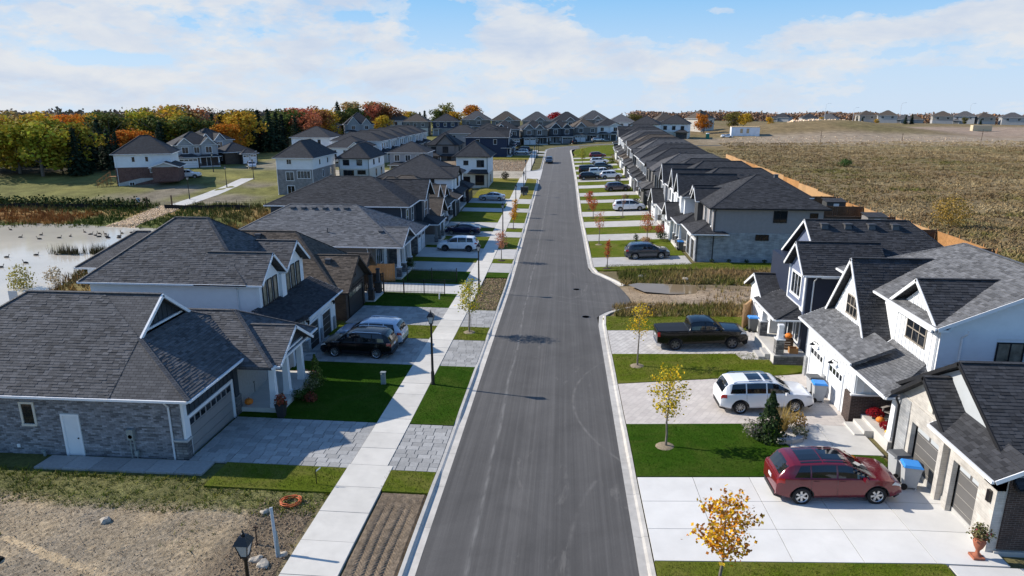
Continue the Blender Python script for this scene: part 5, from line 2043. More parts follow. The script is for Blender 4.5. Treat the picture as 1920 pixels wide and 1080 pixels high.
# white houses beyond the right-hand row
tract('white house with tall dark roof beyond the right row, nearer of the pair', 31, 281, -14, 11, 13, 2, 'charcoal', 'cream_wall', 'far_white_siding', 1, 5, 'garage_dark', 1, (), 'black_trim', .55, 0, -1, far=True, hs=5.8, porch=False)
tract('white house with tall dark roof beyond the right row, farther of the pair', 43.5, 287, -14, 11.5, 13, 2, 'charcoal', 'cream_wall', 'far_white_siding', 1, 5, 'garage_dark', 1, (), 'black_trim', .58, 0, -1, far=True, hs=5.8, porch=False)
tract('grey roofed house at the back of the white pair', 24, 300, 0, 11, 13, 2, 'light', 'cream_wall', 'far_white_siding', 1, 5, 'garage_dark', 1, (), 'white_trim', .55, 0, -1, far=True, porch=False, z=1.2)
# walk-out houses by the pond
def walkout(label, x0, x1, y0, y1, zb, zmid, ze, lower, wins, slope=.75, frame='white_trim'):
    h = thing('walkout_house', label, 'house', ((x0 + x1) / 2, (y0 + y1) / 2, zb))
    wall(h, x0, x1, y0, y1, zmid, ze, 'far_white_siding', 'upper_wall')
    wall(h, x0 - .02, x1 + .02, y0 - .02, y1 + .02, zb - .5, zmid, lower, 'lower_wall')
    roof(h, hip_polys(x0 - .5, x1 + .5, y0 - .5, y1 + .5, ze + .04, slope), 'charcoal', trim=frame)
    for (u0, u1, z0, z1, c) in wins:
        window(h, 'S', y0 - .02, u0, u1, z0, z1, frame, c, 1, .1)
    for k in range(2):
        ym = y0 + (y1 - y0) * (.3 + .35 * k)
        window(h, 'E', x1 + .02, ym - .35, ym + .35, zmid + .7, zmid + 1.7, frame, 1, 1, .08)
        window(h, 'E', x1 + .02, ym + 1.2, ym + 1.9, zmid - 1.9, zmid - .5, frame, 1, 1, .08)
    pipe(h, 'S', y0 - .02, x1 - .1, zb, ze, frame)
    pipe(h, 'S', y0 - .02, x0 + .1, zb, ze, frame)
    return h


h = walkout('three-level walk-out house of grey brick and pale siding above the pond', -57.0, -49.6, 133, 146.5, -2.75, 2.25, 4.5, 'grey_brick',
            [(-54.8, -53.9, 3.3, 4.15, 2), (-55.1, -53.6, .1, 1.75, 2), (-52.8, -50.2, .55, 1.95, 4), (-55.0, -53.6, -2.6, -1.0, 2)])
h = walkout('walk-out house with cream base and black windows beside the three-level one', -48.4, -41.8, 145.4, 158, -1.8, 1.3, 3.5, 'cream_wall',
            [(-47.4, -46.2, 2.1, 3.1, 1), (-44.4, -43.4, 2.1, 3.1, 2), (-47.4, -45.3, -.9, .9, 3), (-44.3, -42.7, .2, .9, 2)], frame='black_trim')
# brick and white house at the wood's edge, turned a little
h = thing('brick_white_house', 'white over red brick house with wooden back stairs by the wood', 'house', (0, 0, 0))
zb = 2.15
wall(h, 0, 10.9, 0, 9.2, 1.75 + zb, 4.5 + zb, 'far_white_siding', 'upper_wall')
wall(h, -.02, 10.92, -.02, 9.22, -.4, 1.75 + zb, 'red_brick', 'lower_wall')
MB().poly([(.2, -.05, -.4), (8.5, -.05, 1.6), (4.6, -.05, 1.6), (.2, -.05, .6)]).build('foundation', 'foundation', h)
roof(h, hip_polys(-.5, 11.4, -.5, 9.7, 4.55 + zb, .72), 'charcoal')
for u in (3.4, 6.0):
    window(h, 'S', 0, u, u + .55, 2.9 + zb, 3.9 + zb, 'white_trim', 1)
window(h, 'W', 0, 3, 3.6, 2.9 + zb, 3.9 + zb, 'white_trim', 1)
window(h, 'W', -.02, 3.0, 5.6, .4 + zb, 1.5 + zb, 'white_trim', 4)
window(h, 'S', -.02, 6.7, 7.25, .6 + zb, 1.4 + zb, 'white_trim', 1)
window(h, 'S', -.06, 2.4, 3.3, .15, .75, 'white_trim', 2)
wall(h, 7.6, 12.6, -2.8, 4, 1.0, 1.9 + zb, 'red_brick', 'garage_wall')
roof(h, gable_polys(7.1, 13.1, -3.3, 5, 1.9 + zb, .35, 'y'), 'charcoal')
tri_wall(h, 'S', -2.8, 7.6, 12.6, 1.88 + zb, 10.1, 2.75 + zb, 'light_panel')
pipe(h, 'S', -.02, .35, 0, 4.4 + zb)
st_ = MB()
for k in range(9):
    st_.box(-1.9 - .28 * k, -1.6 - .28 * k, 1.0, 2.0, 1.9 - .2 * k, 1.96 - .2 * k)
for yy in (1.0, 1.98):
    st_.bar((-1.5, yy, 1.9), (-4.2, yy, .1), .05, .22)
    st_.bar((-1.5, yy, 2.9), (-4.2, yy, 1.1), .06, .08)
    for k in range(4):
        st_.box(-1.6 - .85 * k, -1.52 - .85 * k, yy - .04, yy + .04, -.3, 2.95 - .58 * k)
st_.box(-1.6, 0, .8, 2.2, 1.88, 1.98)
st_.build('back_stairs', 'wood_fence', h)
h.location = (-94.6, 138.9, -2.15)
h.rotation_euler = (0, 0, R(20))
tract('grey gabled house just behind the brick and white one', -91.0, 166.5, 40, 10, 11, 2, 'charcoal', 'dark_brick', 'far_grey_siding', -1, 5, 'door_white', 1, ((-.45, -.1, .9), (.1, .45, .9)), 'white_trim', .6, 0, -1)
tract('grey house with two narrow gables farthest along the wood', -94.5, 184, 55, 10, 11, 2, 'charcoal', 'grey_brick', 'far_grey_siding', 1, 4.6, 'garage_taupe', 2, ((-.45, -.15, 1.1), (-.05, .25, 1.1)), 'white_trim', .6, 4, -1)
tract('brown sided garage end house by the gravel street', -84.5, 176.5, 50, 8, 9, 1, 'charcoal', 'brown_brick', 'grey_wall', 1, 4.2, 'door_white', 2, (), 'white_trim', .55, 0, -1, porch=False)
# middle distance, left
tw = ('first of the white fronted row houses, nearest the pond side', 'second white fronted row house', 'third white fronted row house', 'fourth white fronted row house', 'fifth white fronted row house', 'last and farthest white fronted row house')
for k in range(6):
    tract(tw[k], -47.5 + .5 * k, 187 + 8.4 * k, LF, 7.9, 15, 2, 'charcoal', 'grey_brick' if k else 'cream_wall', 'far_white_siding', -1, 4, 'garage_grey', 1, (), 'white_trim', .5, 0, -1, far=True, back_w=0, group='white fronted row houses')
tract('grey house with steep front gable and tall white windows in mid distance', -33.6, 188, 0, 8.4, 11, 2, 'charcoal', 'grey_wall', 'far_taupe_siding', -1, 3.4, 'garage_taupe', 1, ((-.2, .4, 1.0),), 'black_trim', .7, 0, 1, far=True, z=-1.8, wc=3)
tract('hip roofed grey house with white porch beside the walk-out houses', -38.5, 166.5, 0, 9, 11, 2, 'charcoal', 'grey_wall', 'far_grey_siding', 1, 4, 'door_white', 1, (), 'white_trim', .5, 0, 1, far=True, z=-2.4)
tract('dark hip roofed house between the walk-out pair and the row houses', -55.5, 171, 0, 10, 12, 2, 'charcoal', 'cream_wall', 'far_white_siding', -1, 4, 'garage_grey', 1, ((.1, .42, .8),), 'white_trim', .5, 0, 1, far=True, z=-1.6)
tract('dark roofed house left of the row houses', -66, 202, LF, 11, 13, 2, 'charcoal', 'cream_wall', 'far_white_siding', -1, 4, 'garage_grey', 1, (), 'white_trim', .5, 0, -1, far=True)
tract('grey house right of the steep gabled one with dark windows', -26.5, 226, LF, 9, 12, 2, 'charcoal', 'grey_brick', 'far_grey_siding', -1, 4, 'garage_grey', 1, (), 'white_trim', .5, 0, -1, far=True)
tract('large red brick house under a broad dark hip before the orange maples', -102, 276, 0, 15, 14, 2, 'charcoal', 'red_brick', 'red_brick', -1, 5, 'garage_dark', 1, (), 'white_trim', .62, 0, 1, far=True)
tract('steep grey roofed house behind the large red brick one', -86, 288, 20, 12, 13, 2, 'charcoal', 'grey_brick', 'far_grey_siding', -1, 5, 'garage_dark', 1, ((-.4, .0, 1.2), (.1, .4, 1.2)), 'white_trim', .8, 0, -1, far=True)
rows = ((-66, 304, 'brown', 'cream_wall', 'far_taupe_siding', 'brown hip roofed house at the left end of the distant back row'), (-53, 306, 'charcoal', 'grey_brick', 'far_navy_siding', 'blue sided house with three white windows in the distant back row'),
        (-40.5, 322, 'brown', 'grey_brick', 'far_taupe_siding', 'grey brick house with bay window in the distant back row'), (-29, 330, 'charcoal', 'grey_brick', 'far_grey_siding', 'plain grey house at the right of the distant back row'), (-78, 318, 'brown', 'cream_wall', 'cream_wall', 'tan roofed house half hidden by the distant back row'))
for xx, yy, rf, lo, up, lab in rows:
    tract(lab, xx, yy, 3, 11, 12, 2, rf, lo, up, -1, 3, 'garage_grey', 1, (), 'white_trim', .6, 0, 1, far=True, porch=False, z=hz(xx, yy) + .6)
# skyline houses on the right
sky = ((1475, 139.2, 470, 'charcoal'), (1518, 153.3, 462, 'charcoal'), (1565, 168.6, 470, 'grey'), (1628, 189.0, 465, 'brown'), (1658, 198.6, 452, 'brown'), (1678, 208.0, 450, 'grey'), (1692, 220, 462, 'brown'), (1726, 229.0, 448, 'brown'), (1762, 241.8, 446, 'grey'), (1803, 254.8, 455, 'brown'), (1852, 269.3, 448, 'grey'), (1905, 286.9, 446, 'grey'))
for k, (px, xx, yy, rf) in enumerate(sky):
    tract(['first', 'second', 'third', 'fourth', 'fifth', 'sixth', 'seventh', 'eighth', 'ninth', 'tenth', 'eleventh', 'twelfth'][k] + ' skyline house beyond the field, counted from the mound', xx * 1.09, yy + 42, random.choice((-30, -20, 160, 175)), random.uniform(10, 12.5), 12, 1 if k in (0, 1, 2, 5, 6) else 2, rf, 'sky_wall', 'sky_wall_tan' if k % 2 else 'sky_wall', -1, 4, 'garage_grey', 1, (), 'white_trim', .55, 0, 1, far=True, porch=False, group='skyline houses beyond the field')
tract('brick house half sunk behind the grassy mound', 66, 330, 30, 9, 11, 2, 'brown', 'light_brick', 'light_brick', -1, 3, 'garage_grey', 1, (), 'white_trim', .8, 0, 1, far=True, porch=False, z=2.0)
tract('brown roofed house behind the orange tree by the mound', 50, 345, 10, 12, 12, 1, 'brown', 'light_brick', 'light_brick', -1, 3, 'garage_grey', 1, (), 'white_trim', .6, 0, 1, far=True, porch=False, z=3.2)
# ------------------------------------------------------------------ cars
KINDS = {
    'suv': dict(L=4.70, W=1.88, r=.36, wb=2.74, fo=.0, top=[(-.5, .72), (-.497, .98), (-.485, 1.08), (-.44, 1.45), (-.405, 1.62), (-.35, 1.67), (-.1, 1.70), (.05, 1.67), (.115, 1.60), (.265, 1.12), (.295, 1.07), (.44, .97), (.485, .85), (.5, .60)],
                belt=[(-.5, 1.08), (0, 1.04), (.3, 1.02), (.5, .9)], win=[(-.40, -.235, .25), (-.222, -.02, .0), (-.005, .235, .0)], ws=(.125, .262), rw=(-.478, -.412), clad=True),
    'wagon': dict(L=4.75, W=1.90, r=.37, wb=2.82, fo=.0, top=[(-.5, .75), (-.496, 1.05), (-.48, 1.16), (-.40, 1.58), (-.36, 1.66), (-.1, 1.71), (.04, 1.68), (.10, 1.60), (.265, 1.14), (.295, 1.09), (.43, 1.0), (.485, .86), (.5, .60)],
                  belt=[(-.5, 1.14), (0, 1.08), (.3, 1.05), (.5, .92)], win=[(-.36, -.235, .5), (-.222, -.03, .0), (-.015, .225, .0)], ws=(.11, .262), rw=(-.468, -.395), clad=True),
    'sedan': dict(L=4.62, W=1.80, r=.33, wb=2.70, fo=.0, top=[(-.5, .66), (-.495, .92), (-.47, 1.04), (-.36, 1.10), (-.20, 1.38), (-.10, 1.44), (.0, 1.45), (.07, 1.41), (.24, 1.02), (.27, .985), (.44, .87), (.485, .76), (.5, .54)],
                  belt=[(-.5, .98), (0, .96), (.3, .94), (.5, .8)], win=[(-.30, -.06, .0), (-.045, .2, .0)], ws=(.08, .238), rw=(-.34, -.205), clad=False),
    'minivan': dict(L=5.10, W=1.99, r=.35, wb=3.03, fo=.02, top=[(-.5, .78), (-.497, 1.02), (-.485, 1.12), (-.44, 1.60), (-.41, 1.70), (-.2, 1.76), (.02, 1.74), (.12, 1.66), (.335, 1.10), (.365, 1.05), (.46, .93), (.49, .8), (.5, .58)],
                    belt=[(-.5, 1.12), (0, 1.06), (.3, 1.03), (.5, .88)], win=[(-.41, -.235, .2), (-.222, -.01, .0), (.005, .29, .0)], ws=(.13, .332), rw=(-.478, -.442), clad=False),
    'pickup': dict(L=5.89, W=2.02, r=.41, wb=3.68, fo=.01, top=[(-.5, .95), (-.498, 1.26), (-.49, 1.33), (-.152, 1.33), (-.146, 1.36), (-.128, 1.82), (-.11, 1.90), (-.02, 1.95), (.07, 1.93), (.12, 1.86), (.218, 1.40), (.24, 1.32), (.42, 1.24), (.475, 1.12), (.5, .80)],
                   belt=[(-.5, 1.33), (-.14, 1.32), (.2, 1.28), (.5, 1.12)], win=[(-.122, .02, .0), (.035, .2, .0)], ws=(.122, .216), rw=(-.147, -.127), clad=False),
    'van': dict(L=5.2, W=2.0, r=.37, wb=3.1, fo=.0, top=[(-.5, .9), (-.498, 1.12), (-.494, 1.25), (-.475, 1.80), (-.455, 1.88), (-.1, 1.93), (.08, 1.90), (.15, 1.82), (.30, 1.22), (.33, 1.17), (.46, 1.08), (.49, .95), (.5, .65)],
                belt=[(-.5, 1.2), (0, 1.15), (.3, 1.12), (.5, 1.0)], win=[(-.45, -.25, .1), (-.235, -.03, .0), (-.015, .24, .0)], ws=(.16, .298), rw=(-.49, -.472), clad=False),
}
WHEELS = {}


def wheel_parts(r, style):
    key = (r, style)
    if key in WHEELS:
        return WHEELS[key]
    rr = r * .66
    t = MB()
    t.lathe([(rr, -.105), (r - .045, -.115), (r - .008, -.09), (r, -.05), (r, .05), (r - .008, .09), (r - .045, .115), (rr, .105), (rr * .97, .03), (rr * .97, -.09)], (0, 0, 0), 22, 'y', cap=False)
    t.lathe([(0.01, -.02), (rr, -.02), (rr, .0), (.01, .0)], (0, 0, 0), 16, 'y')
    n = {'five': 5, 'six': 6, 'ten': 10}[style]
    m = MB()
    m.lathe([(rr * .90, .075), (rr * 1.0, .098), (rr * .985, .07)], (0, 0, 0), 22, 'y', cap=False)
    m.lathe([(.001, .085), (rr * .2, .085), (rr * .24, .06), (rr * .24, 0)], (0, 0, 0), 12, 'y', cap=False)
    for k in range(n):
        a = 2 * math.pi * k / n
        wd = {5: .24, 6: .30, 10: .10}[n] * rr
        ca, sa = math.cos(a), math.sin(a)
        p = []
        for (q, w_, y) in ((rr * .12, wd * .75, .055), (rr * .95, wd, .07)):
            for s in (-1, 1):
                p.append((q * ca - s * w_ * sa / 1.6, y, q * sa + s * w_ * ca / 1.6))
        lo = [(a_, y_ - .04, c_) for a_, y_, c_ in p]
        m.hexa([lo[0], lo[1], lo[3], lo[2]], [p[0], p[1], p[3], p[2]])
    WHEELS[key] = (t.mesh('wheel', 'rubber', True, None, 40), m)
    return WHEELS[key]


RIMS = {}


def car(kind, paint, x, y, head, label, rim='alloy', style='five', sunroof=None, rails=False, cap=None, z=None, cat='car', name='parked_car', extra=None, detail=True):
    K = KINDS[kind]
    L, W, r = K['L'], K['W'] / 2, K['r']
    h = thing(name, label, cat, (0, 0, 0))
    tx, tz = zip(*K['top'])
    bx, bz = zip(*K['belt'])
    xw = (K['fo'] * L + K['wb'] / 2, K['fo'] * L - K['wb'] / 2)
    Ra = r + .075
    zb0 = .24 if kind != 'pickup' else .36

    def ztop(x): return float(np.interp(x / L, tx, tz))

    def ring(x):
        f = x / L
        zt = ztop(x)
        be = min(float(np.interp(f, bx, bz)), zt - .03)
        k = min(1, max(0, (zt - be) / .5))
        tp = 1 - .16 * max(0, (abs(f) - .36) / .14) ** 2.2
        w = W * tp
        zb = zb0 + .10 * max(0, (abs(f) - .40) / .10)
        sh = min(1, max(0, (.5 - abs(f)) / .02))
        p = [(0, zb), (.80 * w, zb), (.965 * w, zb + .10), (w, zb + .38 * (be - zb)), (.995 * w, zb + .72 * (be - zb)), (.955 * w, be)]
        g6 = (.925 * w, be + .025 * k)
        wr = (.80 - .055 * k) * w
        zr = zt - .055 * k - .02 * (1 - k)
        g8 = (wr, zr)
        g7 = (g6[0] * .5 + g8[0] * .5 + .035 * w * k, g6[1] * .5 + g8[1] * .5)
        p += [g6, g7, g8, (.5 * w, zt - .014), (0, zt)]
        out = []
        for j, (a, b) in enumerate(p):
            if 1 <= j <= 4:
                for c in xw:
                    d = abs(x - c)
                    if d < Ra:
                        b = max(b, r + math.sqrt(Ra * Ra - d * d) + .012 * (j - 1))
            out.append((a, b))
        return out

    def surf(x, j):
        p = ring(x)
        i = min(int(j), 9)
        t = j - i
        return (p[i][0] * (1 - t) + p[i + 1][0] * t, p[i][1] * (1 - t) + p[i + 1][1] * t)

    xs = set(np.round(np.linspace(-.5, .5, 33) * L, 3))
    for c in xw:
        for a in np.linspace(0, math.pi, 13):
            xs.add(round(c + Ra * math.cos(a) * .999, 3))
        xs.add(round(c + Ra * 1.02, 3))
        xs.add(round(c - Ra * 1.02, 3))
    for f in tx:
        xs.add(round(f * L, 3))
    xs = sorted(xs)
    b = MB()
    rings = []
    for q in xs:
        p = ring(q)
        full = [(q, a, c) for a, c in p] + [(q, -a, c) for a, c in p[-2:0:-1]]
        rings.append(full)
    n = len(rings[0])
    for k, rg in enumerate(rings):
        b.v += rg
    for k in range(len(rings) - 1):
        for j in range(n):
            b.f.append((k * n + j, k * n + (j + 1) % n, (k + 1) * n + (j + 1) % n, (k + 1) * n + j))
    b.f.append(tuple(range(n - 1, -1, -1)))
    b.f.append(tuple((len(rings) - 1) * n + j for j in range(n)))
    b.c = [1.0] * len(b.f)
    # flip to outward
    b.f = [f[::-1] for f in b.f]
    b.build('body', 'paint_' + paint, h, True, 38)

    def patch(name, mat, x0, x1, j0, j1, side, slant=0.0, nx_=8, nj=4, off=.006, parent=None, smooth=True):
        m = MB()
        g = []
        for i in range(nx_ + 1):
            row = []
            for k in range(nj + 1):
                t = k / nj
                xx = x0 + (x1 - x0) * i / nx_ + slant * t * (1 - i / nx_)
                a, c = surf(xx, j0 + (j1 - j0) * t)
                row.append((xx, side * (a + off), c + (off if j0 > 7.5 else 0)))
            g.append(row)
        for i in range(nx_):
            for k in range(nj):
                f = [g[i][k], g[i + 1][k], g[i + 1][k + 1], g[i][k + 1]]
                m.poly(f if side < 0 else f[::-1])
        return m.build(name, mat, parent or h, smooth)

    def top_patch(name, mat, x0, x1, wf, off=.008, nx_=6, jj=8.0, inset=0.0):
        """panel across the top surface between stations x0 and x1"""
        m = MB()
        g = []
        for i in range(nx_ + 1):
            xx = x0 + (x1 - x0) * i / nx_
            row = []
            for t in (1, .55, 0, -.55, -1):
                a8, z8 = surf(xx, 8.0)
                a9, z9 = surf(xx, 9.0)
                yy = abs(t) * a8 * wf
                zz = float(np.interp(yy, [0, a9, a8], [ztop(xx), z9, z8]))
                row.append((xx, math.copysign(yy, t) if t else 0.0, zz))
            g.append(row)
        e = .01
        for i in range(nx_ + 1):
            x_ = g[i][0][0]
            s = (ztop(x_ + e) - ztop(x_ - e)) / (2 * e)
            nn = Vector((-s, 0, 1)).normalized() * off
            g[i] = [(p[0] + nn.x, p[1], p[2] + nn.z) for p in g[i]]
        for i in range(nx_):
            for k in range(4):
                m.poly([g[i][k], g[i][k + 1], g[i + 1][k + 1], g[i + 1][k]][::-1])
        bm_fix_dir(m)
        return m.build(name, mat, h, True)

    for s in (-1, 1):
        for a, c, sl in K['win']:
            patch('side_window', 'car_glass', a * L, c * L, 6.12, 7.86, s, sl * .5)
        patch('headlight', 'lamp_clear', .405 * L, .488 * L, 4.35, 4.98, s, .12, 5, 2, .008)
        if kind == 'pickup':
            patch('taillight', 'lamp_red', -.497 * L, -.468 * L, 3.7, 4.9, s, 0, 3, 2, .010)
        else:
            patch('taillight', 'lamp_red', -.496 * L, -.435 * L, 4.2, 5.2, s, 0, 5, 2, .010)
        if K['clad'] or kind == 'pickup':
            patch('sill_cladding', 'plastic_black', xw[1] + Ra, xw[0] - Ra, 1.2, 2.25, s, 0, 4, 2, .008)
        for c in xw:
            m = MB()
            g = []
            for i in range(13):
                a = math.pi * i / 12
                g.append([(c + (Ra - .012) * math.cos(a), s * W * q, r + (Ra - .012) * math.sin(a)) for q in (.70, .972)] +
                         [(c + (Ra + .02) * math.cos(a), s * (W * .985 + .01), r + (Ra + .02) * math.sin(a))])
            for i in range(12):
                for k in range(2):
                    m.poly([g[i][k], g[i + 1][k], g[i + 1][k + 1], g[i][k + 1]])
            m.build('wheel_arch', 'plastic_black' if K['clad'] or kind == 'pickup' else 'paint_' + paint, h)
        if detail:
            for a, c, sl in K['win'][-2:]:
                xx = a * L - .02
                patch('door_seam', 'plastic_black', xx - .006, xx + .006, 2.3, 5.7, s, 0, 1, 5, .003, smooth=False)
                q = surf(c * L - .25 if c < .1 else a * L + .18, 4.75)
                m = MB()
                m.box(a * L + .06, a * L + .26, s * (q[0] - .01), s * (q[0] + .03), q[1] - .015, q[1] + .015)
                m.build('door_handle', 'paint_' + paint, h)
        m = MB()
        bz_ = float(np.interp(.2, bx, bz))
        m.hexa([(.19 * L - .06, s * (W * .93), bz_ - .02), (.19 * L + .10, s * (W * .93), bz_ - .02), (.19 * L + .05, s * (W + .16), bz_), (.19 * L - .06, s * (W + .16), bz_)],
               [(.19 * L - .05, s * (W * .93), bz_ + .10), (.19 * L + .08, s * (W * .93), bz_ + .10), (.19 * L + .04, s * (W + .16), bz_ + .16), (.19 * L - .05, s * (W + .16), bz_ + .16)])
        bm_fix(m)
        m.build('wing_mirror', 'paint_' + paint, h)
        for c in xw:
            tm, rm = wheel_parts(r, style)
            o = link('wheel', tm, h)
            o.location = (c, s * (W - .125), r)
            o.rotation_euler = (0, random.uniform(0, 1.2), 0 if s > 0 else math.pi)
            key = (r, style, rim)
            if key not in RIMS:
                RIMS[key] = rm.mesh('rim', rim, True, None, 35)
            link('rim', RIMS[key], o)
        if rails:
            m = MB()
            zz = [surf(q * L, 8.1) for q in (-.36, -.3, 0, .04)]
            m.tube([(-.36 * L, s * zz[0][0], zz[0][1] + .01), (-.32 * L, s * zz[1][0], zz[1][1] + .06), (.0 * L, s * zz[2][0], zz[2][1] + .06), (.045 * L, s * zz[3][0], zz[3][1] + .01)], .02, 6)
            m.build('roof_rail', 'chrome', h)
    top_patch('windscreen', 'car_glass', K['ws'][0] * L, K['ws'][1] * L, .97)
    top_patch('rear_window', 'car_glass', K['rw'][0] * L, K['rw'][1] * L, .93)
    if sunroof:
        for a, c in sunroof:
            top_patch('roof_glass', 'car_glass', a * L, c * L, .86)
    if cap:
        top_patch('bed_cover', 'plastic_black', -.485 * L, -.155 * L, 1.12, .02)
    m = MB()
    zg = ztop(.47 * L)
    m.hexa([(.49 * L, -.52 * W, .46), (.49 * L, .52 * W, .46), (.502 * L, .5 * W, .46), (.502 * L, -.5 * W, .46)],
           [(.47 * L, -.58 * W, zg - .12), (.47 * L, .58 * W, zg - .12), (.49 * L, .55 * W, zg - .12), (.49 * L, -.55 * W, zg - .12)])
    bm_fix(m)
    m.build('grille', 'plastic_black', h)
    for e, nm in ((1, 'front_bumper'), (-1, 'rear_bumper')):
        m = MB()
        y_ = W * .82
        c = e * L / 2
        m.hexa([(c - e * .25, -y_, .22), (c - e * .25, y_, .22), (c + e * .01, y_ * .8, .26), (c + e * .01, -y_ * .8, .26)],
               [(c - e * .25, -y_ * 1.0, .44), (c - e * .25, y_ * 1.0, .44), (c + e * .025, y_ * .8, .46), (c + e * .025, -y_ * .8, .46)])
        bm_fix(m)
        m.build(nm, 'chrome' if kind == 'pickup' and e < 0 else 'plastic_black', h)
    m = MB()
    m.box(-L / 2 - .012, -L / 2 + .02, -.16, .16, .80 if kind != 'sedan' else .72, .93 if kind != 'sedan' else .84)
    m.build('number_plate', 'plate', h)
    h.location = (x, y, (hz(x, y) + .06) if z is None else z)
    sl_ = 0.0
    if z is None:
        a = (hz(x + math.cos(R(head)) * 1.4, y + math.sin(R(head)) * 1.4) - hz(x - math.cos(R(head)) * 1.4, y - math.sin(R(head)) * 1.4)) / 2.8
        sl_ = -math.atan(a)
    h.rotation_euler = (0, sl_, R(head))
    return h


def bm_fix_dir(m):
    """turn an open panel so that it faces up / outward"""
    me = bpy.data.meshes.new('tmp')
    me.from_pydata(m.v, [], m.f)
    me.update()
    s = sum(p.normal.z * p.area for p in me.polygons)
    bpy.data.meshes.remove(me)
    if s < 0:
        m.f = [f[::-1] for f in m.f]


G1 = 'cars parked on the right-hand driveways'
car('wagon', 'red', 10.85, 25.15, 1, 'dark red car with black glass roof on the white concrete driveway', 'alloy', 'six', [(-.30, -.13), (-.12, .07)])
car('suv', 'white', 10.55, 33.75, 2, 'white car with black roof glass on the driveway of the white farmhouse', 'alloy', 'ten', [(-.19, -.04), (-.015, .06)], True)
car('pickup', 'black', 9.25, 43.95, 2, 'black crew cab pickup truck with covered bed beside the vacant strip', 'alloy_dark', 'six', cap=True, cat='pickup')
car('wagon', 'slate', 9.2, 74.0, 2, 'dark slate blue car on the stucco house driveway', 'alloy', 'ten', rails=True)
car('minivan', 'white', 10.4, 109.5, 0, 'white minivan on the black house driveway', 'alloy', 'ten', cat='minivan')
car('wagon', 'mauve', 10.1, 130.6, 3, 'mauve grey car on the driveway between shrub bed and lawn', 'alloy_dark', 'six', detail=False)
car('wagon', 'black', 5.5, 148.0, 2, 'low black car at the kerb end of the shared driveway', 'alloy', 'five', detail=False)
car('suv', 'white', 10.0, 149.0, 2, 'white car in front of the white capped pickup', 'alloy', 'ten', detail=False)
hv = car('pickup', 'white', 8.4, 153.4, 2, 'white pickup truck with a white cap over its bed', 'alloy', 'five', cat='pickup', detail=False)
m = MB()
m.hexa([(-2.88, -.92, 1.30), (-.88, -.92, 1.30), (-.88, .92, 1.30), (-2.88, .92, 1.30)], [(-2.8, -.76, 1.92), (-.9, -.76, 1.95), (-.9, .76, 1.95), (-2.8, .76, 1.92)])
m.build('bed_cap', 'paint_white', hv)
for s in (-1, 1):
    m = MB()
    m.hexa([(-2.7, s * .895, 1.42), (-1.1, s * .895, 1.42), (-1.1, s * .91, 1.42), (-2.7, s * .91, 1.42)], [(-2.6, s * .80, 1.8), (-1.1, s * .80, 1.8), (-1.1, s * .82, 1.8), (-2.6, s * .82, 1.8)])
    bm_fix(m)
    m.build('cap_window', 'car_glass', hv)
car('van', 'black', 5.9, 160.2, 2, 'tall black van behind the low black car', 'alloy', 'five', cat='van', detail=False)
car('wagon', 'teal', 9.2, 167.2, 2, 'dark green car half hidden behind the black van', 'alloy', 'five', detail=False)
car('suv', 'white', 8.9, 180.6, 2, 'white car beside the round bush far along the right side', 'alloy', 'ten', detail=False)
car('suv', 'maroon', 9.3, 197.8, 2, 'small red car farthest along the right side', 'alloy', 'five', detail=False)
car('suv', 'black', -13.05, 40.95, 178, 'black car nearest the lamp post on the left paver driveway', 'alloy', 'ten', rails=True)
car('suv', 'pale_blue', -12.9, 43.3, 177, 'pale blue white car beside the black car', 'alloy', 'ten', rails=True)
car('suv', 'white', -12.2, 77.4, 180, 'white car on the dark blue house driveway', 'alloy_dark', 'ten')
car('sedan', 'navy', -13.2, 88.0, 180, 'navy blue sedan in the shade of the brown roofed house', 'alloy', 'ten')
car('sedan', 'silver', -12.6, 119.4, 180, 'silver sedan on the driveway next to the white cube house', 'alloy', 'five')
car('wagon', 'silver', -13.1, 209.2, 180, 'pale car beside the navy blue house', 'alloy', 'five', detail=False)
car('wagon', 'black', -13.3, 220.2, 180, 'black car behind the pale one past the navy house', 'alloy', 'five', detail=False)
car('wagon', 'slate', -4.1, 184.8, -92, 'dark car parked on the street by the left kerb', 'alloy', 'five', detail=False, z=float(prof(184.8)) + .03)
car('wagon', 'silver', 12.4, 266.5, 15, 'silver car before the dark double garage at the road end', 'alloy', 'five', detail=False)
car('wagon', 'black', 3.2, 259.0, 100, 'black car in front of the twin gabled house', 'alloy', 'five', detail=False)
car('wagon', 'black', -16.5, 240.5, 100, 'black car at the far end of the sidewalk', 'alloy', 'five', detail=False)
car('pickup', 'white', -84.2, 148.0, 15, 'white pickup truck beside the brick and white house', 'alloy', 'five', cat='pickup', detail=False)
car('wagon', 'silver', -77.5, 166.2, -60, 'silver car on the gravel street by the wood', 'alloy', 'five', detail=False)
car('sedan', 'white', 66, 292, 5, 'white car next to the wrapped building site', 'alloy', 'five', detail=False, z=gz(66, 292))
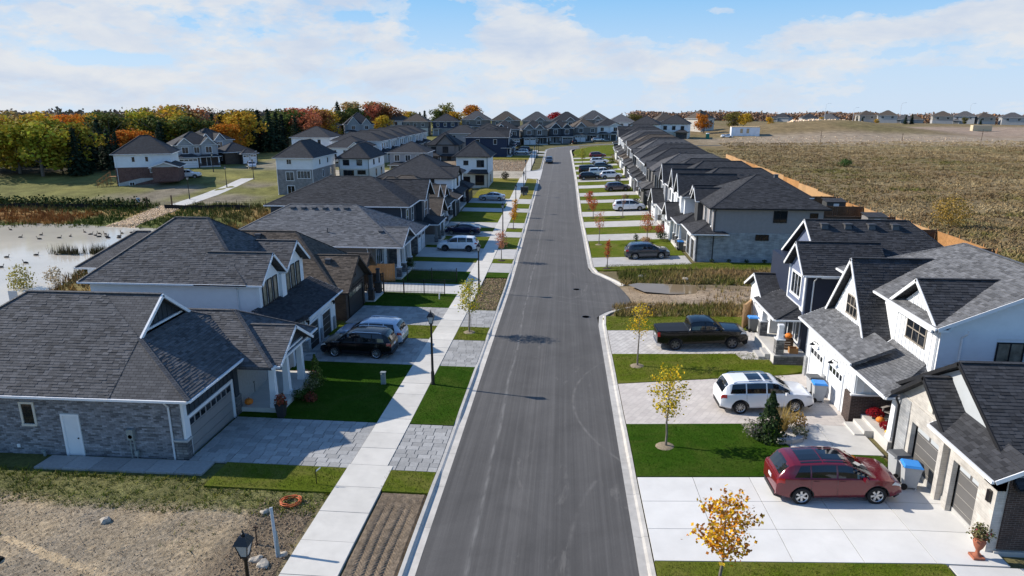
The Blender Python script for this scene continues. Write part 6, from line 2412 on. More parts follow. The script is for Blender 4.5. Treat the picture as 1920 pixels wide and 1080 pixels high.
# ------------------------------------------------------------------ trees and plants
def tint_mat(name, rough=.75, sss=False):
    """leaf colour = object colour x per-leaf shade"""
    m, g, b = newmat(name)
    oi = g.node('ShaderNodeObjectInfo')
    at = g.node('ShaderNodeAttribute', attribute_name='shade')
    c = g.mix(1.0, oi.outputs['Color'], at.outputs['Color'], 'MULTIPLY')
    g.link(c, b.inputs['Base Color'])
    b.inputs['Roughness'].default_value = rough
    b.inputs['Specular IOR Level'].default_value = .05
    # thin leaves let some sun through
    out = [n for n in g.n if n.type == 'OUTPUT_MATERIAL'][0]
    tr = g.node('ShaderNodeBsdfTranslucent')
    g.link(c, tr.inputs[0])
    mx = g.node('ShaderNodeMixShader')
    mx.inputs[0].default_value = .25
    g.link(b.outputs[0], mx.inputs[1])
    g.link(tr.outputs[0], mx.inputs[2])
    g.link(mx.outputs[0], out.inputs[0])


tint_mat('tint_leaf')
PAL = dict(yg=(.30, .26, .032), gold=(.54, .34, .04), orange=(.54, .20, .026), tan=(.38, .25, .10), rust=(.35, .15, .06), red=(.40, .03, .035), pink=(.46, .15, .075),
           green=(.095, .115, .03), olive=(.17, .155, .04), con=(.030, .046, .028), plum=(.17, .115, .095))
PHRASE = dict(yg='yellow-green', gold='golden', orange='orange', tan='tan', rust='rust brown', red='crimson', pink='salmon pink', green='green', olive='olive', con='dark', plum='bare purple-brown')


def leaf_quads(P, N, size, rng, shade):
    """one small quad per point, roughly facing N"""
    n = len(P)
    a = rng.normal(size=(n, 3))
    t = np.cross(N + .6 * rng.normal(size=(n, 3)), a)
    t /= np.linalg.norm(t, axis=1)[:, None] + 1e-6
    b = np.cross(N + .5 * rng.normal(size=(n, 3)), t)
    b /= np.linalg.norm(b, axis=1)[:, None] + 1e-6
    s = (size * rng.uniform(.6, 1.3, n))[:, None]
    V = np.stack([P - t * s * .5, P + b * s * .45, P + t * s * .5, P - b * s * .45], 1).reshape(-1, 3)
    F = np.arange(n * 4).reshape(-1, 4)
    return V, F, shade


def crown_mesh(seed, kind):
    """unit-height tree crown (0..1 tall, about .8 wide) of leaf clumps on many lobes"""
    r = np.random.default_rng(seed)
    P, N, S = [], [], []
    if kind == 'con':
        for k in range(15):
            z = .08 + .9 * k / 15
            rad = .24 * (1 - z) ** .85 * r.uniform(.85, 1.12) + .012
            nb = max(5, int(15 * (1 - z) + 4))
            for q in range(nb):
                a = 6.283 * q / nb + r.uniform(-.2, .2)
                L_ = rad * r.uniform(.75, 1.15)
                m_ = int(9 * (1 - z) + 4)
                t = r.uniform(.15, 1, m_)
                P.append(np.stack([np.cos(a) * L_ * t, np.sin(a) * L_ * t, z - .05 * t + r.uniform(-.012, .012, m_)], 1))
                N.append(np.stack([np.cos(a) * np.ones(m_), np.sin(a) * np.ones(m_), 1.0 * np.ones(m_)], 1))
                S.append(r.uniform(.6, 1.25) * r.uniform(.8, 1.2, m_))
        size = .055
    else:
        nl = 15
        lobes = []
        for k in range(nl):
            z = r.uniform(.22, .86)
            env = .36 * math.sin(math.pi * min(max((z - .06) / .98, 0), 1)) ** .6
            a = r.uniform(0, 6.283)
            d = env * r.uniform(.35, .95)
            lobes.append((d * math.cos(a), d * math.sin(a), z, r.uniform(.11, .19)))
        lobes.append((0, 0, .84, .14))
        lobes.append((0, 0, .5, .24))
        dens = 95 if kind != 'bare' else 45
        for (a, b, c, q) in lobes:
            m_ = int(dens * (q / .15) ** 2)
            v = r.normal(size=(m_, 3))
            v /= np.linalg.norm(v, axis=1)[:, None]
            rad = q * r.uniform(.55, 1.12, m_)[:, None]
            P.append(np.array([a, b, c]) + v * rad * np.array([1, 1, .85]))
            N.append(v)
            S.append(r.uniform(.75, 1.2) * r.uniform(.7, 1.3, m_))
        size = .052 if kind != 'bare' else .03
    P, N, S = np.concatenate(P), np.concatenate(N), np.concatenate(S)
    hue = np.random.default_rng(seed + 9).normal(size=(len(P), 1)) * .08
    S3 = np.clip(S[:, None] * np.concatenate([1 + hue, 1 - hue * .6, np.ones_like(hue)], 1), .1, 2)
    V, F, S3 = leaf_quads(P, N, size, r, S3)
    return fast_mesh('crown', V, F, 'tint_leaf', S3, 4)


def trunk_mesh(seed, kind):
    r = random.Random(seed)
    m = MB()
    if kind == 'con':
        m.tube([(0, 0, -.03), (0, 0, .5), (0, 0, .97)], [.018, .011, .002], 6)
    else:
        m.tube([(0, 0, -.03), (.006, 0, .2), (0, .008, .5), (.004, 0, .82)], [.024, .018, .011, .003], 7)
        for k in range(9):
            z = r.uniform(.2, .6)
            a = r.uniform(0, 6.28)
            L_ = r.uniform(.16, .32)
            m.tube([(0, 0, z), (L_ * .5 * math.cos(a), L_ * .5 * math.sin(a), z + .10), (L_ * math.cos(a), L_ * math.sin(a), z + .24)], [.009, .006, .002], 5)
    return m.mesh('trunk', 'bark')


CROWNS = {k: [crown_mesh(100 + 10 * i + ord(k[0]), k) for i in range(5 if k == 'leafy' else 3)] for k in ('leafy', 'con', 'bare')}
TRUNKS = {k: [trunk_mesh(50 + i, k) for i in range(3)] for k in ('leafy', 'con')}
ORD = ['first', 'second', 'third', 'fourth', 'fifth', 'sixth', 'seventh', 'eighth', 'ninth', 'tenth', 'eleventh', 'twelfth', 'thirteenth', 'fourteenth', 'fifteenth', 'sixteenth', 'seventeenth', 'eighteenth', 'nineteenth', 'twentieth', 'twenty-first', 'twenty-second', 'twenty-third', 'twenty-fourth', 'twenty-fifth', 'twenty-sixth', 'twenty-seventh', 'twenty-eighth']


def big_tree(x, y, hgt, col, label, group, k):
    kind = 'con' if col == 'con' else ('bare' if col == 'plum' else 'leafy')
    t = thing('conifer_tree' if kind == 'con' else 'broadleaf_tree', label, 'tree', (x, y, gz(x, y) - .1), random.uniform(0, 6.28), group)
    s = hgt * 1.02
    wd = random.uniform(1.0, 1.25) * (1.15 if kind != 'con' else 1)
    base = PAL[col]
    j = random.uniform(.85, 1.18)
    for nm, me in (('trunk', random.choice(TRUNKS['con' if kind == 'con' else 'leafy'])), ('crown', random.choice(CROWNS[kind]))):
        o = link(nm, me, t)
        o.scale = (s * wd, s * wd, s)
        o.color = (base[0] * j, base[1] * j * random.uniform(.92, 1.08), base[2] * j, 1)
    return t


FOREST = [(-131.7, 150, 12.1, 'yg'), (-127.0, 152, 11.4, 'yg'), (-119.8, 150, 12.8, 'yg'), (-121.3, 158, 12.7, 'yg'), (-115.2, 155, 11.9, 'yg'), (-158.0, 190, 13.5, 'tan'), (-165.5, 205, 13.5, 'plum'), (-148.4, 190, 13.2, 'gold'), (-136.4, 182, 13.0, 'orange'), (-137.3, 190, 12.5, 'gold'), (-112.5, 152, 11.5, 'con'), (-118.2, 165, 11.4, 'con'), (-120.4, 172, 12.5, 'con'), (-111.4, 162, 10.4, 'con'), (-116.0, 172, 9.3, 'con'), (-115.1, 158, 9.8, 'con'), (-152.0, 215, 12.7, 'green'), (-148.1, 215, 12.5, 'green'), (-138.2, 205, 12.6, 'plum'), (-117.1, 178, 8.9, 'orange'), (-114.6, 180, 8.5, 'orange'), (-131.2, 205, 13.5, 'yg'), (-123.6, 200, 13.3, 'yg'), (-118.0, 195, 12.1, 'green'), (-120.7, 205, 14.5, 'gold'), (-118.4, 210, 14.7, 'tan'), (-116.0, 215, 14.3, 'rust'), (-111.9, 195, 12.1, 'yg'), (-107.9, 195, 12.0, 'green'), (-106.6, 205, 12.9, 'con'), (-106.5, 210, 13.1, 'con'), (-104.1, 210, 13.1, 'gold'), (-98.2, 205, 13.1, 'gold'), (-99.3, 198, 9.9, 'orange'), (-103.7, 200, 9.2, 'orange'), (-99.6, 215, 12.9, 'con'), (-99.2, 220, 13.8, 'con'), (-93.5, 215, 13.9, 'con'), (-93.1, 220, 13.0, 'con'), (-96.2, 232, 11.9, 'con'), (-99.4, 245, 12.9, 'green'), (-98.3, 255, 13.3, 'pink'), (-91.7, 245, 11.2, 'pink'), (-97.0, 245, 11.2, 'green'),
          (-141, 158, 13.0, 'yg'), (-147, 170, 13.0, 'gold'), (-128, 170, 12, 'con'), (-134, 168, 12, 'con'), (-124, 182, 13, 'green'), (-126, 186, 12, 'con'), (-112, 186, 11, 'con'), (-108, 178, 9.5, 'con'), (-155, 200, 13.6, 'plum'), (-172, 190, 13.5, 'tan'), (-105, 222, 12.5, 'con'), (-108, 228, 12.5, 'con'), (-112, 240, 13, 'green'), (-120, 225, 14, 'plum'), (-130, 220, 13.6, 'rust'), (-90, 228, 11, 'con'),
          (-98.6, 275, 12.0, 'rust'), (-96.2, 280, 12.3, 'gold'), (-102.3, 310, 15.7, 'con'), (-99.3, 315, 15.2, 'tan'), (-97.2, 300, 11.5, 'green'), (-94.6, 312, 12.4, 'green'), (-90.3, 318, 14.2, 'pink'), (-88.4, 325, 15.1, 'tan'), (-82.0, 325, 12.9, 'rust'), (-80.9, 305, 9.1, 'gold'), (-79.8, 330, 9.1, 'orange'), (-75.5, 335, 10.0, 'gold'), (-77.3, 330, 7.7, 'con'), (-72.5, 338, 9.4, 'green'), (-69.7, 345, 10.5, 'con'), (-71.5, 342, 9.9, 'con'), (-63.1, 360, 13.4, 'olive'), (-65.4, 355, 10.3, 'green'), (-55.5, 355, 9.8, 'gold'), (-47.9, 370, 12.7, 'orange'), (-5.9, 345, 9.7, 'red'), (-112, 285, 12, 'con'), (-118, 275, 12, 'green'), (-108, 300, 13, 'rust')]
RIGHT_TREES = [(20.5, 335, 6.4, 'gold'), (34.8, 360, 8.2, 'olive'), (29.7, 355, 6.7, 'tan'), (61.7, 318, 8.6, 'orange'), (86.7, 372, 8.7, 'olive'), (91.2, 368, 7.5, 'gold'), (119.1, 420, 4.6, 'gold'), (154.7, 440, 4.3, 'gold'), (189.9, 520, 5.4, 'red'), (169.9, 425, 5.4, 'con'), (173.0, 425, 4.8, 'con'), (199.7, 430, 5.9, 'con'), (203.2, 430, 6.5, 'con'), (185.6, 435, 3.3, 'gold'), (248.4, 520, 6.5, 'rust'), (254.4, 470, 4.7, 'olive'), (242.0, 430, 3.5, 'con'), (303.0, 500, 5.9, 'rust')]
cnt_ = {}
for part, where, grp in ((sorted(FOREST[:60], key=lambda t: t[0] / t[1]), 'in the wood beyond the pond, counted from the left', 'trees of the wood beyond the pond'), (sorted(FOREST[60:], key=lambda t: t[0] / t[1]), 'behind the far roofs left of the road end', 'trees behind the far roofs'), (sorted(RIGHT_TREES, key=lambda t: t[0] / t[1]), 'along the skyline right of the road end', 'skyline trees on the right')):
    cnt_.clear()
    tot = {}
    for t in part:
        tot[t[3]] = tot.get(t[3], 0) + 1
    for k, (x, y, hg, col) in enumerate(part):
        i = cnt_.get(col, 0)
        cnt_[col] = i + 1
        nm = 'conifer' if col == 'con' else 'tree'
        lab = f"{ORD[i]} {PHRASE[col]} {nm} {where}" if tot[col] > 1 else f"only {PHRASE[col]} {nm} {where}".replace(', counted from the left', '')
        big_tree(x, y, hg, col, lab, grp, k)
big_tree(-104.2, 232, 5.2, 'red', 'small bright red tree at the clearing by the dark conifers', None, 0)


def young_tree(x, y, hgt, cols, n, cw, z0f, label, seed, leaf=.13, stake=False, mulch='mulch', trunk='bark_pale'):
    """staked street sapling: thin trunk, rising twigs and separate leaves"""
    r = random.Random(seed)
    q = np.random.default_rng(seed)
    t = thing('street_tree', label, 'tree', (x, y, hz(x, y) + .07))
    OFF[t] = Vector((0, 0, 0))
    m = MB()
    pts = [(0, 0, -.1)]
    for k in range(1, 7):
        pts.append((r.uniform(-.03, .03), r.uniform(-.03, .03), hgt * .97 * k / 6))
    m.tube(pts, [.06, .052, .044, .035, .025, .015, .006], 7)
    if stake:
        m.tube([(.12, .05, -.1), (.12, .05, hgt * .35)], .02, 5)
    ends = []
    nb = 22
    for k in range(nb):
        f = z0f + (1 - z0f) * (k + r.random()) / nb * .92
        z = hgt * f
        env = cw * math.sin(math.pi * min(1, (f - z0f) / (1.04 - z0f) * .82 + .16)) ** .8
        a = k * 2.4 + r.uniform(-.5, .5)
        L_ = env * r.uniform(.6, 1.1)
        p0 = (0, 0, z - .18)
        p1 = (L_ * .5 * math.cos(a), L_ * .5 * math.sin(a), z + .02)
        p2 = (L_ * math.cos(a), L_ * math.sin(a), z + .22)
        m.tube([p0, p1, p2], [.011, .008, .003], 4)
        for s in (.35, .55, .75, .9, 1.0):
            ends.append([p0[i] + (p2[i] - p0[i]) * s + (.03 if i == 2 else 0) for i in range(3)])
    m.build('trunk', trunk, t)
    n = int(n * 1.9)
    leaf *= .82
    ends = np.array(ends)
    idx = q.integers(0, len(ends), n)
    P = ends[idx] + q.normal(size=(n, 3)) * np.array([.13, .13, .12]) * (cw / .8)
    C = np.array(cols)[q.integers(0, len(cols), n)] * q.uniform(.7, 1.25, (n, 1))
    N = q.normal(size=(n, 3)) + np.array([0, 0, .6])
    V, F, S = leaf_quads(P, N, leaf, q, C)
    o = link('crown', fast_mesh('crown', V, F, 'tint_leaf', S, 4), t)
    if mulch:
        g = MB()
        ring = []
        g.lathe([(.01, .07), (.22, .06), (.42, .02), (.5, -.04)], (0, 0, 0), 12)
        g.build('mulch_ring', mulch, t, True)
    return t


YEL = [(.72, .52, .03), (.66, .44, .03), (.55, .43, .05), (.40, .36, .04)]
ORG = [(.78, .44, .03), (.70, .33, .02), (.55, .19, .02), (.82, .54, .05), (.40, .16, .03)]
RED = [(.50, .10, .04), (.55, .16, .06), (.42, .07, .04), (.5, .22, .08)]
PNK = [(.55, .24, .16), (.50, .18, .10), (.6, .32, .22), (.45, .2, .08)]
YGR = [(.40, .38, .06), (.32, .34, .05), (.48, .42, .08), (.25, .28, .05)]
young_tree(5.25, 19.1, 3.35, ORG, 620, .95, .36, 'orange and gold sapling in front of the white concrete driveway', 1, .15, mulch='mulch')
young_tree(4.95, 29.2, 3.9, YEL, 620, .8, .40, 'yellow leaved sapling on the lush lawn by the red car', 2, .13, mulch='straw_mulch')
young_tree(4.75, 40.0, 3.95, YEL[:3] + ORG[:1], 300, .75, .5, 'thin yellow sapling in front of the black pickup', 3, .12, mulch='straw_mulch')
young_tree(4.6, 69.0, 2.85, RED, 330, .38, .4, 'narrow orange-red sapling beside the slate blue car', 4, .12)
young_tree(4.35, 82.0, 3.9, RED + PNK[:2], 260, .85, .5, 'sparse red sapling by the kerb past the slate blue car', 5, .13, mulch='straw_mulch')
young_tree(4.45, 102.8, 2.9, RED, 420, .75, .4, 'round rust red sapling nearest the white minivan', 6, .15, trunk='bark')
young_tree(4.1, 111.0, 2.9, RED[:3], 420, .7, .4, 'rust red sapling just beyond the minivan', 7, .15, trunk='bark')
young_tree(8.9, 103.0, 3.4, PNK, 60, .5, .5, 'nearly bare sapling on the lawn before the minivan', 8, .12)
young_tree(10.3, 83.6, 3.4, PNK + RED, 520, .95, .35, 'salmon orange small tree in the shrub bed right of the saplings', 9, .15, mulch=None)
young_tree(4.6, 181.0, 4.2, YGR, 520, .95, .3, 'yellow-green tree far along the right kerb', 10, .2)
young_tree(-6.6, 46.2, 3.85, YGR + YEL[:1], 700, .95, .42, 'yellow-green sapling between the sidewalk and the left kerb', 11, .14, stake=True, mulch='straw_mulch')
young_tree(-6.65, 72.2, 3.1, PNK, 380, .75, .45, 'salmon pink sapling on the left verge', 12, .14)
young_tree(-6.85, 92.7, 2.7, ORG[:3], 320, .6, .45, 'small orange sapling farther up the left verge', 13, .15)
young_tree(-7.4, 103.5, 2.6, ORG[1:4], 240, .5, .45, 'tiny orange sapling below the street lamp on the left verge', 14, .15)


def shrub(x, y, rx, hgt, cols, n, label, seed, leaf=.09, kind='round', z=None, name='shrub', group=None):
    q = np.random.default_rng(seed)
    t = thing(name, label, 'shrub' if name == 'shrub' else 'plant', (x, y, (hz(x, y) + .05) if z is None else z), 0, group)
    OFF[t] = Vector((0, 0, 0))
    m = MB()
    for k in range(5):
        a = k * 1.3
        m.tube([(0, 0, -.1), (rx * .3 * math.cos(a), rx * .3 * math.sin(a), hgt * .55)], [.02, .006], 5)
    m.build('stem', 'bark', t)
    if kind == 'grass':
        V, F, ow = blades(np.zeros((1, 3)), np.array([hgt]), np.array([.03]), n, 1.0, q)
        V = V.reshape(-1, 3, 3)
        off = q.normal(size=(len(V), 1, 3)) * np.array([rx * .22, rx * .22, 0])
        V = (V + off).reshape(-1, 3)
        C = np.array(cols)[q.integers(0, len(cols), len(F))] * q.uniform(.7, 1.25, (len(F), 1))
        link('foliage', fast_mesh('foliage', V, F, 'tint_leaf', C, 3), t)
        return t
    v = q.normal(size=(n, 3))
    v /= np.linalg.norm(v, axis=1)[:, None]
    if kind == 'cone':
        zz = q.uniform(0, 1, n) ** 1.2
        a = q.uniform(0, 6.283, n)
        rr = rx * (1 - zz * .93) * q.uniform(.6, 1.08, n) * (1 + .18 * np.sin(zz * 19))
        P = np.stack([np.cos(a) * rr, np.sin(a) * rr, zz * hgt + .05], 1)
        v = np.stack([np.cos(a), np.sin(a), .4 * np.ones(n)], 1)
    else:
        lob = q.normal(size=(n, 1)) * .12
        P = v * (q.uniform(.55, 1.0, (n, 1)) + lob) * np.array([rx, rx, hgt / 2]) + np.array([0, 0, hgt / 2])
        P[:, 2] = np.maximum(P[:, 2], .02)
    C = np.array(cols)[q.integers(0, len(cols), n)] * q.uniform(.6, 1.3, (n, 1))
    V, F, S = leaf_quads(P, v, leaf, q, C)
    link('foliage', fast_mesh('foliage', V, F, 'tint_leaf', S, 4), t)
    return t


GRN = [(.06, .10, .02), (.09, .13, .03), (.045, .08, .02)]
DKG = [(.022, .045, .018), (.035, .06, .022), (.05, .075, .03)]
GLD = [(.45, .33, .10), (.52, .40, .16), (.38, .26, .07)]
GRY = [(.30, .27, .22), (.22, .21, .17), (.38, .35, .3)]
MRN = [(.22, .05, .035), (.30, .09, .05), (.14, .05, .03)]
shrub(9.85, 30.0, .75, 2.35, DKG, 1500, 'dark weeping evergreen in the bed by the white car', 21, .13, 'cone')
shrub(9.2, 30.2, .55, .9, GRY, 420, 'silvery grey shrub at the edge of the lush lawn', 22, .09)
shrub(10.75, 31.0, .5, 1.25, GLD, 320, 'straw coloured ornamental grass beside the weeping evergreen', 23, kind='grass')
shrub(11.55, 31.3, .5, .75, [(.35, .2, .06), (.22, .15, .05), (.42, .27, .08)], 420, 'amber shrub next to the ornamental grass', 24)
shrub(11.3, 30.2, .45, .5, [(.12, .14, .08), (.2, .2, .12)], 300, 'low grey-green shrub behind the edging stones', 25)
shrub(14.25, 27.2, .42, .75, [(.16, .12, .05), (.22, .15, .07), (.1, .1, .04)], 380, 'brown-green bush behind the blue lidded bins', 26)
shrub(-14.0, 35.5, .55, 1.75, [(.13, .17, .03), (.19, .22, .05), (.08, .12, .03)], 900, 'small weeping green tree by the bungalow porch', 27, .10, 'cone')
shrub(-13.9, 34.5, .5, .8, [(.2, .2, .08), (.3, .28, .14), (.1, .12, .04)], 420, 'pale variegated shrub below the weeping tree', 28)
shrub(-14.1, 33.2, .5, .6, GRN, 420, 'dark green mounded shrub along the porch edge', 29)
shrub(-13.4, 33.0, .4, .5, MRN, 320, 'maroon shrub at the corner of the porch bed', 30)
shrub(-14.3, 36.0, .35, .6, [(.5, .2, .13), (.42, .14, .1)], 320, 'pink flowering plant beside the far porch post', 31)
shrub(-15.3, 36.6, .4, .45, [(.5, .2, .13), (.55, .26, .18)], 320, 'pink flowers behind the bungalow porch', 32)
shrub(12.6, 88.4, .9, 1.3, [(.30, .05, .05), (.40, .10, .07), (.2, .05, .04)], 620, 'crimson shrub beside the white gabled house', 33, .13)
shrub(12.2, 84.6, .8, 1.0, DKG, 500, 'dark evergreen bush against the gabled house wall', 34, .12)
shrub(10.0, 82.6, .7, .7, [(.45, .25, .10), (.5, .32, .14)], 500, 'peach coloured mound in the shrub bed', 35, .12)
shrub(8.9, 83.0, .35, 1.1, DKG, 260, 'small clipped evergreen left of the peach mound', 36, .11)
shrub(10.6, 118.0, .7, 1.3, [(.14, .10, .05), (.2, .13, .06), (.1, .07, .05)], 380, 'brown twiggy shrub in the stone garden', 37, .13)
shrub(12.1, 116.0, .7, .9, DKG, 300, 'dark shrub beside the stone garden wall', 38, .13)
shrub(9.0, 117.4, .5, .6, [(.5, .35, .2), (.35, .2, .1)], 260, 'straw shrub at the front of the stone garden', 39, .13)
shrub(11.0, 142.6, .75, 1.4, [(.09, .05, .05), (.13, .08, .07), (.06, .05, .04)], 420, 'dark purple shrub on the lawn before the small white car', 40, .15)
shrub(12.2, 181.5, .9, 1.6, [(.10, .13, .03), (.2, .2, .05)], 420, 'round bush near the far white car', 41, .2)
shrub(-12.6, 146.5, .9, 1.9, [(.04, .05, .03), (.08, .06, .04)], 420, 'dark bush at the corner of the white cube house', 42, .2)
shrub(-15.4, 66.8, .45, 1.3, [(.05, .09, .02), (.08, .12, .03)], 420, 'clipped green ball tree by the grey bungalow porch', 43, .1)
shrub(69.4, 177, 1.6, 2.0, [(.05, .10, .03), (.08, .13, .04)], 600, 'lone dark green bush in the brown field', 44, .28, z=gz(69.4, 177))
shrub(53.0, 97.3, 2.5, 4.4, [(.38, .24, .05), (.28, .19, .05), (.45, .30, .08)], 1500, 'golden leaved bush at the field edge behind the white farmhouse', 45, .22, z=gz(53, 97.3))
shrub(-57.5, 66.2, 1.3, 3.6, [(.35, .32, .08), (.45, .38, .1), (.25, .24, .08)], 620, 'yellow willow sapling on the pond bank', 46, .22, z=gz(-57.5, 66.2))
shrub(-55.2, 68.0, 1.0, 2.4, [(.45, .38, .25), (.5, .42, .3)], 320, 'pale thin sapling right of the yellow willow', 47, .2, z=gz(-55.2, 68))
for k, (ux, uy) in enumerate(((15.6, 71.2), (17.4, 71.3), (19.2, 71.3), (21.0, 71.3), (22.8, 71.3), (25.4, 71.3))):
    shrub(ux, uy, .28, .42, [DKG, DKG, DKG, DKG, DKG, GRN][k], 160, f'{ORD[k]} small round bush along the stucco house wall', 60 + k, .08)

# ------------------------------------------------------------------ grass, weeds, clods: masses nobody could count
def mass(name, V, F, mat, C, label, k=3):
    o = link(name, fast_mesh(name, V, F, mat, C, k))
    tag(o, label, 'grass' if 'grass' in name or 'weed' in name else 'rubble', None, 'stuff')
    return o


def colour_pick(cols, n, q, patch=None):
    c = np.array(cols)
    i = q.integers(0, len(cols), n) if patch is None else np.clip((patch * len(cols)).astype(int), 0, len(cols) - 1)
    return c[i] * q.uniform(.7, 1.3, (n, 1))


def scatter_rect(rects, dens, q):
    P = []
    for x0, x1, y0, y1 in rects:
        n = int((x1 - x0) * (y1 - y0) * dens)
        P.append(np.stack([q.uniform(x0, x1, n), q.uniform(y0, y1, n)], 1))
    return np.concatenate(P)


q = np.random.default_rng(5)
# lush mown lawns
P2 = scatter_rect([(3.5, 14.2, 26.5, 28.2), (3.5, 10.4, 28.2, 31.55), (-16.2, -9.25, 30.9, 39.0), (-7.4, -5.35, 30.9, 39.0), (-16, -9.25, 52.8, 57.1)], 130, q)
P3 = np.concatenate([P2, (H(P2[:, 0], P2[:, 1]) + .07)[:, None]], 1)
V, F, ow = blades(P3, .055, .022, 2, .6, q)
C = colour_pick([(.030, .075, .005), (.042, .095, .007), (.06, .11, .012), (.03, .065, .006)], len(P3), q)[ow]
mass('lawn_grass', V, F, 'blade', C, 'short lush grass of the mown lawns')
# drier lawns
P2 = scatter_rect([(3.5, 12.8, 16, 20.4), (3.5, 12.9, 37.6, 42.1), (3.5, 13, 47.8, 51), (-7.3, -5.35, 24.4, 26.0), (-14.4, -9.3, 24.1, 26.0), (-16.2, -9.25, 44.5, 47.5), (-7.4, -5.35, 44.5, 47.5), (4.5, 28, 68.6, 70.8)], 110, q)
P3 = np.concatenate([P2, (H(P2[:, 0], P2[:, 1]) + .07)[:, None]], 1)
V, F, ow = blades(P3, .075, .025, 2, .8, q)
C = colour_pick([(.10, .14, .012), (.14, .165, .02), (.20, .18, .045), (.08, .125, .01)], len(P3), q)[ow]
mass('verge_grass', V, F, 'blade', C, 'patchy drier grass of the verges')
# weeds of the vacant strip on the right and rough edges
P2 = scatter_rect([(4.2, 33, 50.6, 55.2), (5.5, 33, 61.5, 68.2), (12, 33, 55, 62), (33, 45, 40, 72)], 26, q)
keep = q.uniform(0, 1, len(P2)) < np.where((P2[:, 1] > 54.8) & (P2[:, 1] < 61.8) & (P2[:, 0] < 17), .12, 1.0)
keep &= ~((P2[:, 0] > 13.4) & (P2[:, 0] < 26) & (P2[:, 1] < 50.6))
P2 = P2[keep]
P3 = np.concatenate([P2, gz_v(P2[:, 0], P2[:, 1])[:, None]], 1)
pn = lump(P2[:, 0], P2[:, 1], .5, 31) * .5 + .5 + q.normal(size=len(P2)) * .15
V, F, ow = blades(P3, q.uniform(.18, .6, len(P3)), .06, 5, .8, q)
C = colour_pick([(.12, .14, .03), (.18, .165, .05), (.30, .22, .09), (.38, .27, .13), (.26, .17, .08)], len(P3), q, pn)[ow]
mass('strip_weeds', V, F, 'blade', C, 'brown and green weeds of the vacant side street')
# the big field
n = 62000
u = q.uniform(0, 1, n)
yy = 45 + (300 - 45) * u ** 1.4
xx = 31 + yy * .02 + q.uniform(0, 1, n) ** 1.1 * (40 + yy * .75)
P2 = np.stack([xx, yy], 1)
P2 = P2[(P2[:, 0] > np.where(P2[:, 1] < 230, 45.5 - 16 * (P2[:, 1] < 68), 55)) & (P2[:, 1] < 262 + .15 * (P2[:, 0] - 60))]
P3 = np.concatenate([P2, gz_v(P2[:, 0], P2[:, 1])[:, None]], 1)
pn = .5 + .55 * lump(P2[:, 0], P2[:, 1], .06, 41) + .45 * lump(P2[:, 0], P2[:, 1], .28, 42) + .3 * lump(P2[:, 0], P2[:, 1], .9, 43) + q.normal(size=len(P2)) * .07
for _ in range(1):
    yv = np.clip((P2[:, 1] - 60) / 200, 0, 1)
    pn = pn * .8 + .05 + .3 * yv - .12 * (yv < .25)
V, F, ow = blades(P3, q.uniform(.12, .42, len(P3)) * (1 + .7 * np.clip(lump(P2[:, 0], P2[:, 1], .5, 77), -.6, 1)), .22, 6, 2.2, q)
C = colour_pick([(.15, .16, .04), (.19, .165, .055), (.24, .185, .085), (.23, .16, .085), (.32, .235, .12), (.40, .31, .17)], len(P3), q, pn)[ow]
mass('field_weeds', V, F, 'blade', C, 'dry weeds covering the open field behind the right-hand houses')
# pond banks
n = 26000
P2 = np.stack([q.uniform(-170, -36, n), q.uniform(30, 128, n)], 1)
d = pond_d(P2[:, 0], P2[:, 1])
keep = (d < -.8) & (d > -24) & ~((P2[:, 1] < 62) & (P2[:, 0] > -36))
keep &= ~((np.abs(P2[:, 0] - np.interp(P2[:, 1], [98, 122, 146], [-69.5, -72.5, -70.6])) < 3.2) & (P2[:, 1] > 98))
P2, d = P2[keep], d[keep]
P3 = np.concatenate([P2, gz_v(P2[:, 0], P2[:, 1])[:, None]], 1)
pn = .45 + .5 * lump(P2[:, 0], P2[:, 1], .1, 51) + q.normal(size=len(P2)) * .15
rust_ = (P2[:, 0] < -80) & (P2[:, 1] > 103) & (P2[:, 1] < 114)
V, F, ow = blades(P3, q.uniform(.4, 1.1, len(P3)), .14, 6, .8, q)
C0 = colour_pick([(.075, .105, .02), (.10, .13, .03), (.15, .15, .045), (.22, .17, .06), (.20, .12, .05)], len(P3), q, pn)
C0[rust_] = colour_pick([(.34, .15, .04), (.28, .13, .05), (.4, .2, .06)], int(rust_.sum()), q)
g0 = (P2[:, 0] > -52) & (P2[:, 1] < 118)
C0[g0] = colour_pick([(.40, .25, .08), (.34, .21, .07), (.28, .19, .07), (.45, .30, .12)], int(g0.sum()), q)
mass('bank_weeds', V, F, 'blade', C0[ow], 'green, golden and rust weeds on the pond banks')
# hedge-like dark scrub along the far bank
n = 5200
P2 = np.stack([q.uniform(-150, -76, n), 119 + q.normal(size=n) * 1.4], 1)
P3 = np.concatenate([P2, (gz_v(P2[:, 0], P2[:, 1]) + q.uniform(0, 1.7, n))[:, None]], 1)
Vq, Fq, S = leaf_quads(P3, q.normal(size=(n, 3)) + np.array([0, 0, .5]), .42, q, colour_pick([(.04, .06, .018), (.06, .085, .025), (.09, .10, .03)], n, q))
tag(link('scrub', fast_mesh('scrub', Vq, Fq, 'leaf', S, 4)), 'dark green scrub band along the far pond bank', 'scrub', None, 'stuff')
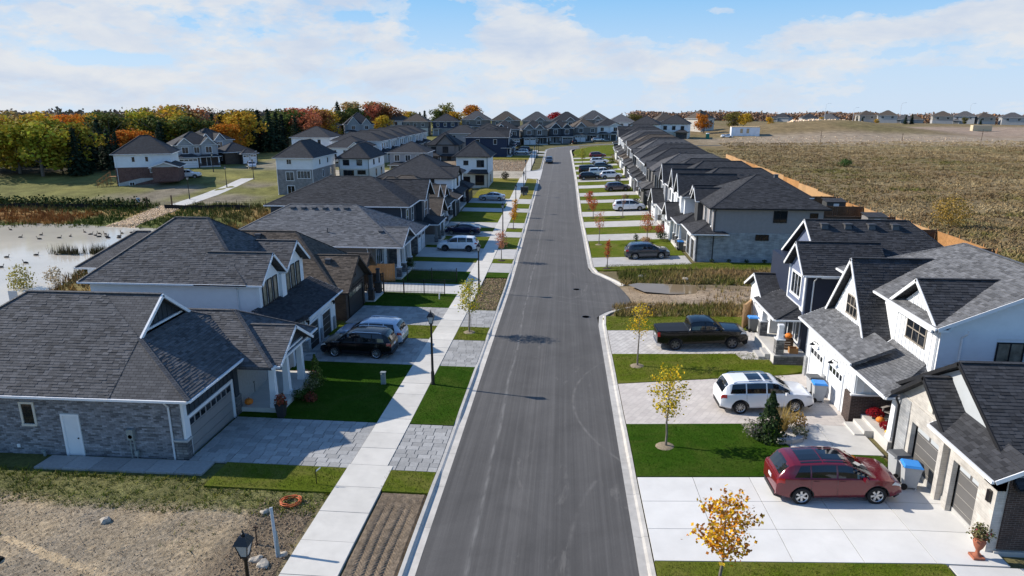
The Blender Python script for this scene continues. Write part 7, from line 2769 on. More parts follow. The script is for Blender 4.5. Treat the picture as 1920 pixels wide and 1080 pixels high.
# weeds and stones of the near dirt lot
n = 15000
P2 = np.stack([q.uniform(-34, -9.3, n), q.uniform(14, 25, n)], 1)
ln = lump(P2[:, 0], P2[:, 1], 1.1, 13)
keep = ((P2[:, 1] > 22.2 + .5 * ln) & ~((P2[:, 1] > 24.8) & (P2[:, 0] > -23))) | (q.uniform(0, 1, n) < .10 * (ln > .25))
P2 = P2[keep]
P3 = np.concatenate([P2, gz_v(P2[:, 0], P2[:, 1])[:, None]], 1)
V, F, ow = blades(P3, q.uniform(.05, .2, len(P3)), .035, 7, 1.6, q)
C = colour_pick([(.13, .17, .02), (.20, .22, .03), (.27, .25, .05), (.18, .16, .05), (.09, .13, .02)], len(P3), q)[ow]
mass('lot_weeds', V, F, 'blade', C, 'low green weeds at the edge of the near dirt lot')


def clods(P3, size, q):
    n = len(P3)
    base = np.array([(1, 0, 0), (-.5, .87, 0), (-.5, -.87, 0), (0, 0, .9), (0, 0, -.6)])
    faces = np.array([(0, 1, 3), (1, 2, 3), (2, 0, 3), (1, 0, 4), (2, 1, 4), (0, 2, 4)])
    s = np.broadcast_to(size, (n,)) * q.uniform(.5, 1.4, n)
    a = q.uniform(0, 6.283, n)
    ca, sa = np.cos(a), np.sin(a)
    J = base[None] * q.uniform(.6, 1.3, (n, 5, 3)) * s[:, None, None]
    X = J[:, :, 0] * ca[:, None] - J[:, :, 1] * sa[:, None]
    Y = J[:, :, 0] * sa[:, None] + J[:, :, 1] * ca[:, None]
    V = np.stack([X, Y, J[:, :, 2]], -1) + P3[:, None]
    F = faces[None] + 5 * np.arange(n)[:, None, None]
    return V.reshape(-1, 3), F.reshape(-1, 3), np.repeat(np.arange(n), 6)


def rubble(rects, dens, size, cols, label, q, name='soil_clods', mat='clod', shape=None, lift=0.0):
    P2 = scatter_rect(rects, dens, q)
    if shape is not None:
        P2 = P2[shape(P2)]
    P3 = np.concatenate([P2, (gz_v(P2[:, 0], P2[:, 1]) + lift)[:, None]], 1)
    V, F, ow = clods(P3, size, q)
    C = (np.array(cols)[q.integers(0, len(cols), len(P3))] * q.uniform(.7, 1.3, (len(P3), 1)))[ow]
    return mass(name, V, F, mat, C, label)


rubble([(-34, -9.5, 14, 23)], 55, .022, [(.9, .85, .8), (1.3, 1.25, 1.2), (.6, .55, .5), (2.4, 2.3, 2.2)], 'small stones and crumbs strewn over the near dirt lot', q, 'lot_stones', 'clod', lift=.05)
rubble([(-12.6, -9.4, 16, 23.5)], 110, .032, [(1.2, 1.15, 1.1), (.9, .85, .8), (1.5, 1.4, 1.3)], 'loose dug earth beside the sidewalk', q, 'earth_clods', shape=lambda P: (P[:, 0] > -11.6 + .6 * lump(P[:, 0], P[:, 1], 1.5, 3)) & (lump(P[:, 0], P[:, 1], 1.0, 9) > -.25), lift=.06)
rubble([(6, 24, 54.5, 62)], 12, .05, [(1, .95, .9), (1.4, 1.3, 1.2), (.7, .6, .5)], 'earth crumbs on the muddy track', q, 'track_clods')
rubble([(-7.4, -5.4, 52.7, 64)], 55, .06, [(1.2, 1.1, 1.0), (1.5, 1.4, 1.25), (.8, .75, .7)], 'rough earth on the unsodded verge', q, 'verge_clods', lift=.06)
rubble([(-30, -9.8, 165, 197)], 3, .16, [(1.3, 1.1, 1.0), (1.0, .9, .8), (1.8, 1.7, 1.6)], 'earth lumps on the dirt lot by the side street', q, 'lot_clods')
rubble([(-78, -66, 101, 122)], 26, .13, [(2.6, 2.5, 2.3), (3.2, 3.1, 2.9), (2.0, 1.9, 1.8)], 'pale riprap stones leading into the pond', q, 'riprap_stones', shape=lambda P: np.abs(P[:, 0] - np.interp(P[:, 1], [98, 122, 146], [-69.5, -72.5, -70.6])) < 2.6, lift=.04)
rubble([(60, 170, 264, 292)], .35, .22, [(1.8, 1.6, 1.4), (3.0, 2.9, 2.7), (1.2, 1.0, .9)], 'stones and spoil on the graded site before the skyline houses', q, 'spoil_stones')
rubble([(108, 142, 345, 352)], 5, .8, [(3.2, 3.1, 3.0), (3.8, 3.7, 3.6), (2.6, 2.4, 2.2)], 'heap of white rubble on the graded site', q, 'white_rubble', lift=.5)

# churned mud with tyre tracks between sidewalk and kerb, nearest the camera
X0, X1, Y0, Y1 = -7.24, -5.3, 14.5, 24.35
nxm, nym = 110, 420
mx, my = np.meshgrid(np.linspace(X0, X1, nxm), np.linspace(Y0, Y1, nym))
zz = H(mx, my) + .035 + .02 * lump(mx, my, 3, 61) + .012 * lump(mx, my, 14, 62)
for (c0, sl, amp, ph) in ((-6.75, .010, .035, 0), (-6.38, -.02, .03, 1.1), (-6.05, .03, .04, .4), (-5.75, -.012, .032, 2.0)):
    dx = mx - (c0 + sl * (my - 20) + .06 * np.sin(my * .5 + ph))
    lane = np.exp(-(dx / .13) ** 2)
    lug = np.sin((my + np.abs(dx) * 1.3) * 6.283 / .16 + ph)
    fade = smst(15.2, 16.5, my) * (1 - smst(23.0, 23.9, my)) * (.6 + .4 * lump(mx, my, .9, 66))
    zz += fade * lane * (-amp + .028 * lug)
edge = np.minimum(np.minimum(mx - X0, X1 - mx), Y1 - my)
zz -= .10 * (1 - smst(0, .12, edge))
vv = np.stack([mx, my, zz], -1).reshape(-1, 3)
ii = np.arange(nxm * nym).reshape(nym, nxm)
qq = np.stack([ii[:-1, :-1], ii[:-1, 1:], ii[1:, 1:], ii[1:, :-1]], -1).reshape(-1, 4)
me = fast_mesh('mud_verge', vv, qq, 'mud_tracks', k=4)
ca = me.attributes.new('gcol', 'FLOAT_COLOR', 'POINT')
cc_ = np.ones((len(vv), 4), np.float32)
cc_[:, :3] = (.215, .165, .115)
ca.data.foreach_set('color', cc_.ravel())
me.polygons.foreach_set('use_smooth', [True] * len(me.polygons))
tag(link('mud_verge', me), None, None, None, 'structure')
# bare lot nearest the camera: crusted, rutted earth
nxm, nym = 430, 200
mx, my = np.meshgrid(np.linspace(-36, -9.25, nxm), np.linspace(12.5, 24.6, nym))
fz = .5 * lump(mx, my, 1.6, 71) + .35 * lump(mx, my, 4.2, 72) + .25 * lump(mx, my, 9, 73) + .2 * lump(mx, my, 17, 74)
rut = np.exp(-((mx * .35 + my - 11.6 - .5 * lump(mx, my, .5, 75)) / .22) ** 2) + np.exp(-((mx * .35 + my - 13.2 - .5 * lump(mx, my, .5, 75)) / .22) ** 2)
zz = gz_v(mx, my) + .035 + .05 * fz - .05 * rut + .012 * RNG.normal(size=mx.shape)
zz -= .12 * (1 - smst(0, .3, np.minimum(-9.25 - mx, 24.6 - my)))
vv = np.stack([mx, my, zz], -1).reshape(-1, 3)
ii = np.arange(nxm * nym).reshape(nym, nxm)
qq = np.stack([ii[:-1, :-1], ii[:-1, 1:], ii[1:, 1:], ii[1:, :-1]], -1).reshape(-1, 4)
me = fast_mesh('dirt_lot', vv, qq, 'mud_tracks', k=4)
tone = np.clip(.5 + .9 * lump(mx, my, .55, 81) + .5 * lump(mx, my, 2.2, 82) + .35 * fz, 0, 1)[..., None]
cc_ = np.array((.43, .33, .205)) * tone + np.array((.27, .225, .165)) * (1 - tone)
dg = (smst(-12.6, -10.8, mx + .7 * lump(mx, my, 1.2, 83)) * smst(24, 22.8, my))[..., None]
cc_ = cc_ * (1 - dg) + np.array((.20, .155, .105)) * dg
gr = (smst(21.9, 23.0, my + .7 * lump(mx, my, .9, 84)) * .8)[..., None]
cc_ = cc_ * (1 - gr) + np.array((.13, .14, .035)) * gr
ca = me.attributes.new('gcol', 'FLOAT_COLOR', 'POINT')
ca.data.foreach_set('color', np.concatenate([cc_.reshape(-1, 3), np.ones((len(vv), 1))], 1).astype(np.float32).ravel())
tag(link('dirt_lot', me), None, None, None, 'structure')
# puddle on the track
drape([(7.2, 58.6), (9.5, 58.0), (12.0, 58.4), (15.5, 58.8), (17.6, 59.6), (16, 60.9), (12.5, 61.2), (9.5, 61.4), (7.0, 61.6), (6.0, 60.9)], .14, 4, 'puddle', 'puddle_water', hfun=lambda x, y: hz(11, 60) - .12)
# gravel walk to the pond
drape([(-74.0, 121.5), (-70.6, 121.5), (-69.0, 140), (-69.5, 150), (-72.2, 149), (-72.3, 138)], .02, 3, 'path', 'concrete', hfun=gz)
# ------------------------------------------------------------------ street lamps
def lamp_proto():
    t = thing('street_lamp', 'x', 'street lamp', (0, 0, 0))
    m = MB()
    m.lathe([(.13, -.2), (.13, .06), (.105, .14), (.10, .75), (.075, .85), (.065, 2.2), (.05, 3.55), (.07, 3.58), (.07, 3.64), (.045, 3.7)], (0, 0, 0), 12)
    m.build('pole', 'lamp_black', t, True, 40)
    f = MB()
    lo, hi = .085, .17
    for sx, sy in ((1, 1), (1, -1), (-1, 1), (-1, -1)):
        f.tube([(sx * lo, sy * lo, 3.7), (sx * hi, sy * hi, 4.12)], .014, 5)
    f.box(-.10, .10, -.10, .10, 3.68, 3.72)
    f.hexa([(-.21, -.21, 4.12), (.21, -.21, 4.12), (.21, .21, 4.12), (-.21, .21, 4.12)], [(-.09, -.09, 4.32), (.09, -.09, 4.32), (.09, .09, 4.32), (-.09, .09, 4.32)])
    f.lathe([(.06, 4.30), (.05, 4.38), (.02, 4.40), (.028, 4.44), (.003, 4.50)], (0, 0, 0), 8)
    lan = f.build('lantern', 'lamp_black', t)
    for k in range(4):
        a = k * math.pi / 2
        p = MB()
        c, s = math.cos(a), math.sin(a)
        q = [(lo, -lo * .9, 3.73), (lo, lo * .9, 3.73), (hi, hi * .9, 4.11), (hi, -hi * .9, 4.11)]
        p.poly([(x * c - y * s, x * s + y * c, z) for x, y, z in q])
        p.build('pane', 'lamp_glass', lan)
    return t


lp = lamp_proto()
LAMPS = [(-7.32, 36.1, 'black lantern street lamp on the lush verge beside the sidewalk'), (-8.15, 14.85, 'black lantern street lamp nearest the camera by the dirt lot'), (-7.4, 58.4, 'black lantern street lamp behind the yellow-green sapling'),
         (-7.75, 86.4, 'black lantern street lamp by the navy sedan driveway'), (-7.6, 107.9, 'black lantern street lamp near the silver sedan'), (-7.35, 124.9, 'black lantern street lamp behind the mailbox cluster'), (-8.2, 146.5, 'black lantern street lamp at the near corner of the side street'),
         (-7.9, 166.5, 'black lantern street lamp at the far corner of the side street'), (-8.0, 184, 'black lantern street lamp by the dirt lot, before the parked street car'), (-8.1, 200, 'black lantern street lamp in line with the navy blue house'), (-8.3, 218, 'last black lantern street lamp up the sidewalk'),
         (-72.9, 128.1, 'lamp post by the gravel walk nearest the pond'), (-71.0, 139.7, 'lamp post halfway up the gravel walk'), (-69.0, 148.4, 'lamp post at the top of the gravel walk'), (-82.6, 156.9, 'lamp post before the grey gabled house')]
for k, (x, y, lab) in enumerate(LAMPS):
    o = lp if k == 0 else copy_tree(lp)
    o.location = (x, y, (hz(x, y) if x > -30 else gz(x, y)) + .06)
    tag(o, lab, 'street lamp', 'black lantern street lamps')


def bin_(x, y, rz, lid, body, label):
    t = thing('wheelie_bin', label, 'bin', (x, y, hz(x, y) + .06), R(rz))
    OFF[t] = Vector((0, 0, 0))
    m = MB()
    m.hexa([(-.22, -.24, .10), (.22, -.24, .10), (.22, .22, .10), (-.22, .22, .10)], [(-.30, -.34, 1.0), (.30, -.34, 1.0), (.30, .30, 1.0), (-.30, .30, 1.0)])
    m.box(-.315, .315, -.355, .315, .94, .985)
    m.box(-.2, .2, -.26, -.2, .0, .1)
    m.build('body', body, t)
    l = MB()
    l.hexa([(-.33, -.38, 1.002), (.33, -.38, 1.002), (.33, .34, 1.002), (-.33, .34, 1.002)], [(-.28, -.30, 1.08), (.28, -.30, 1.08), (.28, .30, 1.10), (-.28, .30, 1.10)])
    l.build('lid', lid, t)
    MB().tube([(-.26, .38, 1.0), (.26, .38, 1.0)], .022, 6).build('handle', body, t)
    for s in (-1, 1):
        MB().lathe([(.05, -.03), (.13, -.03), (.14, 0), (.13, .03), (.05, .03)], (s * .27, .24, .14), 12, 'x').build('wheel', 'rubber', t)
    return t


bin_(14.05, 26.55, 100, 'bin_dark', 'bin_grey', 'grey bin with dark lid behind the blue lidded one at the brick garage')
bin_(14.1, 25.65, 80, 'bin_blue', 'bin_grey', 'grey bin with bright blue lid between the red car and the brick garage')
bin_(13.65, 35.35, 95, 'bin_dark', 'bin_grey', 'grey bin with dark lid at the white farmhouse garage')
bin_(13.6, 34.45, 85, 'bin_blue', 'bin_grey', 'grey bin with blue lid by the white car nose')
bin_(13.45, 46.9, 90, 'bin_blue', 'bin_dark', 'dark bin with blue lid behind the stone porch pier')
bin_(13.3, 78.4, 90, 'bin_dark', 'bin_dark', 'dark bin left of the blue lidded one at the stucco garage')
bin_(13.35, 77.55, 90, 'bin_blue', 'bin_dark', 'dark bin with blue lid at the stucco garage')


def adirondack(x, y, z, rz, mat, label):
    t = thing('garden_chair', label, 'chair', (0, 0, 0))
    for k in range(5):
        m = MB()
        a = -.24 + .12 * k
        m.hexa([(a - .05, .18, .36), (a + .05, .18, .36), (a + .05, .21, .36), (a - .05, .21, .36)], [(a * 1.25 - .055, .52, 1.0 + .05 * (2 - abs(k - 2))), (a * 1.25 + .055, .52, 1.0 + .05 * (2 - abs(k - 2))), (a * 1.25 + .055, .55, 1.0 + .05 * (2 - abs(k - 2))), (a * 1.25 - .055, .55, 1.0 + .05 * (2 - abs(k - 2)))])
        m.build('back_slat', mat, t)
    for k in range(5):
        m = MB()
        m.hexa([(-.28, -.30 + .105 * k, .40 - .018 * k), (.28, -.30 + .105 * k, .40 - .018 * k), (.28, -.205 + .105 * k, .385 - .018 * k), (-.28, -.205 + .105 * k, .385 - .018 * k)],
               [(-.28, -.30 + .105 * k, .425 - .018 * k), (.28, -.30 + .105 * k, .425 - .018 * k), (.28, -.205 + .105 * k, .41 - .018 * k), (-.28, -.205 + .105 * k, .41 - .018 * k)])
        m.build('seat_slat', mat, t)
    for s in (-1, 1):
        MB().box(s * .30, s * .44, -.36, .30, .58, .605).build('armrest', mat, t)
        MB().box(s * .32, s * .36, -.34, -.25, 0, .58).build('leg', mat, t)
        MB().bar((s * .30, -.3, .36), (s * .30, .62, .02), .03, .1).build('leg', mat, t)
    t.location = (x, y, z)
    t.rotation_euler = (0, 0, R(rz))


adirondack(15.95, 31.25, .5, -60, 'chair_grey', 'grey slatted garden chair beside the red mums on the white porch')
adirondack(16.0, 29.85, .5, -120, 'chair_grey', 'grey slatted garden chair behind the white porch post')
adirondack(-17.0, 33.6, 0.0, 100, 'chair_dark', 'dark slatted chair on the bungalow porch')


def pumpkin(x, y, z, r, label, mat='pumpkin', group=None):
    t = thing('pumpkin', label, 'pumpkin', (x, y, z), 0, group)
    OFF[t] = Vector((0, 0, 0))
    m = MB()
    n, mm = 20, 7
    for k in range(mm + 1):
        a = math.pi * k / mm
        for j in range(n):
            b = 2 * math.pi * j / n
            rr = r * math.sin(a) * (1 + .07 * math.cos(b * 8))
            m.v.append((rr * math.cos(b), rr * math.sin(b), r * .8 - r * .8 * math.cos(a) * (1 - .12 * (k in (0, mm)))))
    for k in range(mm):
        for j in range(n):
            m.f.append((k * n + j, k * n + (j + 1) % n, (k + 1) * n + (j + 1) % n, (k + 1) * n + j))
            m.c.append(1)
    m.build('fruit', mat, t, True)
    MB().tube([(0, 0, r * 1.45), (.01, 0, r * 1.7), (.04, 0, r * 1.9)], [.03, .02, .016], 6).build('stalk', 'bark', t)


def mum(x, y, z, r, label):
    q = np.random.default_rng(int(x * 100))
    t = thing('potted_mum', label, 'potted plant', (x, y, z))
    OFF[t] = Vector((0, 0, 0))
    MB().lathe([(.12, 0), (.17, .18), (.18, .2)], (0, 0, 0), 10).build('pot', 'planter_dark', t)
    n = 700
    v = q.normal(size=(n, 3))
    v /= np.linalg.norm(v, axis=1)[:, None]
    v[:, 2] = np.abs(v[:, 2])
    P = v * np.array([r, r, r * .8]) * q.uniform(.8, 1.03, (n, 1)) + np.array([0, 0, .2])
    C = np.array([(.26, .012, .02), (.20, .01, .02), (.32, .02, .025)])[q.integers(0, 3, n)]
    V, F, S = leaf_quads(P, v, .07, q, C)
    link('blooms', fast_mesh('blooms', V, F, 'tint_leaf', S, 4), t)


mum(15.2, 31.45, .5, .42, 'dark red potted mum on the white porch beside the garden chair')
mum(15.2, 30.1, .5, .36, 'dark red potted mum near the white porch post')
pumpkin(15.25, 31.0, .5, .19, 'orange pumpkin between the two red mums')
pumpkin(15.1, 29.85, .5, .13, 'small yellow squash at the foot of the second mum', 'squash')
pumpkin(15.35, 29.75, .5, .14, 'larger yellow squash behind the porch post', 'squash')
pumpkin(14.2, 41.6, .98, .22, 'orange pumpkin on a crate on the navy house porch')
pumpkin(-16.2, 31.7, 0.0, .22, 'orange pumpkin by the bungalow entry step')
t = thing('wooden_crate', 'wooden crate under the pumpkin on the navy house porch', 'crate', (14.2, 41.6, .3))
OFF[t] = Vector((0, 0, 0))
for k in range(4):
    MB().box(-.25, .25, -.25, -.23, .02 + .165 * k, .165 * (k + 1)).build('slat', 'wood_dark', t)
    MB().box(-.27, -.25, -.25, .25, .02 + .165 * k, .165 * (k + 1)).build('slat', 'wood_dark', t)
MB().box(-.25, .25, -.23, .25, .62, .68).box(.23, .25, -.23, .25, 0, .62).build('top', 'wood_dark', t)
t = thing('storage_box', 'open brown box on the deck of the navy house', 'box', (14.3, 40.85, .3))
OFF[t] = Vector((0, 0, 0))
MB().box(-.25, .25, -.2, -.17, 0, .35).box(-.25, .25, .17, .2, 0, .35).box(-.25, -.22, -.17, .17, 0, .35).box(.22, .25, -.17, .17, 0, .35).box(-.22, .22, -.17, .17, 0, .03).build('body', 'wood_fence', t)
t = thing('urn_planter', 'terracotta urn with flowers at the grey brick house corner', 'planter', (14.15, 21.0, hz(14.15, 21) + .06))
OFF[t] = Vector((0, 0, 0))
MB().box(-.18, .18, -.18, .18, 0, .08).lathe([(.14, .08), (.07, .16), (.06, .28), (.14, .42), (.20, .62), (.17, .72), (.24, .80), (.2, .8)], (0, 0, 0), 14).build('urn', 'terracotta', t, True, 40)
q = np.random.default_rng(77)
n = 320
v = q.normal(size=(n, 3))
v[:, 2] = np.abs(v[:, 2])
v /= np.linalg.norm(v, axis=1)[:, None]
C = np.array([(.12, .12, .05), (.2, .16, .08), (.09, .1, .03), (.4, .06, .1)])[q.choice(4, n, p=[.4, .3, .22, .08])]
V, F, S = leaf_quads(v * np.array([.42, .42, .5]) * q.uniform(.4, 1, (n, 1)) + np.array([0, 0, .8]), v, .09, q, C)
link('flowers', fast_mesh('flowers', V, F, 'tint_leaf', S, 4), t)
t = thing('planter', 'tall dark planter with red foliage at the bungalow porch corner', 'planter', (-14.15, 30.95, hz(-14.15, 30.95) + .06))
OFF[t] = Vector((0, 0, 0))
MB().hexa([(-.16, -.16, 0), (.16, -.16, 0), (.16, .16, 0), (-.16, .16, 0)], [(-.24, -.24, .75), (.24, -.24, .75), (.24, .24, .75), (-.24, .24, .75)]).build('pot', 'planter_dark', t)
n = 320
v = q.normal(size=(n, 3))
v[:, 2] = np.abs(v[:, 2])
v /= np.linalg.norm(v, axis=1)[:, None]
V, F, S = leaf_quads(v * np.array([.36, .36, .6]) * q.uniform(.4, 1, (n, 1)) + np.array([0, 0, .72]), v, .1, q, np.array([(.3, .06, .04), (.4, .12, .06), (.12, .07, .03)])[q.integers(0, 3, n)])
link('foliage', fast_mesh('foliage', V, F, 'tint_leaf', S, 4), t)
t = thing('utility_pedestal', 'short grey utility pedestal on the shaded lawn', 'pedestal', (-10.15, 35.85, hz(-10.15, 35.85) + .07))
OFF[t] = Vector((0, 0, 0))
MB().hexa([(-.13, -.1, 0), (.13, -.1, 0), (.13, .1, 0), (-.13, .1, 0)], [(-.13, -.1, .62), (.13, -.1, .62), (.11, .1, .70), (-.11, .1, .70)]).build('cabinet', 'utility', t)
MB().box(-.15, .15, -.12, .12, .69, .74).build('cap', 'utility', t)
t = thing('vent_pipe', 'short white pipe standing on the lawn before the iron fence', 'pipe', (-10.4, 55.2, hz(-10.4, 55.2) + .06))
OFF[t] = Vector((0, 0, 0))
MB().tube([(0, 0, -.1), (0, 0, .5), (.04, 0, .58), (.12, 0, .58)], .05, 8).build('tube', 'white_trim', t)
t = thing('mailbox_cluster', 'black community mailbox on the verge in front of the white cube house', 'mailbox', (-7.3, 126.4, hz(-7.3, 126.4) + .08))
OFF[t] = Vector((0, 0, 0))
MB().box(-.7, .7, -.3, .3, .35, 1.45).build('cabinet', 'bin_dark', t)
MB().box(-.5, .5, -.15, .15, 0, .35).build('plinth', 'foundation', t)
for k in range(6):
    MB().box(-.62 + .21 * k, -.45 + .21 * k, -.312, -.3, .6, 1.3).build('door', 'plastic_black', t)
# loose things on the dirt lot
t = thing('hose_coil', 'coil of orange pipe lying on the grass edge of the dirt lot', 'pipe coil', (-10.55, 23.15, gz(-10.55, 23.15) + .05))
OFF[t] = Vector((0, 0, 0))
m = MB()
pts = []
for k in range(80):
    a = k * .3
    r_ = .36 + .05 * math.sin(k * .7)
    pts.append((r_ * math.cos(a), r_ * math.sin(a), .03 + .0016 * k + .01 * math.sin(k)))
m.tube(pts, .022, 6)
m.build('tube', 'orange_hose', t, True)
t = thing('marker_stake', 'thin dark stake with white tag at the edge of the grass strip', 'stake', (-10.05, 24.6, hz(-10.05, 24.6)))
OFF[t] = Vector((0, 0, 0))
MB().tube([(0, 0, -.1), (.02, 0, .75)], .02, 5).build('rod', 'iron', t)
MB().hexa([(.02, -.01, .62), (.2, .06, .76), (.2, .08, .76), (.02, .01, .62)], [(.02, -.01, .68), (.2, .06, .82), (.2, .08, .82), (.02, .01, .68)]).build('tag', 'white_trim', t)
t = thing('leaning_post', 'white leaning post with torn grey wrap beside the nearest lamp', 'post', (-9.75, 19.8, gz(-9.75, 19.8)))
OFF[t] = Vector((0, 0, 0))
MB().bar((.05, 0, -.1), (-.18, .35, 1.75), .1, .06).build('board', 'light_panel', t)
MB().hexa([(.06, -.04, .1), (.16, -.02, .1), (.14, .05, .1), (.04, .03, .1)], [(-.06, .16, .9), (.03, .18, .95), (.01, .24, .9), (-.08, .22, .85)]).build('wrap', 'utility', t)
t = thing('survey_stake', 'short rusty stake left of the leaning white post', 'stake', (-10.7, 20.4, gz(-10.7, 20.4)))
OFF[t] = Vector((0, 0, 0))
MB().bar((0, 0, -.1), (-.06, .1, .75), .05, .04).build('rod', 'wood_dark', t)
MB().box(-.12, .06, .06, .12, .68, .74).build('cross_piece', 'wood_dark', t)


def stone(x, y, r, label, seed, mat='rock', z=None):
    rr = random.Random(seed)
    bm = bmesh.new()
    bmesh.ops.create_icosphere(bm, subdivisions=2, radius=r)
    for v in bm.verts:
        k = 1 + .28 * math.sin(v.co.x * 9 / r * .4 + seed) * math.cos(v.co.y * 7 / r * .4 + seed * 2) + rr.uniform(-.07, .07)
        v.co = Vector((v.co.x * k * 1.2, v.co.y * k, v.co.z * k * .65))
    me = bpy.data.meshes.new('stone')
    bm.to_mesh(me)
    bm.free()
    me.materials.append(MATS[mat])
    o = link('stone', me)
    o.location = (x, y, (gz(x, y) if z is None else z) + r * .3)
    o.rotation_euler = (0, 0, rr.uniform(0, 6))
    tag(o, label, 'stone')


stone(-10.35, 19.55, .19, 'pale stone right beside the nearest lamp pole', 1)
stone(-10.0, 19.3, .2, 'grey stone at the foot of the leaning white post', 2)
stone(-9.55, 19.9, .15, 'pale stone between the leaning post and the sidewalk', 3)
stone(-11.3, 22.4, .16, 'stone in the dug earth below the orange coil', 4)
stone(-17.0, 21.3, .2, 'rounded brown stone in the weeds of the dirt lot', 5)
stone(-19.1, 18.7, .17, 'white stone lying alone on the bare dirt lot', 6, 'stone_pale')
stone(7.6, 65.1, .32, 'white boulder in the weeds near the far kerb return', 7, 'rock')
stone(11.6, 63.5, .28, 'grey boulder on the bank beside the puddle', 8, 'rock')
m = MB()
for k, (x, y) in enumerate(((10.4, 29.5), (10.95, 29.6), (11.3, 29.95), (11.45, 30.5))):
    t = MB().box(-.3, .3, -.13, .13, -.1, .22).build('edging_block', 'foundation')
    t.location = (x, y, hz(x, y) + .05)
    t.rotation_euler = (0, 0, (.1, .4, .9, 1.4)[k])
    tag(t, f'{ORD[k]} pale edging block round the evergreen bed, from the lawn side', 'edging block', 'edging blocks of the evergreen bed')
# manhole covers
for k, (x, y, lab) in enumerate(((1.3, 60.2, 'dark round manhole cover on the road by the stub'), (1.9, 51.2, 'dark round manhole cover nearer the kerb corner'))):
    t = thing('manhole_cover', lab, 'manhole', (x, y, float(prof(y)) + .012))
    OFF[t] = Vector((0, 0, 0))
    MB().lathe([(.36, 0), (.36, .012), (.30, .014), (.30, .012)], (0, 0, 0), 20).build('ring', 'vent_metal', t)
    MB().lathe([(.01, .012), (.29, .012), (.29, .006)], (0, 0, 0), 20).build('lid', 'iron', t)

# ------------------------------------------------------------------ fences
def iron_fence(x0, x1, y, hgt, label):
    t = thing('iron_fence', label, 'fence', ((x0 + x1) / 2, y, hz((x0 + x1) / 2, y)))
    OFF[t] = Vector((0, 0, 0))
    a, b = x0 - (x0 + x1) / 2, x1 - (x0 + x1) / 2
    n = int((b - a) / 1.9 + .5)
    for k in range(n + 1):
        x = a + (b - a) * k / n
        MB().box(x - .035, x + .035, -.035, .035, -.3, hgt + .08).build('post', 'iron', t)
    for z in (.12, .28, hgt - .15):
        MB().box(a, b, -.015, .015, z, z + .035).build('rail', 'iron', t)
    pk = MB().box(-.01, .01, -.01, .01, .05, hgt).mesh('picket', 'iron')
    x = a + .12
    while x < b:
        o = link('picket', pk, t)
        o.location = (x, 0, 0)
        x += .125


iron_fence(-15.6, -10.2, 56.7, 1.35, 'black iron picket fence between the lush lawn and the pale path')
iron_fence(-14.6, -9.9, 61.6, 1.35, 'black iron picket fence on the far side of the pale path')


def board_fence(p0, p1, hgt, mat, label, bw=.15, group=None, zf=None, posts=True, cap=True):
    """every board an object sharing one mesh"""
    a, b = Vector(p0), Vector(p1)
    L_ = (b - a).length
    z0 = (zf or hz)(a.x, a.y)
    t = thing('board_fence', label, 'fence', (a.x, a.y, z0), 0, group)
    OFF[t] = Vector((0, 0, 0))
    t.rotation_euler = (0, 0, math.atan2(b.y - a.y, b.x - a.x))
    dz = ((zf or hz)(b.x, b.y) - z0) / L_
    me = MB().box(0, bw - .012, -.012, .012, .05, hgt).mesh('board', mat)
    n = int(L_ / bw)
    for k in range(n):
        o = link('board', me, t)
        o.location = (k * bw, random.uniform(-.004, .004), dz * k * bw)
    npst = max(1, int(round(L_ / 2.4)))
    pm = MB().box(-.06, .06, -.02, .10, -.4, hgt + .1).mesh('post', mat)
    for k in range(npst + 1):
        o = link('post', pm, t)
        o.location = (L_ * k / npst, .02, dz * L_ * k / npst)
    r_ = MB()
    for z in (.35, hgt - .3):
        r_.bar((0, .03, z), (L_, .03, z + dz * L_), .04, .09)
    if cap:
        r_.bar((0, .03, hgt + .005), (L_, .03, hgt + .005 + dz * L_), .14, .04)
    r_.build('rail', mat, t)
    return t


board_fence((-19.2, 60.9), (-15.75, 61.2), 1.75, 'wood_fence', 'warm brown board fence by the grey bungalow porch')
board_fence((-17.6, 57.0), (-15.7, 57.0), 1.75, 'wood_dark', 'dark stained board fence behind the brown house porch')
board_fence((13.0, 47.6), (15.0, 51.2), 1.75, 'wood_light', 'pale new board gate fence next to the black pickup')
board_fence((-34.5, 46.8), (-31.0, 46.8), 1.6, 'wood_dark', 'dark board fence behind the white house near the pond')
lots = [72, 83.6, 94, 104, 114, 123.6, 133.6, 143.2, 153, 163, 173, 184, 195]
for k in range(len(lots) - 1):
    ya, yb = lots[k], lots[k + 1]
    xb = 44.3
    t = thing('rear_fence', f'{ORD[k]} stretch of orange board fence behind the right-hand houses, counted from the vacant strip', 'fence', (xb, ya, gz(xb, ya)), 0, 'rear fences of the right-hand houses')
    OFF[t] = Vector((0, 0, 0))
    n = int((yb - ya) / 2.4) + 1
    st = (yb - ya) / n
    for j in range(n):
        m = MB()
        w = st / 12
        for i in range(12):
            m.box(-.015, .015, j * st + i * w + .008, j * st + (i + 1) * w - .004, -.3, 1.5)
        m.box(-.03, .05, j * st, (j + 1) * st, 1.5, 1.55)
        m.build('panel', 'wood_light' if k % 3 else 'wood_fence', t)
        MB().box(.015, .12, j * st - .06, j * st + .06, -.4, 1.9).build('post', 'wood_fence', t)
for k, (ya, x0) in enumerate(((72.3, 27.5), (83.6, 28.5), (94.2, 28.8), (104.2, 28.8), (114.2, 29))):
    xb = 44.3
    board_fence((x0, ya), (xb - .1, ya), 1.75, 'wood_dark', f'{ORD[k]} side board fence across the right-hand back yards', .3, 'side fences of the right-hand yards', zf=gz)
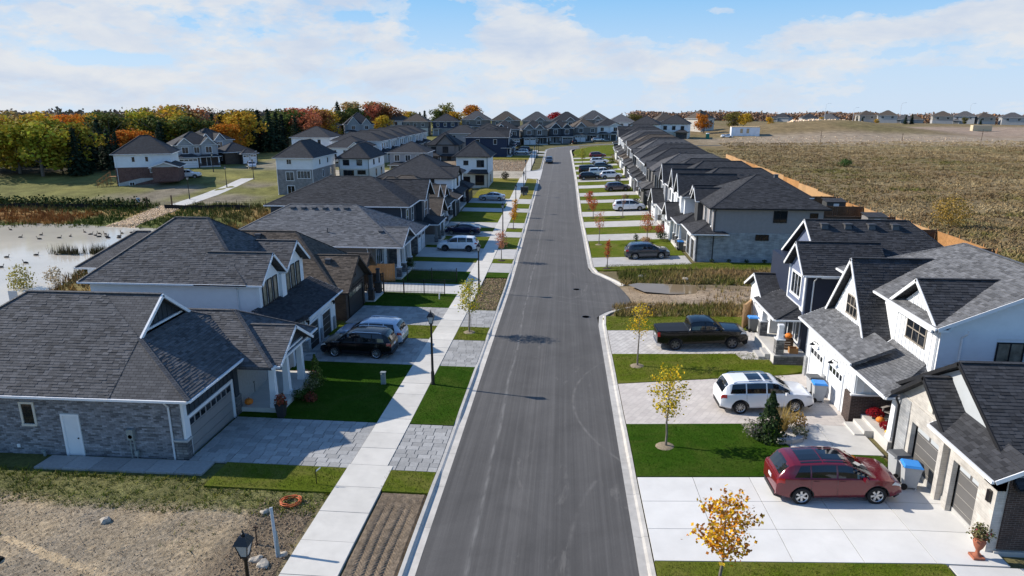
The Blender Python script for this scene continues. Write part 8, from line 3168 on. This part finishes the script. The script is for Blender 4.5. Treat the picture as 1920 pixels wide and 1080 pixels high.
for k, (x, y, w) in enumerate(((39.6, 80.5, 2.6), (40.8, 92.5, 2.4), (41.2, 107.6, 2.8))):
    t = thing('garden_shed', ('small white shed in the stucco house back yard', 'small grey shed in the second back yard', 'dark roofed shed in the third back yard')[k], 'shed', (x, y, gz(x, y)))
    OFF[t] = Vector((0, 0, 0))
    mt = ('light_panel', 'grey_wall', 'charcoal_wall')[k]
    MB().box(-w / 2, w / 2, -1, 1, -.3, 2.05).build('wall', mt, t)
    MB().hexa([(-w / 2 - .15, -1.15, 2.05), (w / 2 + .15, -1.15, 2.05), (w / 2 + .15, 1.15, 2.35), (-w / 2 - .15, 1.15, 2.35)], [(-w / 2 - .15, -1.15, 2.13), (w / 2 + .15, -1.15, 2.13), (w / 2 + .15, 1.15, 2.43), (-w / 2 - .15, 1.15, 2.43)]).build('roof', 'shingle_charcoal', t)
    MB().box(-.4, .4, -1.03, -1.0, -.1, 1.85).build('door', 'white_trim', t)
# chain-link fence below the walk-out house
t = thing('wire_fence', 'thin wire fence on posts below the three-level walk-out house', 'fence', (-60, 121, gz(-60, 121)))
OFF[t] = Vector((0, 0, 0))
pv = None
for k in range(9):
    x, y = 0 + 2.4 * k, .75 * k
    z = gz(-60 + x, 121 + y) - gz(-60, 121)
    MB().tube([(x, y, z - .2), (x, y, z + 1.35)], .035, 6).build('post', 'iron', t)
    if pv:
        for hh in (.15, .55, .95, 1.3):
            MB().tube([(pv[0], pv[1], pv[2] + hh), (x, y, z + hh)], .012, 4).build('wire', 'iron', t)
    pv = (x, y, z)


def silt(p0, p1, label):
    a, b = Vector(p0), Vector(p1)
    t = thing('silt_fence', label, 'fence', (a.x, a.y, gz(a.x, a.y)))
    OFF[t] = Vector((0, 0, 0))
    n = int((b - a).length / 2)
    top, bot = [], []
    m = MB()
    for k in range(n + 1):
        p = a + (b - a) * k / n
        z = gz(p.x, p.y) - gz(a.x, a.y)
        top.append((p.x - a.x, p.y - a.y + random.uniform(-.1, .1), z + .85 + random.uniform(-.15, .08)))
        bot.append((p.x - a.x, p.y - a.y, z - .2))
        MB().box(top[-1][0] - .03, top[-1][0] + .03, top[-1][1] + .02, top[-1][1] + .08, z - .3, z + 1.05).build('stake', 'wood_grey', t)
    for k in range(n):
        m.poly([bot[k], bot[k + 1], top[k + 1], top[k]])
        m.poly([(x, y + .015, z) for x, y, z in (top[k], top[k + 1], bot[k + 1], bot[k])])
    m.build('fabric', 'silt_fence', t)


silt((-112, 116.2), (-77.5, 118.4), 'sagging black silt fence along the far pond bank')
silt((-72.2, 118.2), (-56, 117.5), 'black silt fence right of the stone spillway')
for k, (x, y, lab) in enumerate(((-76.6, 120, 'log post left of the stone spillway'), (-72.9, 121.8, 'log post right of the stone spillway'))):
    t = thing('log_post', lab, 'post', (x, y, gz(x, y)))
    OFF[t] = Vector((0, 0, 0))
    MB().tube([(0, 0, -.4), (.02, 0, 1.9)], [.16, .13], 8).build('log', 'wood_dark', t)
    MB().lathe([(.14, 1.9), (.1, 1.98), (.01, 2.0)], (.02, 0, 0), 8).build('top', 'wood_dark', t)
t = thing('barrier_pole', 'pale pole leaning on the log post by the spillway', 'pole', (-79.4, 119.6, gz(-79.4, 119.6)))
OFF[t] = Vector((0, 0, 0))
MB().tube([(0, 0, 0), (2.75, .3, 1.75)], [.07, .06], 7).build('shaft', 'lumber', t)
MB().tube([(-.05, 0, -.03), (0, 0, 0)], [.05, .08], 7).build('tip', 'wood_grey', t)
t = thing('warning_sign', 'small white warning sign behind the silt fence', 'sign', (-79.2, 121.5, gz(-79.2, 121.5)))
OFF[t] = Vector((0, 0, 0))
MB().box(-.03, .03, .03, .08, -.2, 1.5).build('stake', 'wood_grey', t)
MB().box(-.35, .35, -.02, .02, .7, 1.6).build('board', 'white_trim', t)
t = thing('pond_sign', 'pale blank sign board in the reeds at the near pond bank', 'sign', (-52.8, 59.5, gz(-52.8, 59.5)))
OFF[t] = Vector((0, 0, 0))
MB().box(-.04, .04, .03, .1, -.3, 1.9).build('stake', 'wood_grey', t)
MB().box(-.45, .45, -.02, .03, .8, 2.0).build('board', 'light_panel', t)

# ------------------------------------------------------------------ pond life
def goose_proto():
    t = thing('goose', 'x', 'goose', (0, 0, 0))
    m = MB()
    pts, rad = [(-.48, 0, .16), (-.34, 0, .15), (-.1, 0, .14), (.15, 0, .14), (.3, 0, .20), (.36, 0, .34), (.38, 0, .52), (.44, 0, .60), (.56, 0, .58)], [.02, .12, .2, .19, .11, .055, .05, .065, .02]
    m.tube(pts, rad, 9)
    m.build('body', 'goose', t, True)
    MB().ball((.26, 0, .12), .13, .13, .11, 8, 5).build('breast', 'goose_pale', t, True)
    return t


gp = goose_proto()
gq = random.Random(3)
GS = [(-85.4, 98.2), (-79.2, 92.6), (-77.5, 94.5), (-75.5, 91.6), (-73.2, 92.6), (-72.4, 93.8), (-72.6, 97.2), (-70.5, 95.6), (-69.2, 94.8), (-68.4, 95.9), (-68.0, 93.9), (-67.0, 94.2), (-66.2, 93.2), (-65.4, 94.6), (-64.6, 93.4), (-66.4, 96.8), (-65.2, 97.4), (-63.4, 97.0), (-66.0, 77.2), (-67.2, 74.8), (-68.0, 81.5), (-65.6, 82.0), (-64.2, 82.4), (-70.8, 80.0), (-69.6, 96.2)]
for k, (x, y) in enumerate(GS):
    o = gp if k == 0 else copy_tree(gp)
    o.location = (x, y, -4.0)
    o.rotation_euler = (0, 0, gq.uniform(-.6, .6) + (math.pi if k % 3 == 0 else 0))
    o.scale = (.78,) * 3
    tag(o, 'dark goose swimming on the muddy pond', 'goose', 'geese on the pond')
for k, (x, y, w, lab) in enumerate(((-60.6, 83.2, 1.6, 'dense clump of reeds standing in the pond'), (-64.6, 82.6, 2.2, 'thin row of reeds left of the dense clump in the pond'))):
    q = np.random.default_rng(90 + k)
    n = 90
    P3 = np.stack([q.normal(size=n) * w * .5, q.normal(size=n) * .4, np.zeros(n)], 1)
    V, F, ow = blades(P3, q.uniform(.7, 1.6, n), .07, 5, .25, q)
    t = thing('reed_clump', lab, 'reeds', (x, y, -4.0))
    C = np.array([(.12, .10, .05), (.2, .15, .08), (.08, .08, .03)])[q.integers(0, 3, len(F))]
    link('stems', fast_mesh('stems', V, F, 'blade', C, 3), t)

# ------------------------------------------------------------------ building site and skyline
t = thing('wrapped_building', 'white wrapped building shell on the graded site right of the road end', 'building', (0, 0, 0))
MB().box(-5.6, 5.6, -3.5, 3.5, 0, 3.6).build('wall', 'house_wrap', t)
for u in (-1.6, .9):
    MB().box(u - .5, u + .5, -3.56, -3.5, 1.2, 3.0).build('sheathing', 'osb', t)
MB().box(-5.7, 5.7, -3.6, 3.6, 3.6, 3.75).build('plate', 'lumber', t)
for k in range(12):
    MB().box(-5.5 + k, -5.4 + k, -3.55, -3.45, 3.75, 4.05).build('stud', 'lumber', t)
t.location = (75, 300, gz(75, 300) - .1)
t.rotation_euler = (0, 0, R(-8))
t = thing('portable_toilet', 'green portable toilet with white roof on the building site', 'portable toilet', (57.5, 288, gz(57.5, 288)))
OFF[t] = Vector((0, 0, 0))
MB().box(-.6, .6, -.6, .6, 0, 2.0).build('cabin', 'toilet_green', t)
MB().hexa([(-.62, -.62, 2.0), (.62, -.62, 2.0), (.62, .62, 2.0), (-.62, .62, 2.0)], [(-.45, -.45, 2.3), (.45, -.45, 2.3), (.45, .45, 2.3), (-.45, .45, 2.3)]).build('roof', 'white_trim', t)
MB().box(-.4, .4, -.63, -.6, .1, 1.9).build('door', 'toilet_green', t)
t = thing('shipping_container', 'tan shipping container before the skyline houses', 'container', (201, 356, gz(201, 356)))
OFF[t] = Vector((0, 0, 0))
m = MB().box(-4.4, 4.4, -1.2, 1.2, .1, 2.9)
for k in range(29):
    m.box(-4.3 + .3 * k, -4.15 + .3 * k, -1.25, -1.2, .2, 2.8)
m.build('body', 'container_tan', t)
MB().box(4.4, 4.46, -1.15, 1.15, .2, 2.8).build('door', 'light_panel', t)
t = thing('tarp_pile', 'blue tarpaulin covered pile next to the wrapped building', 'tarp', (66.5, 296, gz(66.5, 296)))
OFF[t] = Vector((0, 0, 0))
MB().hexa([(-2, -1, 0), (2, -1, 0), (2.1, 1, 0), (-2, 1, 0)], [(-1.6, -.7, 1.1), (1.5, -.6, 1.3), (1.6, .7, 1.2), (-1.5, .6, 1.0)]).build('cover', 'tarp_blue', t)
MB().box(-2.2, 2.2, -1.1, 1.1, -.05, .08).build('pallet', 'lumber', t)
for k, (x, y, hg) in enumerate(((180, 505, 13), (228, 500, 14), (276, 505, 14.5), (205, 520, 11))):
    t = thing('highway_light', ('first', 'second', 'third', 'fourth')[k] + ' tall curved arm light pole on the right skyline', 'light pole', (x, y, gz(x, y)), 0, 'tall light poles on the skyline')
    OFF[t] = Vector((0, 0, 0))
    MB().tube([(0, 0, -.5), (0, 0, hg - 1.6), (.3, 0, hg - .6), (1.1, 0, hg - .1), (2.4, 0, hg)], [.14, .10, .09, .08, .07], 6).build('pole', 'downpipe', t)
    MB().box(2.2, 3.2, -.15, .15, hg - .08, hg + .08).build('luminaire', 'downpipe', t)
for k in range(5):
    x, y = 95 + 32 * k, 268 + 6 * k
    t = thing('utility_stake', f'{ORD[k]} dark post along the far edge of the brown field', 'post', (x, y, gz(x, y)), 0, 'posts along the far field edge')
    OFF[t] = Vector((0, 0, 0))
    MB().tube([(0, 0, -.3), (0, 0, 4.2 if k % 2 == 0 else 3.0)], [.09, .07], 6).build('pole', 'wood_dark', t)
    MB().box(-.3, .3, -.04, .04, 2.6, 2.7).build('crossbar', 'wood_dark', t)
# far woods that read as one mass
q = np.random.default_rng(123)


def far_wood(name, pts, hgt, dens, cols, label):
    P, C = [], []
    for (xa, ya), (xb, yb) in zip(pts, pts[1:]):
        L_ = math.hypot(xb - xa, yb - ya)
        n = int(L_ * dens)
        s = q.uniform(0, 1, n)
        x = xa + (xb - xa) * s + q.normal(size=n) * 3
        y = ya + (yb - ya) * s + q.normal(size=n) * 14
        cr = hgt * (.72 + .2 * lump(x, y, .09, 5) + .18 * lump(x, y, .3, 6))
        z = gz_v(x, y) + cr * q.uniform(0, 1, n)
        P.append(np.stack([x, y, z], 1))
        i = np.clip(((lump(x, y, .06, 8) * .5 + .5 + q.normal(size=n) * .18) * len(cols)).astype(int), 0, len(cols) - 1)
        C.append(np.array(cols)[i] * q.uniform(.85, 1.15, (n, 1)))
    P, C = np.concatenate(P), np.concatenate(C)
    V, F, S = leaf_quads(P, q.normal(size=(len(P), 3)), 1.5, q, C)
    tag(link(name, fast_mesh(name, V, F, 'leaf', S, 4)), label, 'woods', None, 'stuff')


far_wood('distant_wood', [(60, 640), (200, 640), (330, 600), (460, 540)], 12, 190, [(.30, .21, .16), (.34, .22, .15), (.26, .19, .15), (.38, .20, .10), (.30, .22, .18)], 'brown autumn wood along the right skyline')  # leaf colours lightened to carry the distance haze
far_wood('distant_wood', [(-330, 250), (-240, 260), (-170, 290), (-125, 330)], 14, 190, [(.25, .18, .14), (.27, .18, .12), (.22, .17, .12), (.26, .20, .08), (.2, .17, .09)], 'purplish brown wood behind the autumn trees')
